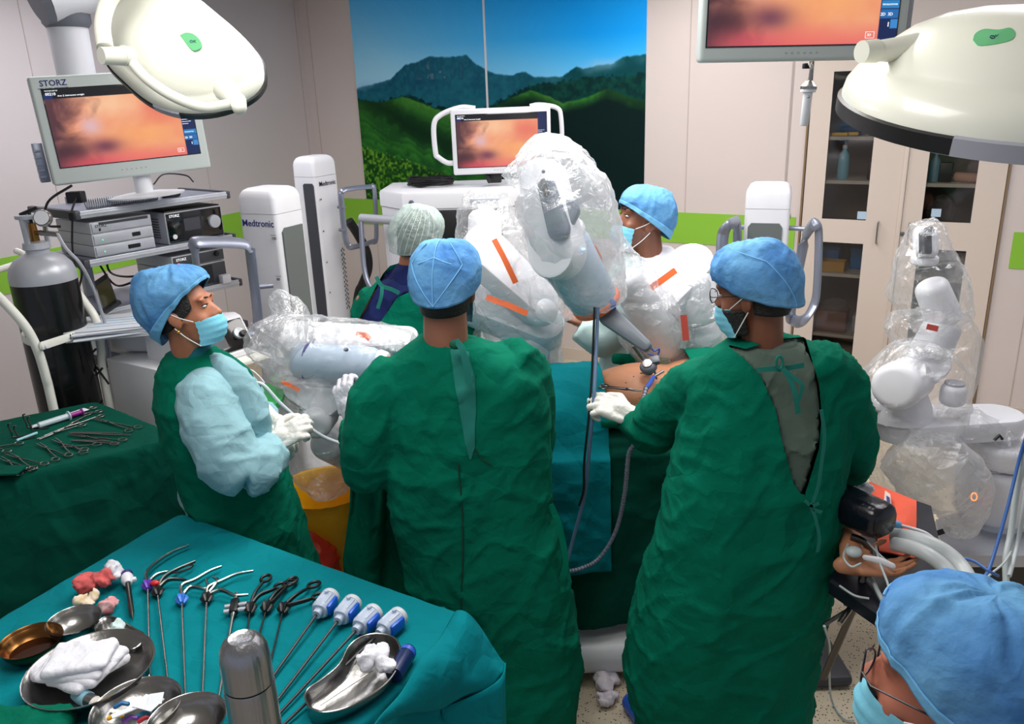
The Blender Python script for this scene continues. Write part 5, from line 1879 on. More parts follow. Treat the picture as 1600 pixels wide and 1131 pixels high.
def split_cloth(me, poly, push=-0.012):
    """cut the near-side faces lying in an outline out of a cloth; returns (rest, piece)"""
    bm = NB(); bm.from_mesh(me)
    bm.faces.ensure_lookup_table()
    cpos = V((0, 0, CH))
    sel = []
    for f in bm.faces:
        c = f.calc_center_median()
        if f.normal.dot(cpos - c) > 0:
            p = proj(c)
            if inpoly(p[0], p[1], poly):
                sel.append(f)
    idx = set(f.index for f in sel)
    for f in sel:                                     # snap the cut to the outline
        for e in f.edges:
            if any(g.index not in idx for g in e.link_faces):
                for v in e.verts:
                    px, py = proj(v.co)
                    best = None
                    for i in range(len(poly)):
                        ax, ay = poly[i]; bx_, by_ = poly[(i + 1) % len(poly)]
                        L2 = (bx_ - ax) ** 2 + (by_ - ay) ** 2
                        k = max(0, min(1, ((px - ax) * (bx_ - ax) + (py - ay) * (by_ - ay)) / L2))
                        qx, qy = ax + k * (bx_ - ax), ay + k * (by_ - ay)
                        dd = (qx - px) ** 2 + (qy - py) ** 2
                        if best is None or dd < best[0]:
                            best = (dd, qx, qy)
                    if 0.01 < best[0] < 120:
                        r = (v.co - cpos).length
                        v.co = cpos + ray(best[1], best[2]) * r
    b2 = bm.copy()
    b2.faces.ensure_lookup_table()
    bmesh.ops.delete(b2, geom=[f for f in b2.faces if f.index not in idx], context='FACES')
    if push > 0:
        bmesh.ops.delete(bm, geom=[], context='FACES')
    else:
        bmesh.ops.delete(bm, geom=sel, context='FACES')
    b2.normal_update()
    for v in b2.verts:
        v.co += v.normal * push
    if push <= 0:                                     # a short wall joins the rim to the piece below it
        be = [e for e in b2.edges if e.is_boundary]
        g = bmesh.ops.extrude_edge_only(b2, edges=be)
        for v in [v for v in g['geom'] if isinstance(v, bmesh.types.BMVert)]:
            v.co -= v.normal * push * 0.9 if v.normal.length else V()
    m1 = bpy.data.meshes.new('a'); bm.to_mesh(m1); bm.free()
    m2 = bpy.data.meshes.new('b'); b2.to_mesh(m2); b2.free()
    return m1, m2


def add_sleeve(bm, pts, rad):
    tube(bm, smooth_path(pts, 5), rad, 18, round_ends=False)


def ribbon(pts, wd, m, root, name, thick=0.002, nrm=(0, -1, 0)):
    P = smooth_path(pts, 5)
    bm = NB()
    rings = []
    for i, p in enumerate(P):
        t = (P[min(i + 1, len(P) - 1)] - P[max(i - 1, 0)]).normalized()
        sx = t.cross(V(nrm)).normalized() * wd / 2
        nn_ = V(nrm) * thick
        rings.append([p - sx, p + sx, p + sx + nn_, p - sx + nn_])
    loft(bm, rings)
    return part(name, bm, m, root)
# ------------------------------------------------------------------ centre doctor (back to us)
YD = 2.25
base = at(745, 1150, YD)
p1 = thing('person', 'person in green gown seen from behind at the centre, teal strip down the back', 'person', V((base.x, YD, 0)), world=True)
H1 = HF(at(698, 450, 2.26), (0.22, 0.95, -0.12), (0.03, 0.1, 1))
gl_w = at(552, 664, 2.60)
el_l = at(575, 722, 2.2)
el_r = at(835, 700, 2.35)
wr_r = at(800, 700, 2.62)
me = body_mesh(H1, at(697, 545, 2.24), [at(590, 600, 2.25), at(815, 575, 2.25)], [el_l, el_r], [gl_w, wr_r], V((base.x, YD, 0.95)), [(base.x - 0.12, 2.27, 0, 1), (base.x + 0.14, 2.27, 0, 1)], neck_r=0.06)
part('body', me, skin_c, p1, ang=0)
legs_part(p1, V((base.x, YD, 0.95)), [(base.x - 0.12, 2.27, 0, 1), (base.x + 0.14, 2.27, 0, 1)], greyscrub)
bm = NB()
loft(bm, ringset([(531, 655, 742, 2.25, 0.06), (545, 628, 775, 2.25, 0.085), (562, 604, 815, 2.25, 0.105), (590, 590, 845, 2.25, 0.125), (640, 590, 856, 2.25, 0.14), (710, 596, 858, 2.25, 0.15), (790, 612, 862, 2.25, 0.155), (880, 632, 880, 2.25, 0.165), (960, 640, 896, 2.25, 0.18), (1040, 640, 908, 2.25, 0.195), (1131, 648, 893, 2.25, 0.2), (1230, 655, 885, 2.25, 0.2)]))
add_sleeve(bm, [at(625, 585, 2.25), at(590, 625, 2.22), at(580, 690, 2.2), at(578, 735, 2.24)], [0.075, 0.08, 0.08, 0.078])
add_sleeve(bm, [at(578, 734, 2.22), at(566, 702, 2.42), at(553, 664, 2.58)], [0.078, 0.066, 0.048])
add_sleeve(bm, [at(790, 560, 2.25), at(822, 590, 2.3), at(832, 660, 2.36), at(828, 712, 2.45), at(800, 705, 2.62)], [0.07, 0.075, 0.07, 0.06, 0.045])
me = cloth(bm, 0.0105, 0.0085, 3.0, 4)
me, strip = split_cloth(me, [(704, 548), (716, 540), (732, 552), (742, 590), (744, 640), (741, 700), (734, 722), (727, 690), (718, 640), (709, 590)], 0.004)
me2 = me
g1 = part('gown', me, gownm, p1, ang=0)
part('back_strip', strip, teald, g1, 'teal cloth strip down the back', ang=0)
ribbon([at(712, 532, 2.12), at(722, 545, 2.10), at(728, 570, 2.09), at(733, 598, 2.085)], 0.018, teald, g1, 'neck_tie')
bm = NB(); ellip(bm, at(712, 538, 2.125), (0.018, 0.012, 0.014)); part('tie_knot', bm, mat('dark_teal_knot', (6, 84, 62), 0.85), g1)
ribbon([at(860, 788, 2.18), at(872, 815, 2.16), at(880, 850, 2.15), at(884, 880, 2.14), at(878, 905, 2.14)], 0.018, gownm, g1, 'waist_tie')
for pts in ([(716, 724), (719, 760), (722, 800), (723, 850), (722, 900), (720, 950), (718, 1000)], [(742, 700), (752, 716), (768, 726)]):
    P_ = on_surface([g1], pts, 0.004)
    if len(P_) > 2:
        bm = NB(); tube(bm, smooth_path(P_, 4), 0.0022, 6); part('back_seam', bm, mat('dark_green_seam', (0, 60, 40), 0.9), g1)
# hanging front flap of the gown seen at the left
def flapf(u, v):
    xl = (545, 546, 541, 534, 540)[min(4, int(v * 4.001))]
    y = 735 + v * 195 + 40 * u * v
    x0 = np.interp(v, [0, .3, .7, 1], [548, 546, 536, 542]); x1 = np.interp(v, [0, 1], [612, 645])
    p = at(x0 + (x1 - x0) * u, y, 2.45 + 0.03 * math.sin(u * 9 + v * 2))
    return p
part('gown_flap', sheet(24, 24, flapf, 0.006), gownm, g1, ang=0)
hair_part(H1, p1, -0.075, 0.0)
cap_part(H1, p1, front=0.06, back=-0.042, top=0.135, rx=0.097, ry=0.112, bulge=0.07, flat_top=0.45, seed=4, band=False, pleat=0.0028,
         seams=[(270, 0.02, 270, 0.95), (270, 0.02, 222, 0.42), (270, 0.02, 318, 0.42), (222, 0.42, 236, 0.8), (318, 0.42, 304, 0.8), (240, 0.45, 270, 0.55), (300, 0.45, 270, 0.55)])
mask_part(H1, p1)
glove_part(HF(at(548, 648, 2.62), (-0.25, 0.35, 0.75), (-0.3, -0.85, 0.2)), 1, p1, m=glovegrey, curl=(62, 66, 70, 74), cuff=0.08, s=1.1, label='grey white glove reaching under the robot arm')

# ------------------------------------------------------------------ right doctor
YR = 2.15
base = at(1150, 1150, YR)
p2 = thing('person', 'bearded person with round glasses and blue cap, gown open over a grey shirt', 'person', V((base.x, YR, 0)), world=True)
H2 = HF(at(1178, 458, 2.18), (-0.80, 0.62, -0.20), (-0.02, 0.0, 1))
wr = at(975, 640, 2.56)
me = body_mesh(H2, at(1190, 552, 2.18), [at(1115, 600, 2.2), at(1285, 590, 2.15)], [at(1020, 680, 2.4), at(1320, 720, 2.2)], [wr, at(1240, 720, 2.42)], V((base.x, YR, 0.95)), [(base.x - 0.24, 2.26, -0.35, 0.9), (base.x + 0.16, 2.16, 0.2, 1)])
part('body', me, skin_b, p2, ang=0)
legs_part(p2, V((base.x, YR, 0.95)), [(base.x - 0.24, 2.26, -0.35, 0.9), (base.x + 0.16, 2.16, 0.2, 1)], greyscrub)
bm = NB()
loft(bm, ringset([(528, 1150, 1240, 2.18, 0.07), (545, 1118, 1275, 2.18, 0.09), (565, 1098, 1300, 2.18, 0.11), (600, 1085, 1320, 2.18, 0.13), (660, 1068, 1328, 2.17, 0.15), (740, 1050, 1312, 2.16, 0.17), (820, 1034, 1302, 2.15, 0.185), (900, 1004, 1292, 2.15, 0.2), (980, 982, 1274, 2.15, 0.2), (1050, 976, 1262, 2.15, 0.2), (1131, 998, 1254, 2.15, 0.2), (1220, 1005, 1250, 2.15, 0.2)]))
add_sleeve(bm, [at(1150, 590, 2.18), at(1090, 610, 2.26), at(1045, 645, 2.36), at(1020, 672, 2.42), at(1000, 664, 2.5), at(980, 647, 2.56)], [0.085, 0.088, 0.082, 0.074, 0.058, 0.044])
add_sleeve(bm, [at(1265, 565, 2.15), at(1305, 600, 2.15), at(1322, 665, 2.18), at(1328, 715, 2.24), at(1295, 735, 2.36), at(1240, 720, 2.45)], [0.075, 0.078, 0.072, 0.066, 0.055, 0.045])
me = cloth(bm, 0.0105, 0.0095, 13.0, 4)
me, scrub = split_cloth(me, [(1135, 538), (1165, 545), (1215, 530), (1258, 526), (1268, 560), (1280, 600), (1284, 650), (1280, 700), (1268, 740), (1256, 778), (1240, 755), (1222, 690), (1212, 640), (1190, 590), (1165, 562)], -0.014)
g2 = part('gown', me, gownm, p2, ang=0)
part('scrub_shirt', scrub, greyscrub, p2, 'grey green shirt back seen through the open gown', ang=0)
bm = NB(); loft(bm, ringset([(556, 1150, 1246, 2.18, 0.08), (540, 1148, 1248, 2.19, 0.074), (532, 1156, 1240, 2.19, 0.068), (530, 1160, 1236, 2.19, 0.06)])); part('shirt_collar', bm, greyscrub, p2, ang=60)
ribbon([at(1182, 578, 2.04), at(1205, 576, 2.03), at(1222, 576, 2.03), at(1256, 570, 2.04)], 0.014, teald, g2, 'neck_tie', nrm=(0, -1, 0.1))
ribbon([at(1222, 574, 2.02), at(1234, 592, 2.01), at(1243, 618, 2.0), at(1247, 646, 2.0)], 0.014, teald, g2, 'tie_end')
ribbon([at(1220, 574, 2.02), at(1236, 586, 2.01), at(1252, 600, 2.0), at(1252, 612, 2.0), at(1244, 632, 2.0)], 0.01, teald, g2, 'tie_end')
bm = NB(); ringtube(bm, [at(1218 + 9 * math.cos(k * PI / 6) * 0.6, 566 + 10 * math.sin(k * PI / 6), 2.02) for k in range(12)], 0.004, 6); part('tie_bow', bm, teald, g2)
for pts in ([(1283, 640), (1288, 680), (1284, 720), (1278, 760), (1270, 785)], [(1266, 786), (1272, 796), (1284, 800)], [(1266, 788), (1274, 810), (1280, 840), (1277, 862)], [(1258, 782), (1268, 790), (1280, 786)]):
    ribbon([at(x, y, 1.96) for x, y in pts], 0.009, teald, g2, 'waist_tie')
hair_part(H2, p2, -0.065, 0.01)
cap_part(H2, p2, front=0.062, back=-0.045, top=0.142, rx=0.092, ry=0.116, bulge=0.13, flat_top=0.48, seed=9, band=False, pleat=0.0032, sidez=-0.005,
         seams=[(250, 0.02, 215, 0.5), (215, 0.5, 130, 0.85)])
mask_part(H2, p2, drop=0.006)
glasses_part(H2, p2)
eyes_part(H2, p2)
# beard along the jaw
def beardf(u, v):
    a = R(-100 + 78 * u)
    return H2 @ V((math.sin(a) * (0.068 - 0.008 * v), 0.018 + math.cos(a) * (0.078 - 0.01 * v), -0.03 - 0.072 * v))
part('beard', sheet(16, 10, beardf, 0.006), hair, p2, ang=0)
glove_part(HF(at(984, 648, 2.50), (-0.80, 0.25, 0.28), (0.1, -0.55, 0.82)), 1, p2, curl=(62, 66, 70, 74), thumb=30, cuff=0.07, s=1.15)
# ------------------------------------------------------------------ nurse at the left
p3 = thing('person', 'person in bouffant cap, green vest and light blue sleeves, gloved hands clasped', 'person', V((at(380, 900, 2.5).x, 2.5, 0)), world=True)
H3 = HF(at(290, 487, 2.42), (0.95, -0.02, 0.16), (-0.14, 0.05, 1))
hpos = at(437, 672, 2.42)
me = body_mesh(H3, at(300, 572, 2.46), [at(330, 612, 2.34), at(300, 600, 2.6)], [at(358, 725, 2.32), at(400, 680, 2.66)], [at(425, 700, 2.38), at(412, 648, 2.5)], V((at(380, 900, 2.5).x, 2.5, 0.9)), [(at(380, 900, 2.5).x - 0.03, 2.42, 1, 0), (at(380, 900, 2.5).x - 0.03, 2.62, 1, 0)], hs=0.94, neck_r=0.047)
part('body', me, skin_a, p3, ang=0)
legs_part(p3, V((at(380, 900, 2.5).x, 2.5, 0.9)), [(at(380, 900, 2.5).x - 0.03, 2.42, 1, 0), (at(380, 900, 2.5).x - 0.03, 2.62, 1, 0)], ltblue)
eyes_part(H3, p3, 0.94)
bm = NB()
loft(bm, ringset([(545, 272, 330, 2.46, 0.05), (556, 258, 345, 2.46, 0.09), (580, 250, 372, 2.46, 0.13), (620, 250, 400, 2.47, 0.17), (680, 266, 428, 2.5, 0.18), (740, 290, 440, 2.5, 0.18), (800, 318, 462, 2.5, 0.19), (860, 345, 480, 2.54, 0.19), (930, 370, 502, 2.58, 0.19), (1010, 390, 515, 2.6, 0.19)], pw=0.9))
me = cloth(bm, 0.0105, 0.008, 23.0, 4)
v3 = part('gown_vest', me, gownm, p3, 'green sleeveless gown', ang=0)
bm = NB(); loft(bm, ringset([(575, 270, 340, 2.46, 0.072), (552, 268, 334, 2.46, 0.062), (538, 270, 326, 2.455, 0.055)])); part('collar', bm, mat('teal_collar', (6, 96, 110), 0.85, bump=0.2), p3, ang=60)
bm = NB()
add_sleeve(bm, [at(318, 598, 2.42), at(322, 620, 2.35), at(338, 668, 2.31), at(362, 718, 2.28), at(388, 735, 2.28)], [0.062, 0.085, 0.092, 0.088, 0.08])
add_sleeve(bm, [at(380, 732, 2.28), at(405, 722, 2.31), at(432, 700, 2.37)], [0.088, 0.075, 0.05])
me = cloth(bm, 0.009, 0.009, 31.0, 4)
part('sleeve', me, ltblue, p3, 'light blue sleeve', ang=0)
bm = NB()
add_sleeve(bm, [at(345, 590, 2.58), at(375, 615, 2.64), at(398, 655, 2.66), at(405, 655, 2.6), at(418, 645, 2.52)], [0.06, 0.068, 0.06, 0.052, 0.042])
add_sleeve(bm, [at(332, 562, 2.45), at(365, 590, 2.40), at(392, 640, 2.38), at(402, 700, 2.38)], [0.03, 0.045, 0.05, 0.04])
me = cloth(bm, 0.009, 0.006, 35.0, 4)
part('sleeve', me, ltblue, p3, 'light blue far sleeve and chest', ang=0)
cap_part(H3, p3, front=0.088, back=-0.085, top=0.142, rx=0.096, ry=0.108, yoff=-0.022, bulge=0.19, pinch=0.32, droop=0.0, seed=14, pleat=0.0042, lean=-0.03, s=1.0, flat_top=0.45)
mask_part(H3, p3, 0.94, drop=0.008)
hair_part(H3, p3, -0.055, 0.03, 0.96, 0.98)
side_hair(H3, p3, 0.955)
bm = NB(); ellip(bm, H3 @ V((0.077, -0.004, -0.045)), (0.006, 0.006, 0.006), u=12, v=8); part('earring', bm, mat('gold', (222, 170, 70), 0.25, 1.0), p3)
glove_part(HF(at(428, 690, 2.39), (0.75, 0.15, 0.35), (-0.2, -0.75, 0.5)), -1, p3, curl=(55, 60, 65, 68), thumb=30, seed=3)
glove_part(HF(at(420, 652, 2.50), (0.62, -0.40, -0.45), (0.35, -0.25, 0.85)), 1, p3, curl=(38, 42, 48, 50), thumb=20, seed=5, s=1.05)

# ------------------------------------------------------------------ assistant with the hair net
p4 = thing('person', 'person in white hair net and navy scrubs standing behind the centre doctor', 'person', V((at(620, 700, 3.413).x, 3.4, 0)), world=True)
H4 = HF(at(653, 372, 3.381), (0.35, 0.9, -0.2), (0.12, 0.1, 1))
bx4 = at(640, 600, 3.360).x
me = body_mesh(H4, at(642, 432, 3.360), [at(572, 470, 3.360), at(700, 460, 3.413)], [at(590, 560, 3.413), at(720, 540, 3.518)], [at(640, 525, 3.591), at(690, 520, 3.675)], V((bx4, 3.36, 0.9)), [(bx4 - 0.12, 3.38, 0, 1), (bx4 + 0.12, 3.38, 0, 1)])
part('body', me, skin_a, p4, ang=0)
legs_part(p4, V((bx4, 3.36, 0.9)), [(bx4 - 0.12, 3.38, 0, 1), (bx4 + 0.12, 3.38, 0, 1)], navy)
hair_part(H4, p4, -0.08, 0.06)
bm = NB(); vs = ellip(bm, (0, -0.014, 0.035), (0.08, 0.101, 0.083)); bmesh.ops.transform(bm, matrix=H4, verts=vs); part('hair', bm, hair, p4)
bm = NB()
loft(bm, ringset([(418, 628, 690, 3.36, 0.06), (430, 600, 715, 3.36, 0.09), (452, 570, 740, 3.36, 0.12), (500, 556, 748, 3.36, 0.14), (600, 556, 750, 3.36, 0.16), (720, 560, 760, 3.36, 0.18), (900, 570, 770, 3.36, 0.2)]))
add_sleeve(bm, [at(590, 460, 3.360), at(575, 500, 3.381), at(592, 550, 3.465), at(635, 535, 3.591)], [0.07, 0.072, 0.06, 0.045])
me = cloth(bm, 0.012, 0.008, 43.0, 4)
me, nv_ = split_cloth(me, [(598, 428), (560, 500), (557, 520), (590, 508), (604, 490), (620, 465), (648, 452), (660, 430), (640, 415), (612, 412)], -0.012)
g4 = part('gown', me, gownm, p4, ang=0)
part('scrub_shirt', nv_, navy, p4, 'navy shirt back', ang=0)
bm = NB(); loft(bm, ringset([(436, 606, 700, 3.36, 0.09), (422, 612, 694, 3.36, 0.078), (410, 622, 688, 3.36, 0.066)])); part('shirt_collar', bm, navy, p4, ang=60)
ribbon([at(588, 432, 3.213), at(596, 446, 3.203), at(612, 452, 3.203), at(624, 458, 3.203)], 0.016, teald, g4, 'neck_tie')
ribbon([at(597, 446, 3.203), at(596, 462, 3.192), at(590, 482, 3.192)], 0.014, teald, g4, 'tie_end')
netm = plastic_film('hair_net_fabric', 0.2, (206, 222, 218), 0.95)
cp = cap_part(H4, p4, front=0.055, back=-0.07, top=0.128, rx=0.095, ry=0.118, bulge=0.12, flat_top=0.55, seed=20, m=netm, band=False, pleat=0.004, s=1.05)
bm = NB()
for k in range(26):
    a0 = k / 26 * 2 * PI
    pts = []
    for j in range(14):
        t = j / 13 * 0.95
        a = a0 + t * 0.6
        kk = math.cos(t * PI / 2) ** 0.7 * (1 + 0.12 * math.sin(min(1, t * 1.5) * PI))
        sa = math.sin(a); zr = -0.07 + 0.125 * (sa + 1) / 2
        pts.append(H4 @ V((math.cos(a) * 0.094 * kk, -0.012 + sa * 0.118 * kk, zr + (0.131 - zr) * math.sin(t * PI / 2) ** 1.15)))
    tube(bm, pts, 0.0009, 4)
part('net_threads', bm, mat('net_thread', (206, 222, 218), 0.7), cp)
glove_part(HF(at(655, 527, 3.612), (0.8, 0.35, 0.1), (0, -0.4, 0.9)), 1, p4, curl=(40, 45, 50, 50), thumb=20)

# ------------------------------------------------------------------ man in white behind the table
p5 = thing('person', 'person in blue cap, face mask and white shirt behind the draped robots', 'person', V((at(1010, 600, 3.6).x, 3.6, 0)), world=True)
H5 = HF(at(1003, 345, 3.42), (-0.90, -0.18, 0.22), (0.18, 0.05, 1))
bx5 = at(1010, 560, 3.5).x
me = body_mesh(H5, at(1012, 405, 3.45), [at(955, 440, 3.4), at(1060, 430, 3.55)], [at(940, 520, 3.35), at(1080, 520, 3.55)], [at(915, 505, 3.30), at(1040, 560, 3.4)], V((bx5, 3.5, 0.95)), [(bx5, 3.4, -1, 0), (bx5, 3.62, -1, 0)], bare=[(HF(at(912, 503, 3.30), (-0.95, 0.1, 0.35), (0.2, -0.3, 0.9)), 1, (30, 35, 40, 45))], hs=1.03, neck_r=0.062)
part('body', me, skin_b, p5, ang=0)
legs_part(p5, V((bx5, 3.5, 0.95)), [(bx5, 3.4, -1, 0), (bx5, 3.62, -1, 0)], whitecloth)
eyes_part(H5, p5, 1.03)
bm = NB()
loft(bm, ringset([(386, 985, 1048, 3.48, 0.06), (396, 968, 1056, 3.48, 0.1), (410, 958, 1062, 3.48, 0.14), (450, 948, 1066, 3.48, 0.17), (540, 940, 1075, 3.48, 0.18), (640, 940, 1080, 3.48, 0.19), (760, 945, 1080, 3.48, 0.2), (900, 950, 1080, 3.48, 0.2)]))
add_sleeve(bm, [at(1040, 420, 3.5), at(1062, 440, 3.55), at(1075, 480, 3.57), at(1080, 525, 3.55), at(1040, 560, 3.42)], [0.08, 0.08, 0.07, 0.06, 0.05])
me = cloth(bm, 0.012, 0.006, 53.0, 4)
part('shirt', me, whitecloth, p5, ang=0)
bm = NB()
add_sleeve(bm, [at(990, 405, 3.42), at(975, 440, 3.36), at(962, 490, 3.3), at(950, 525, 3.27), at(925, 522, 3.28), at(906, 512, 3.29)], [0.05, 0.08, 0.085, 0.08, 0.068, 0.055])
add_sleeve(bm, [at(985, 520, 3.3), at(975, 570, 3.3), at(960, 620, 3.3)], [0.09, 0.1, 0.1])
me = cloth(bm, 0.01, 0.007, 57.0, 4)
part('gown_sleeve', me, palecloth, p5, 'pale green white gown sleeve', ang=0)
cap_part(H5, p5, front=0.055, back=-0.055, top=0.145, rx=0.096, ry=0.12, bulge=0.14, seed=33, pleat=0.0032, lean=-0.012, flat_top=0.5)
mask_part(H5, p5, 1.03, drop=0.012)

# ------------------------------------------------------------------ person in the foreground corner
p6 = thing('person', 'person in the near right corner in a large blue cap, dark glasses and mask', 'person', V((at(1500, 1100, 0.85).x, 0.85, 0)), world=True)
H6 = HF(at(1506, 1088, 0.80), (-0.74, 0.66, 0.02), (0.0, 0.12, 1))
nk = H6 @ V((0.0, -0.05, -0.16))
bx6 = nk.x + 0.06
me = body_mesh(H6, nk, [nk + V((-0.02, 0.17, -0.1)), nk + V((0.06, -0.17, -0.1))], [nk + V((-0.05, 0.2, -0.4)), nk + V((0.06, -0.2, -0.4))], [nk + V((-0.2, 0.18, -0.55)), nk + V((-0.14, -0.16, -0.55))], V((bx6, nk.y, 0.9)), [(bx6, nk.y + 0.1, -1, 0), (bx6, nk.y - 0.1, -1, 0)], voxel=0.006)
part('body', me, mat('skin_reddish_brown', (176, 106, 84), 0.45, var=0.06, sub=0.08), p6, ang=0)
bm = NB()
rg = []
for z_, rx_, ry_ in ((-0.04, 0.07, 0.08), (-0.08, 0.1, 0.17), (-0.16, 0.13, 0.23), (-0.4, 0.14, 0.2), (-0.7, 0.17, 0.22), (-1.2, 0.2, 0.24)):
    rg.append([nk + V((0.03 + rx_ * math.cos(k * PI / 16), ry_ * math.sin(k * PI / 16), z_)) for k in range(32)])
loft(bm, rg)
for q in (1, -1):
    add_sleeve(bm, [nk + V((0.02, 0.15 * q, -0.1)), nk + V((-0.02, 0.2 * q, -0.25)), nk + V((-0.05, 0.21 * q, -0.4)), nk + V((-0.18, 0.17 * q, -0.54))], [0.07, 0.07, 0.06, 0.045])
part('gown', cloth(bm, 0.014, 0.008, 63.0, 4), gownm, p6, ang=0)
for q in (1, -1):
    glove_part(HF(nk + V((-0.2, 0.17 * q, -0.555)), (-0.85, -0.1 * q, -0.4), (-0.3, 0, 0.9)), q, p6)
hair_part(H6, p6, -0.06, 0.02)
cap_part(H6, p6, front=0.066, back=-0.055, top=0.14, rx=0.095, ry=0.116, bulge=0.12, seed=41, pleat=0.0036, flat_top=0.48, band=True, seams=[(100, 0.3, 20, 0.5), (20, 0.5, -20, 0.05)])
mask_part(H6, p6, drop=0.004)
glasses_part(H6, p6)
# ------------------------------------------------------------------ draped instrument tables
def resample(poly, n, rad=0.03):
    """closed outline (x,y) with rounded corners, n points"""
    out = []
    m = len(poly)
    for i in range(m):
        p0, p1, p2 = V(poly[i - 1]), V(poly[i]), V(poly[(i + 1) % m])
        a = p1 + (p0 - p1).normalized() * rad
        b = p1 + (p2 - p1).normalized() * rad
        for k in range(5):
            t = k / 4
            out.append((a * (1 - t) ** 2 + p1 * 2 * t * (1 - t) + b * t * t))
    L_ = [0]
    for i in range(len(out)):
        L_.append(L_[-1] + (out[(i + 1) % len(out)] - out[i]).length)
    res = []
    for k in range(n):
        s_ = L_[-1] * k / n
        i = 0
        while L_[i + 1] < s_:
            i += 1
        t = (s_ - L_[i]) / max(1e-9, L_[i + 1] - L_[i])
        res.append(out[i].lerp(out[(i + 1) % len(out)], t))
    return res, L_[-1]


def draped(poly, z, zlow, seed, flare=0.10, fold=0.02, n=300, nfold=16):
    O, per = resample([V((p[0], p[1])) for p in poly], n)
    c = sum(O, V((0, 0))) / n
    bm = NB()
    rings = []
    for s in (0.02, 0.15, 0.3, 0.45, 0.6, 0.72, 0.82, 0.9, 0.96):
        rings.append([(c + (p - c) * s, z) for p in O])
    for a in (0, 0.35, 0.7, 1.0):
        rings.append([(c + (p - c).normalized() * ((p - c).length - 0.012 * (1 - math.sin(a * PI / 2))), z - 0.014 * (1 - math.cos(a * PI / 2))) for p in O])
    nl = 34
    for k in range(1, nl + 1):
        t = k / nl
        rg = []
        for i, p in enumerate(O):
            d = (p - c).normalized()
            ph = i / n * 2 * PI
            f = math.sin(ph * nfold + 1.7 * math.sin(ph * 3 + seed) + seed) * 0.6 + 0.4 * math.sin(ph * nfold * 1.9 + seed * 2)
            q = p + d * (flare * t + fold * f * t ** 0.8)
            rg.append((q, z - 0.014 - (z - 0.014 - zlow - 0.03 * math.sin(ph * 5 + seed)) * t))
        rings.append(rg)
    loft(bm, [[V((q.x, q.y, zz)) for q, zz in rg] for rg in rings], True, False)
    me = bpy.data.meshes.new('d')
    bmesh.ops.recalc_face_normals(bm, faces=bm.faces)
    bm.to_mesh(me); bm.free()
    co = getco(me)
    wv = co + 0.03 * np.stack([vnoise(co, 8, seed), vnoise(co, 8, seed + 1), vnoise(co, 8, seed + 2)], 1)
    side = (co[:, 2] < z - 0.01)
    d = np.where(side, 0.010, 0.0018) * (np.maximum(ridge(wv, 6, seed), 0) ** 3 + 0.6 * np.maximum(ridge(wv, 13, seed + 4), 0) ** 4)
    displace(me, d)
    return me


ZB = 0.97
A1, A2, A3 = at(288, 682, z=ZB), at(150, 626, z=ZB), at(-10, 752, z=ZB)
e1 = (A3 - A1)
tb = thing('instrument_table', 'instrument table under a dark green drape at the left, beside the gas cylinder', 'table', V((-1.95, 3.05, 0)), world=True)
far = A2 + e1 * 1.25
near = A1 + e1 * 1.25
part('drape', draped([A1, A2, far, near], ZB, 0.30, 2.0, 0.08, 0.018, nfold=11), gownd, tb, ang=0)
cB = (A1 + far) / 2
for f in (0.12, 0.88):
    for g_ in (0.12, 0.88):
        p = A1.lerp(near, f).lerp(A2.lerp(far, f), g_)
        bm = NB(); tube(bm, [(p.x, p.y, 0.03), (p.x, p.y, ZB - 0.03)], 0.014, 10); lg = part('leg', bm, steel, tb)
# folded green towel on its near edge
bm = NB()
for k in range(3): rbox(bm, at(12, 735, z=ZB + 0.008 + 0.01 * k) + V((-0.02, 0, 0)), (0.14, 0.07, 0.009), 0.004, M=None)
solo('folded_towel', bm, gownd, 'folded dark green towel at the near left corner of the rear table', 'towel')

ZF = 0.88
F1, F2, F3 = at(282, 800, z=ZF), at(742, 965, z=ZF), at(-8, 968, z=ZF)
F4 = F2 + (at(590, 1131, z=ZF) - F2) * 1.6
F5 = F3 + (F4 - F2) * 0.95 + V((-0.15, -0.1, 0))
tf = thing('instrument_table', 'instrument table under a teal drape in the near left foreground', 'table', V((-0.75, 1.75, 0)), world=True)
F4b = V((F4.x - 0.05, F4.y, ZF)); F5b = V((-1.35, 0.95, ZF))
part('drape', draped([F2, F1, F3, F5b, F4b], ZF, 0.38, 5.0, 0.05, 0.022, nfold=13), tealm, tf, ang=0)
for f in (0.15, 0.85):
    for a, b in ((F1, F2), (F5b, F4b)):
        p = a.lerp(b, f)
        p = p.lerp(V((-0.72, 1.55, 0)), 0.18)
        bm = NB(); tube(bm, [(p.x, p.y, 0.03), (p.x, p.y, ZF - 0.03)], 0.014, 10); part('leg', bm, steel, tf)


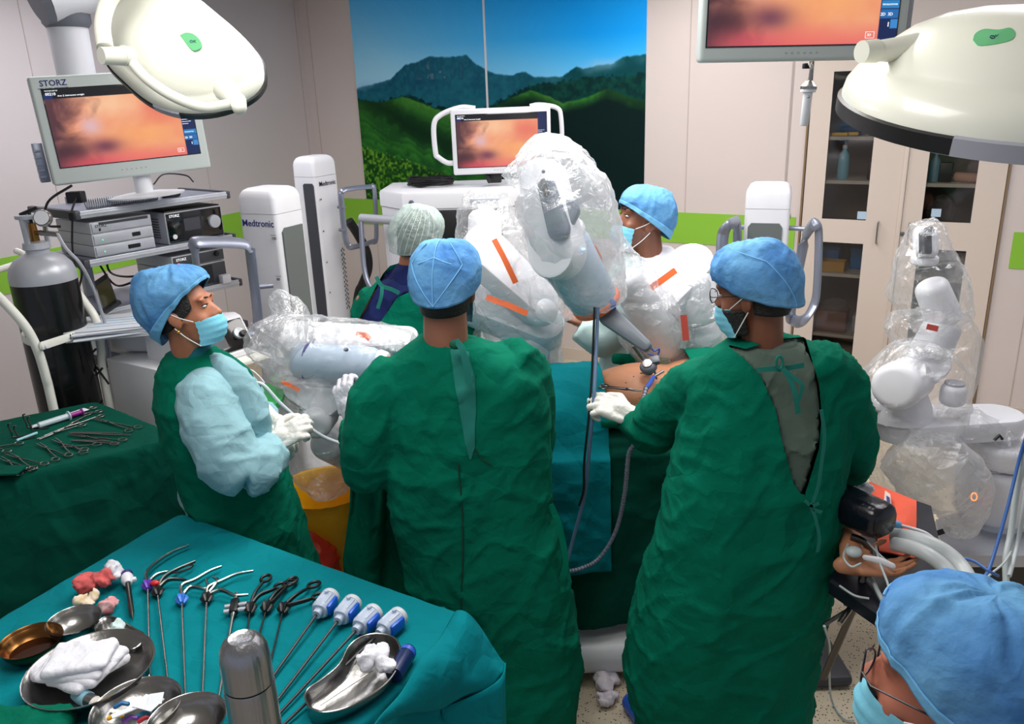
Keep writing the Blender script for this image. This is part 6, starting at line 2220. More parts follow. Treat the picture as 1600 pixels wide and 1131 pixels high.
def foldf(u, v):
    # raised cloth ridge on the right end of the front table
    c00, c10, c01, c11 = (at(575, 1150, z=ZF + 0.005), at(690, 1105, z=0.74), at(712, 957, z=ZF + 0.02), at(788, 1035, z=0.78))
    a = c00.lerp(c01, v); b = c10.lerp(c11, v)
    p = a.lerp(b, u)
    p.z += 0.055 * math.sin(PI * min(1, u * 1.05)) * (0.35 + 0.65 * v) * (1 - 0.5 * u)
    p.x += 0.05 * math.sin(PI * v) * u
    p.z += 0.006 * math.sin(v * 14 + u * 5)
    return p
part('drape_fold', sheet(30, 34, foldf, 0.004), tealm, tf, ang=0)
def foldg(u, v):
    a = at(690 + 98 * v, 1105 - 70 * v, z=0.745 + 0.035 * v)
    b = V((a.x - 0.02 + 0.02 * math.sin(v * 12), a.y + 0.02 * math.sin(v * 9), 0.40 + 0.06 * math.sin(v * 7)))
    p = a.lerp(b, u)
    return p + V((0.05 * math.sin(PI * v), 0, 0)) * 1.0 + V((0.015 * math.sin(v * 25) * u, 0, 0))
part('hanging_fold', sheet(16, 40, foldg, 0.004), tealm, tf, ang=0)
bm = NB(); rbox(bm, at(22, 1150, z=0.90), (0.2, 0.14, 0.05), 0.02, seg=3)
solo('folded_towel', cloth(bm, 0.008, 0.006, 71.0, 3), gownm, 'folded green cloth at the lower left corner of the front table', 'towel')


# ------------------------------------------------------------------ instruments
def forceps(tip, end, z, label, group, spread=0.012, ring=0.017, m=steel, cat='forceps', name='surgical_forceps', twist=0.0):
    a, b = at(*tip, z=z), at(*end, z=z)
    d = (b - a); L_ = d.length
    M = basis(a, d, (0, 0, 1))
    t = thing(name, label, cat, M, group)
    for q in (-1, 1):
        bm = NB()
        jx = L_ * 0.36
        tube(bm, smooth_path([(0, q * 0.002 + q * spread * 0.35, 0.004), (jx * 0.6, q * 0.005, 0.004), (jx, 0, 0.004 + q * 0.001), (jx + (L_ - jx) * 0.4, -q * spread * 0.8, 0.004), (L_ - ring * 1.7, -q * spread * 1.25, 0.004)], 4),
             [0.0022, 0.003, 0.004, 0.003, 0.0026], 8, flat=0.8)
        c = V((L_ - ring * 0.75, -q * (spread * 1.25 + ring * 0.55), 0.004))
        ringtube(bm, [c + V((math.cos(k * PI / 9) * ring, math.sin(k * PI / 9) * ring * 0.72, 0)) for k in range(18)], 0.0023, 6)
        part('arm', bm, m, t)
    bm = NB(); lathe(bm, [(0, 0), (0.004, 0), (0.0035, 0.01), (0, 0.0105)], M=Matrix.Translation((L_ * 0.36, 0, 0)), seg=12); part('pivot', bm, m, t)
    return t


zi = ZB + 0.004
fl = [
    ((100, 655), (155, 640), 'clamp lying along the syringe on the rear table, nearest the far edge', 0.018),
    ((72, 683), (152, 648), 'long curved clamp beside the syringe on the rear table', 0.02),
    ((60, 688), (128, 662), 'thin clamp on the rear table just under the long curved clamp', 0.012),
    ((98, 698), (146, 702), 'open clamp with crossed tips up at the middle front of the rear table', 0.02),
    ((84, 687), (123, 709), 'pair of forceps with split tips near the front edge of the rear table', 0.014),
    ((60, 694), (100, 717), 'forceps with small square tips near the front edge of the rear table', 0.01),
    ((12, 710), (62, 731), 'curved forceps third from the left along the near edge of the rear table', 0.012),
    ((0, 716), (44, 738), 'curved forceps at the near left edge of the rear table', 0.012),
    ((-25, 700), (26, 700), 'scissors with two finger rings at the left edge of the rear table', 0.02),
    ((108, 680), (190, 692), 'long straight forceps pointing right on the rear table', 0.008),
    ((146, 655), (212, 672), 'slim forceps at the far right of the rear table', 0.008),
]
for a, b, lab, sp in fl:
    forceps(a, b, zi, lab, 'clamps and forceps on the rear table', sp)
# two broad straight forceps
for k, (a, b, lab) in enumerate((((110, 678), (206, 681), 'broad straight forceps lying below the slim one on the rear table'), ((112, 690), (186, 694), 'broad flat forceps nearest the front edge of the rear table'))):
    p, q = at(*a, z=zi), at(*b, z=zi)
    M = basis(p, q - p, (0, 0, 1)); L_ = (q - p).length
    t = thing('tissue_forceps', lab, 'forceps', M, 'broad forceps on the rear table')
    for s_ in (-1, 1):
        bm = NB(); tube(bm, smooth_path([(0, 0, 0.003 + 0.002 * (s_ > 0)), (L_ * 0.3, s_ * 0.004, 0.005), (L_ * 0.7, s_ * 0.007, 0.005), (L_, s_ * 0.001, 0.004)], 4), [0.004, 0.005, 0.004, 0.0015], 8, flat=0.5); part('prong', bm, steel, t)
# retractors standing up
for k, (px, lab) in enumerate(((20, 'thin steel retractor hook standing up at the left of the rear table'), (29, 'second steel retractor hook of the left pair on the rear table'), (43, 'steel retractor hook left of the syringe'), (50, 'steel retractor hook with brown tip touching the syringe'))):
    y0 = (683, 687, 668, 672)[k]
    b_ = at(px + 2, y0, z=zi)
    bm = NB(); tube(bm, smooth_path([b_ + V((0.05, 0.02, 0.002)), b_, b_ + V((-0.006, 0, 0.02)), b_ + V((-0.012, 0, 0.05)), b_ + V((0.0, -0.004, 0.058))], 4), 0.003, 8)
    solo('retractor', bm, darkmetal, lab, 'retractor', 'retractors on the rear table')
p, q = at(50, 668, z=zi + 0.012), at(132, 642, z=zi + 0.012)
M = basis(p, q - p, (0, 0, 1)); L_ = (q - p).length
t = thing('syringe', 'clear syringe with magenta plunger lying near the far edge of the rear table', 'syringe', M)
MX = Matrix.Rotation(R(90), 4, 'Y')
bm = NB(); lathe(bm, [(0, 0), (0.003, 0.0), (0.003, 0.02), (0.012, 0.025), (0.012, L_ * 0.68), (0.02, L_ * 0.68), (0.02, L_ * 0.7), (0, L_ * 0.7)], M=MX, seg=18); part('barrel', bm, mat('clear_barrel', (190, 205, 214), 0.2), t)
bm = NB(); lathe(bm, [(0, L_ * 0.7), (0.009, L_ * 0.7), (0.009, L_ * 0.94), (0.014, L_ * 0.94), (0.014, L_ * 0.96), (0, L_ * 0.96)], M=MX, seg=14); part('plunger', bm, mat('magenta_plastic', (150, 30, 140), 0.4), t)
bm = NB(); rbox(bm, (L_ * 0.6, 0.02, -0.006), (L_ * 1.05, 0.035, 0.003), 0.001, M=Matrix.Rotation(0.06, 4, 'Z')); part('wrapper', bm, paper, t)
bm = NB(); tube(bm, [at(26, 688, z=zi + 0.004), at(58, 676, z=zi + 0.004)], 0.005, 8); solo('pale_tube', bm, mat('pale_cyan_plastic', (150, 205, 215), 0.4), 'pale blue plastic tube left of the syringe on the rear table', 'tube')

z0 = ZF + 0.006
gm = [('purple_plastic', (96, 50, 160)), ('knob_black', (16, 16, 18)), ('knob_blue', (52, 118, 214)), ('knob_black', (16, 16, 18))]


def lap(label, knobpx, tippx, hpx, knobm, handm, ringy, group='long laparoscopic graspers on the front table', shaftm=steel, r=0.0028, lift=0.02):
    k = at(*knobpx, z=z0 + 0.012); tp = at(*tippx, z=z0 + 0.004)
    t = thing('laparoscopic_grasper', label, 'surgical grasper', Matrix.Translation((k.x, k.y, z0)), group, world=True)
    d = (tp - k).normalized()
    bm = NB(); tube(bm, [k, tp], r, 10); sh_ = part('shaft', bm, shaftm, t)
    bm = NB(); s_ = d.cross(V((0, 0, 1)))
    for q in (-1, 1):
        tube(bm, smooth_path([tp, tp + d * 0.012 + s_ * q * 0.004, tp + d * 0.028 + s_ * q * 0.001], 3), [0.002, 0.0018, 0.001], 6)
    part('jaw', bm, steel, sh_)
    bm = NB()
    Mk = basis(k, s_, d)
    rings = []
    for z_, rr in ((-0.016, 0.004), (-0.012, 0.012), (0.0, 0.015), (0.008, 0.012), (0.02, 0.006)):
        rings.append([Mk @ V((rr * (1 + 0.22 * math.cos(6 * a)) * math.cos(a), rr * (1 + 0.22 * math.cos(6 * a)) * math.sin(a), z_)) for a in [2 * PI * i / 36 for i in range(36)]])
    loft(bm, rings); part('rotation_knob', bm, knobm, t)
    # handles
    for hi, hp in enumerate(hpx):
        P = [at(x, y, z=z0 + 0.012 + lift * (1 - j / max(1, len(hp) - 1)) * 0.3) for j, (x, y) in enumerate(hp)]
        bm = NB(); tube(bm, smooth_path([k - d * 0.01] + P, 4), [0.0068, 0.0062, 0.0042], 8, flat=0.75)
        if ringy:
            c = P[-1]
            e = (P[-1] - P[-2]).normalized(); f = V((-e.y, e.x, 0))
            ringtube(bm, [c + e * (0.016 + 0.019 * math.cos(i * PI / 9)) + f * 0.0125 * math.sin(i * PI / 9) for i in range(18)], 0.0044, 8)
        part('handle', bm, handm[min(hi, len(handm) - 1)], t)
    return t
    return t


pk = mat('purple_plastic', (96, 50, 170), 0.4)
kb = mat('knob_blue', (52, 118, 214), 0.4)
lg = lap('long steel grasper with purple and red knob, leftmost on the teal table', (231, 914), (234, 1054), [[(229, 895), (245, 878), (270, 862), (295, 852)], [(245, 898), (262, 893)]], pk, [steel], False)
bm = NB(); ellip(bm, at(242, 911, z=z0 + 0.022), (0.013, 0.009, 0.008)); part('red_cap', bm, mat('red_plastic', (214, 40, 40), 0.4), lg)
lap('long steel grasper with black knob and steel ring handle, second from the left', (246, 924), (262, 1062), [[(255, 903), (275, 890), (305, 877)], [(262, 906), (282, 905), (294, 908)]], black, [darkmetal], False)
bm = NB(); c = at(272, 893, z=z0 + 0.014); e_ = (at(298, 884, z=z0 + 0.014) - c)
ringtube(bm, [c + e_ * 0.5 + e_ * 0.62 * math.cos(i * PI / 10) + V((-e_.y, e_.x, 0)).normalized() * 0.011 * math.sin(i * PI / 10) for i in range(20)], 0.0028, 8)
solo('ring_handle', bm, darkmetal, 'steel oval finger ring beside the second grasper handle', 'handle')
lap('long steel grasper with bright blue star knob, third from the left', (284, 936), (290, 1094), [[(284, 915), (304, 906), (328, 892), (346, 885)], [(298, 917), (324, 920), (322, 905)]], kb, [steel], False)
lap('long steel grasper with black knob and open silver handle, fourth from left', (323, 934), (316, 1098), [[(325, 918), (345, 908), (370, 897), (396, 892)], [(345, 922), (366, 930), (388, 929)], [(340, 908), (333, 902)]], black, [steel, steel, steel], False)
for k, (kp, tp, hp, lab) in enumerate((((391, 950), (384, 1003), [[(398, 927), (412, 908)], [(405, 930), (424, 922), (432, 918)]], 'black handled laparoscopic scissors, left of the three'),
                                       ((417, 948), (401, 1005), [[(430, 927), (446, 915)], [(428, 938), (452, 912)]], 'black handled laparoscopic scissors, middle of the three'),
                                       ((443, 950), (420, 1045), [[(462, 930), (484, 917)], [(452, 945), (478, 938), (490, 934)]], 'black handled laparoscopic scissors, right of the three'))):
    t = lap(lab, kp, tp, hp, black, [black, black], True, 'black handled scissors on the front table', black, 0.0024)
# two-port bridge
t = thing('endoscope_bridge', 'black and silver two port endoscope bridge with thin shaft, left of the black scissors', 'endoscope part', at(366, 955, z=z0), world=True)
c = at(366, 948, z=z0 + 0.012); tp = at(338, 1112, z=z0 + 0.004); d = (tp - c).normalized(); s_ = d.cross(V((0, 0, 1))).normalized()
M = basis(c, s_, (0, 0, 1))
bm = NB(); rbox(bm, (0, -0.0, 0), (0.022, 0.06, 0.02), 0.006, M=M); part('body', bm, black, t)
bm = NB(); tube(bm, [c + d * 0.03, c + d * 0.05, tp], [0.007, 0.004, 0.0026], 10); part('shaft', bm, steel, t)
bm = NB(); tube(bm, [c - d * 0.03, c - d * 0.06], 0.005, 10); part('stub', bm, steel, t)
for o in (-0.006, 0.016):
    bm = NB(); q = c + d * o; tube(bm, [q + s_ * 0.024, q + s_ * 0.008, q - s_ * 0.01, q - s_ * 0.018, q - s_ * 0.032], [0.006, 0.006, 0.005, 0.0065, 0.006], 12); part('port', bm, silver, t)
# robot instruments with grey and blue housings
hg = mat('instrument_housing', (176, 188, 208), 0.35)
hb = mat('instrument_blue', (24, 90, 200), 0.3)
for k, (hp, tp, lab) in enumerate((((507, 945), (424, 1060), 'robot instrument with grey blue housing and black shaft, leftmost of the four'),
                                   ((541, 955), (430, 1098), 'robot instrument with grey blue housing and black shaft, second from left'),
                                   ((572, 970), (437, 1114), 'robot instrument with grey blue housing and black shaft, third from left'),
                                   ((610, 975), (440, 1135), 'robot instrument with grey blue housing behind the kidney dish, rightmost of four'))):
    h = at(*hp, z=z0 + 0.022); tp = at(*tp, z=z0 + 0.005)
    hh = V((h.x, h.y, z0 + 0.005))
    d = (tp - hh).normalized()
    M = basis(V((h.x, h.y, z0 + 0.023)), d.cross(V((0, 0, 1))), -d)           # z towards the back of the housing
    t = thing('robot_instrument', lab, 'surgical instrument', Matrix.Translation((h.x, h.y, z0)), 'robot instruments on the front table', world=True)
    bm = NB()
    rings = []
    for z_, r in ((-0.045, 0.011), (-0.03, 0.012), (-0.03, 0.019), (-0.022, 0.023), (0.02, 0.0235), (0.026, 0.0225)):
        rings.append([M @ V((r * math.copysign(abs(math.cos(a)) ** 0.8, math.cos(a)), r * math.copysign(abs(math.sin(a)) ** 0.8, math.sin(a)), z_)) for a in [2 * PI * i / 28 for i in range(28)]])
    loft(bm, rings)
    for a in range(0, 360, 60):
        q = M @ V((0.0215 * math.cos(R(a)), 0.0215 * math.sin(R(a)), -0.015)); q2 = M @ V((0.0225 * math.cos(R(a)), 0.0225 * math.sin(R(a)), 0.02))
        tube(bm, [q, q2], 0.0045, 8, round_ends=True)
    hs_ = part('housing', bm, hg, t)
    bm = NB(); lathe(bm, [(0, 0.026), (0.025, 0.026), (0.026, 0.034), (0.024, 0.04), (0, 0.04)], M=M, seg=28); part('end_cap', bm, mat('housing_cap', (196, 200, 208), 0.4), t)
    bm = NB(); lathe(bm, [(0, 0), (0.0055, 0), (0.005, 0.008), (0, 0.008)], M=M @ Matrix.Translation((0.0, 0.022, 0.018)) @ Matrix.Rotation(R(-90), 4, 'X'), seg=12); part('button', bm, hg, hs_)
    bm = NB(); rbox(bm, (-0.021, 0.0, 0.0), (0.014, 0.03, 0.05), 0.005, M=M); part('blue_latch', bm, hb, hs_)
    bm = NB(); tube(bm, [M @ V((0, 0, -0.04)), tp], 0.0036, 10); part('shaft', bm, mat('dark_shaft', (48, 50, 54), 0.35), t)


def kidney(px_pts, z, label, depth=0.035, group=None):
    """kidney dish from its rim outline in the photo"""
    P = [at(x, y, z=z + depth) for x, y in px_pts]
    P = smooth_path(P + [P[0]], 5)[:-1]
    c = sum(P, V()) / len(P)
    t = thing('kidney_dish', label, 'dish', V((c.x, c.y, z)), group, world=True)
    bm = NB()
    rings = []
    prof = [(0.10, 0.0), (0.70, 0.0), (0.80, 0.006), (0.90, 0.02), (0.97, depth - 0.001), (1.02, depth + 0.001), (1.03, depth - 0.001), (1.0, depth - 0.004), (0.93, 0.018), (0.83, 0.002), (0.7, -0.003), (0.1, -0.003)]
    # shrink towards a medial curve: use the mean of opposite rim points
    n = len(P)
    med = []
    for i in range(n):
        q = P[(n - i) % n]
        med.append((P[i] + q) / 2)
    for s, dz in prof:
        rings.append([V((m_.x + (p.x - m_.x) * s if s > 0.5 else m_.x + (p.x - m_.x) * s, m_.y + (p.y - m_.y) * s, z + 0.004 + dz)) for p, m_ in zip(P, med)])
    loft(bm, rings, True, True)
    part('dish', bm, steel, t, ang=50)
    bm = NB(); ringtube(bm, [V((p.x, p.y, z + depth + 0.004)) for p in P], 0.0022, 6); part('rolled_rim', bm, steel, t)
    return t


def bowl(px, rpx, z, label, depth=0.045, m=steel, liquid=None, group=None):
    c = at(*px, z=z + depth)
    d = (c - V((0, 0, CH))).length
    r = rpx * d / FPX
    t = thing('steel_bowl', label, 'bowl', V((c.x, c.y, z)), group)
    bm = NB(); lathe(bm, [(0, 0.0), (r * 0.5, 0.0), (r * 0.75, depth * 0.2), (r * 0.93, depth * 0.6), (r, depth), (r * 1.03, depth + 0.001), (r * 1.03, depth - 0.002), (r * 1.0, depth - 0.003), (r * 0.9, depth * 0.6), (r * 0.72, depth * 0.22 + 0.002), (r * 0.45, 0.003), (0, 0.003)], seg=44); part('bowl_body', bm, m, t, ang=60)
    if liquid:
        bm = NB(); lathe(bm, [(0, depth * 0.3), (r * 0.78, depth * 0.3), (r * 0.8, depth * 0.32), (0, depth * 0.33)], seg=36); part('liquid', bm, liquid, t)
    return t, c, r


def gauze(c, size, seed, m=whitecloth, parent=None, label=None, n=7, vox=0.0042, name='gauze', amp=0.011, cat='gauze', group=None):
    rnd = random.Random(seed)
    bm = NB()
    for k in range(n):
        a = V((rnd.uniform(-1, 1) * size[0], rnd.uniform(-1, 1) * size[1], rnd.uniform(0, 1) * size[2]))
        ellip(bm, V(c) + a * 0.6, (size[0] * rnd.uniform(0.3, 0.6), size[1] * rnd.uniform(0.3, 0.6), size[2] * rnd.uniform(0.35, 0.6)), Euler((rnd.random(), rnd.random(), rnd.random() * 3)).to_matrix(), 12, 8)
    me = remesh(bm, vox, 2)
    co = getco(me)
    wv = co + 0.01 * np.stack([vnoise(co, 30, seed), vnoise(co, 30, seed + 2), vnoise(co, 30, seed + 4)], 1)
    displace(me, amp * (np.maximum(ridge(wv, 26, seed), 0) ** 2 + 0.6 * np.maximum(ridge(wv, 50, seed + 7), 0) ** 2 - 0.4))
    if parent:
        return part(name, me, m, parent, ang=0)
    return solo(name, me, m, label, cat, group, ang=0)


kidney([(477, 1092), (482, 1078), (505, 1062), (530, 1040), (545, 1012), (565, 997), (590, 992), (615, 998), (626, 1016), (622, 1042), (605, 1068), (575, 1090), (540, 1108), (505, 1115), (484, 1108)][::-1], z0 - 0.004, 'long steel kidney dish with gauze stick at the right end of the teal table', 0.035)
gauze(at(590, 1036, z=z0 + 0.035), (0.046, 0.04, 0.03), 5, label='crumpled white gauze swab lying in the long kidney dish')
bm = NB(); tube(bm, [at(500, 1102, z=z0 + 0.012), at(582, 1048, z=z0 + 0.03)], 0.0018, 8); solo('swab_stick', bm, steel, 'thin swab stick lying in the long kidney dish', 'stick')
bm = NB()
M = basis(at(634, 1024, z=z0 + 0.02), (at(600, 1082, z=z0 + 0.02) - at(634, 1024, z=z0 + 0.02)), (0, 0, 1)) @ Matrix.Rotation(R(90), 4, 'Y')
t = thing('navy_bottle', 'navy blue bottle lying right of the long kidney dish', 'bottle', M)
bm = NB(); lathe(bm, [(0, -0.02), (0.018, -0.02), (0.02, -0.012), (0.02, 0.07), (0, 0.07)], seg=24); part('bottle_body', bm, navyp, t)
bm = NB(); lathe(bm, [(0.0203, -0.014), (0.0208, -0.014), (0.0208, -0.002), (0.0203, -0.002)], seg=24); part('cap_ring', bm, blue, t)

amber = mat('iodine_liquid', (50, 22, 8), 0.1)
bronze = mat('brown_steel', (124, 84, 46), 0.25, 1.0)  # brown metal tone over the whole bowl
bowl((48, 1000), 37, z0 - 0.004, 'brown steel bowl with dark iodine at the left end', 0.045, bronze, amber)
bowl((115, 968), 33, z0 - 0.004, 'empty steel bowl behind the white gauze stack', 0.045)
t, c, r = bowl((140, 1042), 78, z0 - 0.004, 'wide steel bowl full of a thick white gauze stack', 0.05)
for k in range(4):
    q = at(122 + 4 * (k % 2), 1040 - 4 * k, z=z0 + 0.032 + 0.012 * k)
    bm = NB(); rbox(bm, (0, 0, 0), (0.17 - 0.012 * k, 0.14 - 0.012 * k, 0.015), 0.006, M=Matrix.Translation(q) @ Matrix.Rotation(R(-24 + 12 * k), 4, 'Z') @ Matrix.Rotation(0.08 * (k % 3 - 1), 4, 'X'), seg=3)
    solo('gauze_pad', cloth(bm, 0.0052, 0.0045, 80.0 + k, 2), whitecloth, ['bottom folded white gauze pad of the stack in the wide bowl', 'second folded white gauze pad from below in the wide bowl', 'folded white gauze pad just under the top one in the wide bowl', 'topmost folded white gauze pad in the wide bowl'][k], 'gauze pad', 'gauze pads in the wide bowl', ang=0)
kidney([(148, 985), (160, 968), (178, 966), (196, 975), (212, 985), (224, 992), (223, 1004), (208, 1016), (190, 1010), (165, 1002)][::-1], z0 - 0.004, 'small steel kidney dish holding a pale green swab behind the gauze stack', 0.03)
gauze(at(182, 982, z=z0 + 0.03), (0.022, 0.022, 0.024), 9, mat('pale_green_gauze', (206, 226, 224), 0.9), label='pale green crumpled swab in the small kidney dish')
t, c, r = bowl((213, 1102), 56, z0 - 0.004, 'steel bowl with paper strips and coloured clips at the bottom left', 0.045)
for k, (px, py, rot, m_, sz, lab) in enumerate(((208, 1106, 35, paper, (0.085, 0.02, 0.002), 'long white paper strip lying in the bowl with clips'), (232, 1098, -20, paper, (0.05, 0.04, 0.002), 'folded white paper piece at the right in the bowl with clips'), (243, 1092, 10, paper, (0.03, 0.03, 0.002), 'small white paper corner sticking up in the bowl with clips'))):
    q = at(px, py, z=z0 + 0.042 + 0.003 * k)
    bm = NB(); rbox(bm, (0, 0, 0), sz, 0.0, M=Matrix.Translation(q) @ Matrix.Rotation(R(rot), 4, 'Z') @ Matrix.Rotation(0.2 * (k - 1), 4, 'X'))
    solo('paper_strip', bm, m_, lab, 'paper strip', smooth=False)
for k, (px, py, cc_, nm) in enumerate(((180, 1120, (240, 180, 40), 'yellow'), (190, 1102, (30, 110, 170), 'blue'), (204, 1124, (110, 50, 160), 'purple'), (222, 1118, (40, 150, 190), 'light blue'), (234, 1112, (20, 130, 130), 'teal'), (228, 1124, (200, 40, 60), 'red'))):
    bm = NB(); q = at(px, py, z=z0 + 0.022); tube(bm, [q + V((-0.012, -0.004, 0)), q + V((0, 0.003, 0.004)), q + V((0.012, 0.004, 0.0))], 0.005, 8, round_ends=True)
    solo('plastic_clip', bm, mat('clip_' + nm.replace(' ', '_'), cc_, 0.4), nm + ' plastic clip lying in the bowl with paper strips', 'clip', 'plastic clips in the bowl')
bowl((292, 1122), 50, z0 - 0.004, 'empty steel bowl at the bottom edge left of the flask', 0.05)
# stained gauze heap and trocar
gauze(at(146, 915, z=z0 + 0.02), (0.05, 0.042, 0.035), 21, mat('blood_stained_gauze', (206, 92, 92), 0.85, var=0.2, vscale=30), label='red stained crumpled gauze at the far left of the teal table', n=9)
gauze(at(178, 896, z=z0 + 0.025), (0.03, 0.028, 0.03), 22, label='white crumpled gauze behind the red stained one')
gauze(at(135, 940, z=z0 + 0.01), (0.035, 0.024, 0.018), 23, mat('yellow_gauze', (222, 196, 150), 0.9, rgb2=(240, 230, 226), vscale=40), label='yellowish gauze in front of the red stained heap')
gauze(at(172, 946, z=z0 + 0.014), (0.026, 0.028, 0.02), 24, mat('pink_spotted_gauze', (236, 214, 214), 0.9, rgb2=(206, 70, 80), vscale=26), label='white gauze with pink stains right of the red heap')
t = thing('trocar', 'trocar with navy top, white collar and sharp steel tip beside the stained gauze', 'trocar', at(200, 910, z=z0), world=True)
a, b = at(199, 905, z=z0 + 0.02), at(207, 968, z=z0 + 0.006)
M = basis(a, (1, 0, 0), (b - a))
L_ = (b - a).length
bm = NB(); lathe(bm, [(0, -0.02), (0.012, -0.02), (0.016, -0.01), (0.0165, 0.008), (0.012, 0.016), (0.01, 0.022), (0, 0.022)], M=M, seg=20); rbox(bm, (0.016, 0, 0.01), (0.014, 0.012, 0.014), 0.004, M=M); part('collar', bm, white, t)
bm = NB(); vs = ellip(bm, (0.0, 0, -0.024), (0.016, 0.014, 0.016)); bmesh.ops.transform(bm, matrix=M, verts=vs); part('cap', bm, mat('deep_violet', (44, 34, 110), 0.4), t)
bm = NB(); lathe(bm, [(0, 0.02), (0.0068, 0.02), (0.0068, L_ * 0.82), (0.004, L_ * 0.88), (0.001, L_), (0, L_)], M=M, seg=16); part('spike', bm, darkmetal, t)
t = thing('syringe', 'blue and steel syringe end between the wide bowl and the clip bowl', 'syringe', at(145, 1098, z=z0), world=True)
a, b = at(128, 1088, z=z0 + 0.014), at(168, 1108, z=z0 + 0.014)
M = basis(a, (0, 0, 1), (b - a))
bm = NB(); lathe(bm, [(0, -0.02), (0.014, -0.02), (0.017, 0.0), (0.017, 0.022), (0, 0.022)], M=M, seg=20); part('blue_end', bm, mat('pale_blue_plastic', (150, 200, 220), 0.4), t)
bm = NB(); lathe(bm, [(0, 0.022), (0.015, 0.022), (0.015, 0.045), (0, 0.045)], M=M, seg=20); part('steel_end', bm, steel, t)

# flask
c = at(380, 1012, 1.16)
fz = ZF - 0.006
rf = 0.0405
t = thing('steel_flask', 'brushed steel vacuum flask standing on the near edge of the teal table', 'flask', V((c.x, c.y, ZF)))
hz_ = c.z + 0.02 - ZF
bm = NB(); lathe(bm, [(0, 0.0), (rf, 0), (rf * 1.06, 0.004), (rf * 1.06, hz_ - 0.095), (rf * 1.03, hz_ - 0.09), (0, hz_ - 0.09)], seg=48); part('flask_body', bm, brush, t, ang=60)
bm = NB(); lathe(bm, [(0, hz_ - 0.093), (rf * 0.97, hz_ - 0.093), (rf * 0.97, hz_ - 0.086), (0, hz_ - 0.086)], seg=48); part('seam_ring', bm, black, t)
bm = NB(); lathe(bm, [(0, hz_ - 0.087), (rf * 1.03, hz_ - 0.087), (rf * 1.03, hz_ - 0.04), (rf * 0.97, hz_ - 0.022), (rf * 0.82, hz_ - 0.008), (rf * 0.55, hz_ + 0.001), (rf * 0.5, hz_ - 0.0005), (0, hz_ - 0.001)], seg=48); part('cup_lid', bm, brush, t, ang=60)
# ------------------------------------------------------------------ patient on the operating table
pz = 0.92                                            # table top height
pt_ = thing('person', 'patient lying on the operating table with bare belly between green and teal drapes', 'person', V((0.55, 2.95, pz)), world=True)
bm = NB()
def tr_(x, y, z, rx, ry, rz): ellip(bm, (x, y, z), (rx, ry, rz), u=24, v=16)
tr_(0.50, 2.93, 1.015, 0.26, 0.19, 0.125); tr_(0.74, 2.93, 1.03, 0.24, 0.2, 0.125); tr_(0.12, 2.94, 1.0, 0.22, 0.19, 0.11); tr_(0.48, 2.90, 1.06, 0.17, 0.15, 0.095)
HP = HF((1.07, 2.93, 1.05), (0.05, 0.05, 1), (1, 0, 0.1))
head_prims(bm, HP)
cap(bm, (0.88, 2.93, 1.03), (1.02, 2.93, 1.04), 0.065, 0.055)
for y in (2.84, 3.04):
    yk = y + (y - 2.94) * 1.1; cap(bm, (0.1, y, 0.99), (-0.2, yk, 1.0), 0.085, 0.06); cap(bm, (-0.2, yk, 1.0), (-0.38, y + (2.94 - y) * 0.5, 0.97), 0.055, 0.036)
wrp = at(1334, 884, z=0.875)
cap(bm, (0.86, 2.8, 1.02), (1.12, 2.56, 0.95), 0.055, 0.043); cap(bm, (1.12, 2.56, 0.95), (wrp.x, wrp.y + 0.02, 0.885), 0.043, 0.03)
cap(bm, (0.86, 3.06, 1.02), (0.6, 3.14, 0.98), 0.055, 0.043); cap(bm, (0.6, 3.14, 0.98), (0.35, 3.12, 0.96), 0.04, 0.028)
hand_prims(bm, HF(wrp + V((0.0, 0, 0.0)), (0.97, -0.22, 0.02), (0.02, 0.05, -1)), 1, (14, 16, 20, 26), 5, 8, 1.0)
me = remesh(bm, 0.0062, 3)
part('body', me, skin_p, pt_, ang=0)
bm = NB(); ellip(bm, (0.475, 2.84, 1.146), (0.008, 0.006, 0.003), u=10, v=6); part('navel', bm, mat('navel_dark', (120, 70, 50), 0.6), pt_)
for k, (px, py) in enumerate(((990, 588), (978, 598), (1005, 612), (1000, 622))):
    q = at(px, py, z=1.145); bm = NB(); ellip(bm, q, (0.003, 0.003, 0.0015), u=8, v=6); part('skin_mark', bm, inkblack, pt_)

# operating table
ot = thing('operating_table', 'operating table with white base between the doctors, mostly hidden under drapes', 'table', V((0.3, 2.93, 0)), world=True)
bm = NB(); rbox(bm, (0.36, 2.93, 0.865), (1.66, 0.52, 0.07), 0.02, seg=3); part('mattress', bm, black, ot)
bm = NB(); rbox(bm, (0.36, 2.93, 0.805), (1.62, 0.5, 0.05), 0.01); part('table_top', bm, greyl, ot)
bm = NB(); rbox(bm, (0.4, 2.93, 0.5), (0.34, 0.3, 0.56), 0.03); part('pedestal', bm, greyl, ot)
bm = NB()
q0, q1 = at(905, 1000, z=0.14), at(985, 1043, z=0.14)
rbox(bm, (0.45, 2.86, 0.10), (0.95, 0.62, 0.13), 0.05, seg=3); part('base', bm, white, ot)
for x_ in (0.1, 0.85):
    bm = NB(); lathe(bm, [(0, -0.02), (0.035, -0.02), (0.035, 0.02), (0, 0.02)], M=Matrix.Translation((x_, 2.66, 0.036)) @ Matrix.Rotation(R(90), 4, 'X'), seg=14); part('caster', bm, greyd, ot)


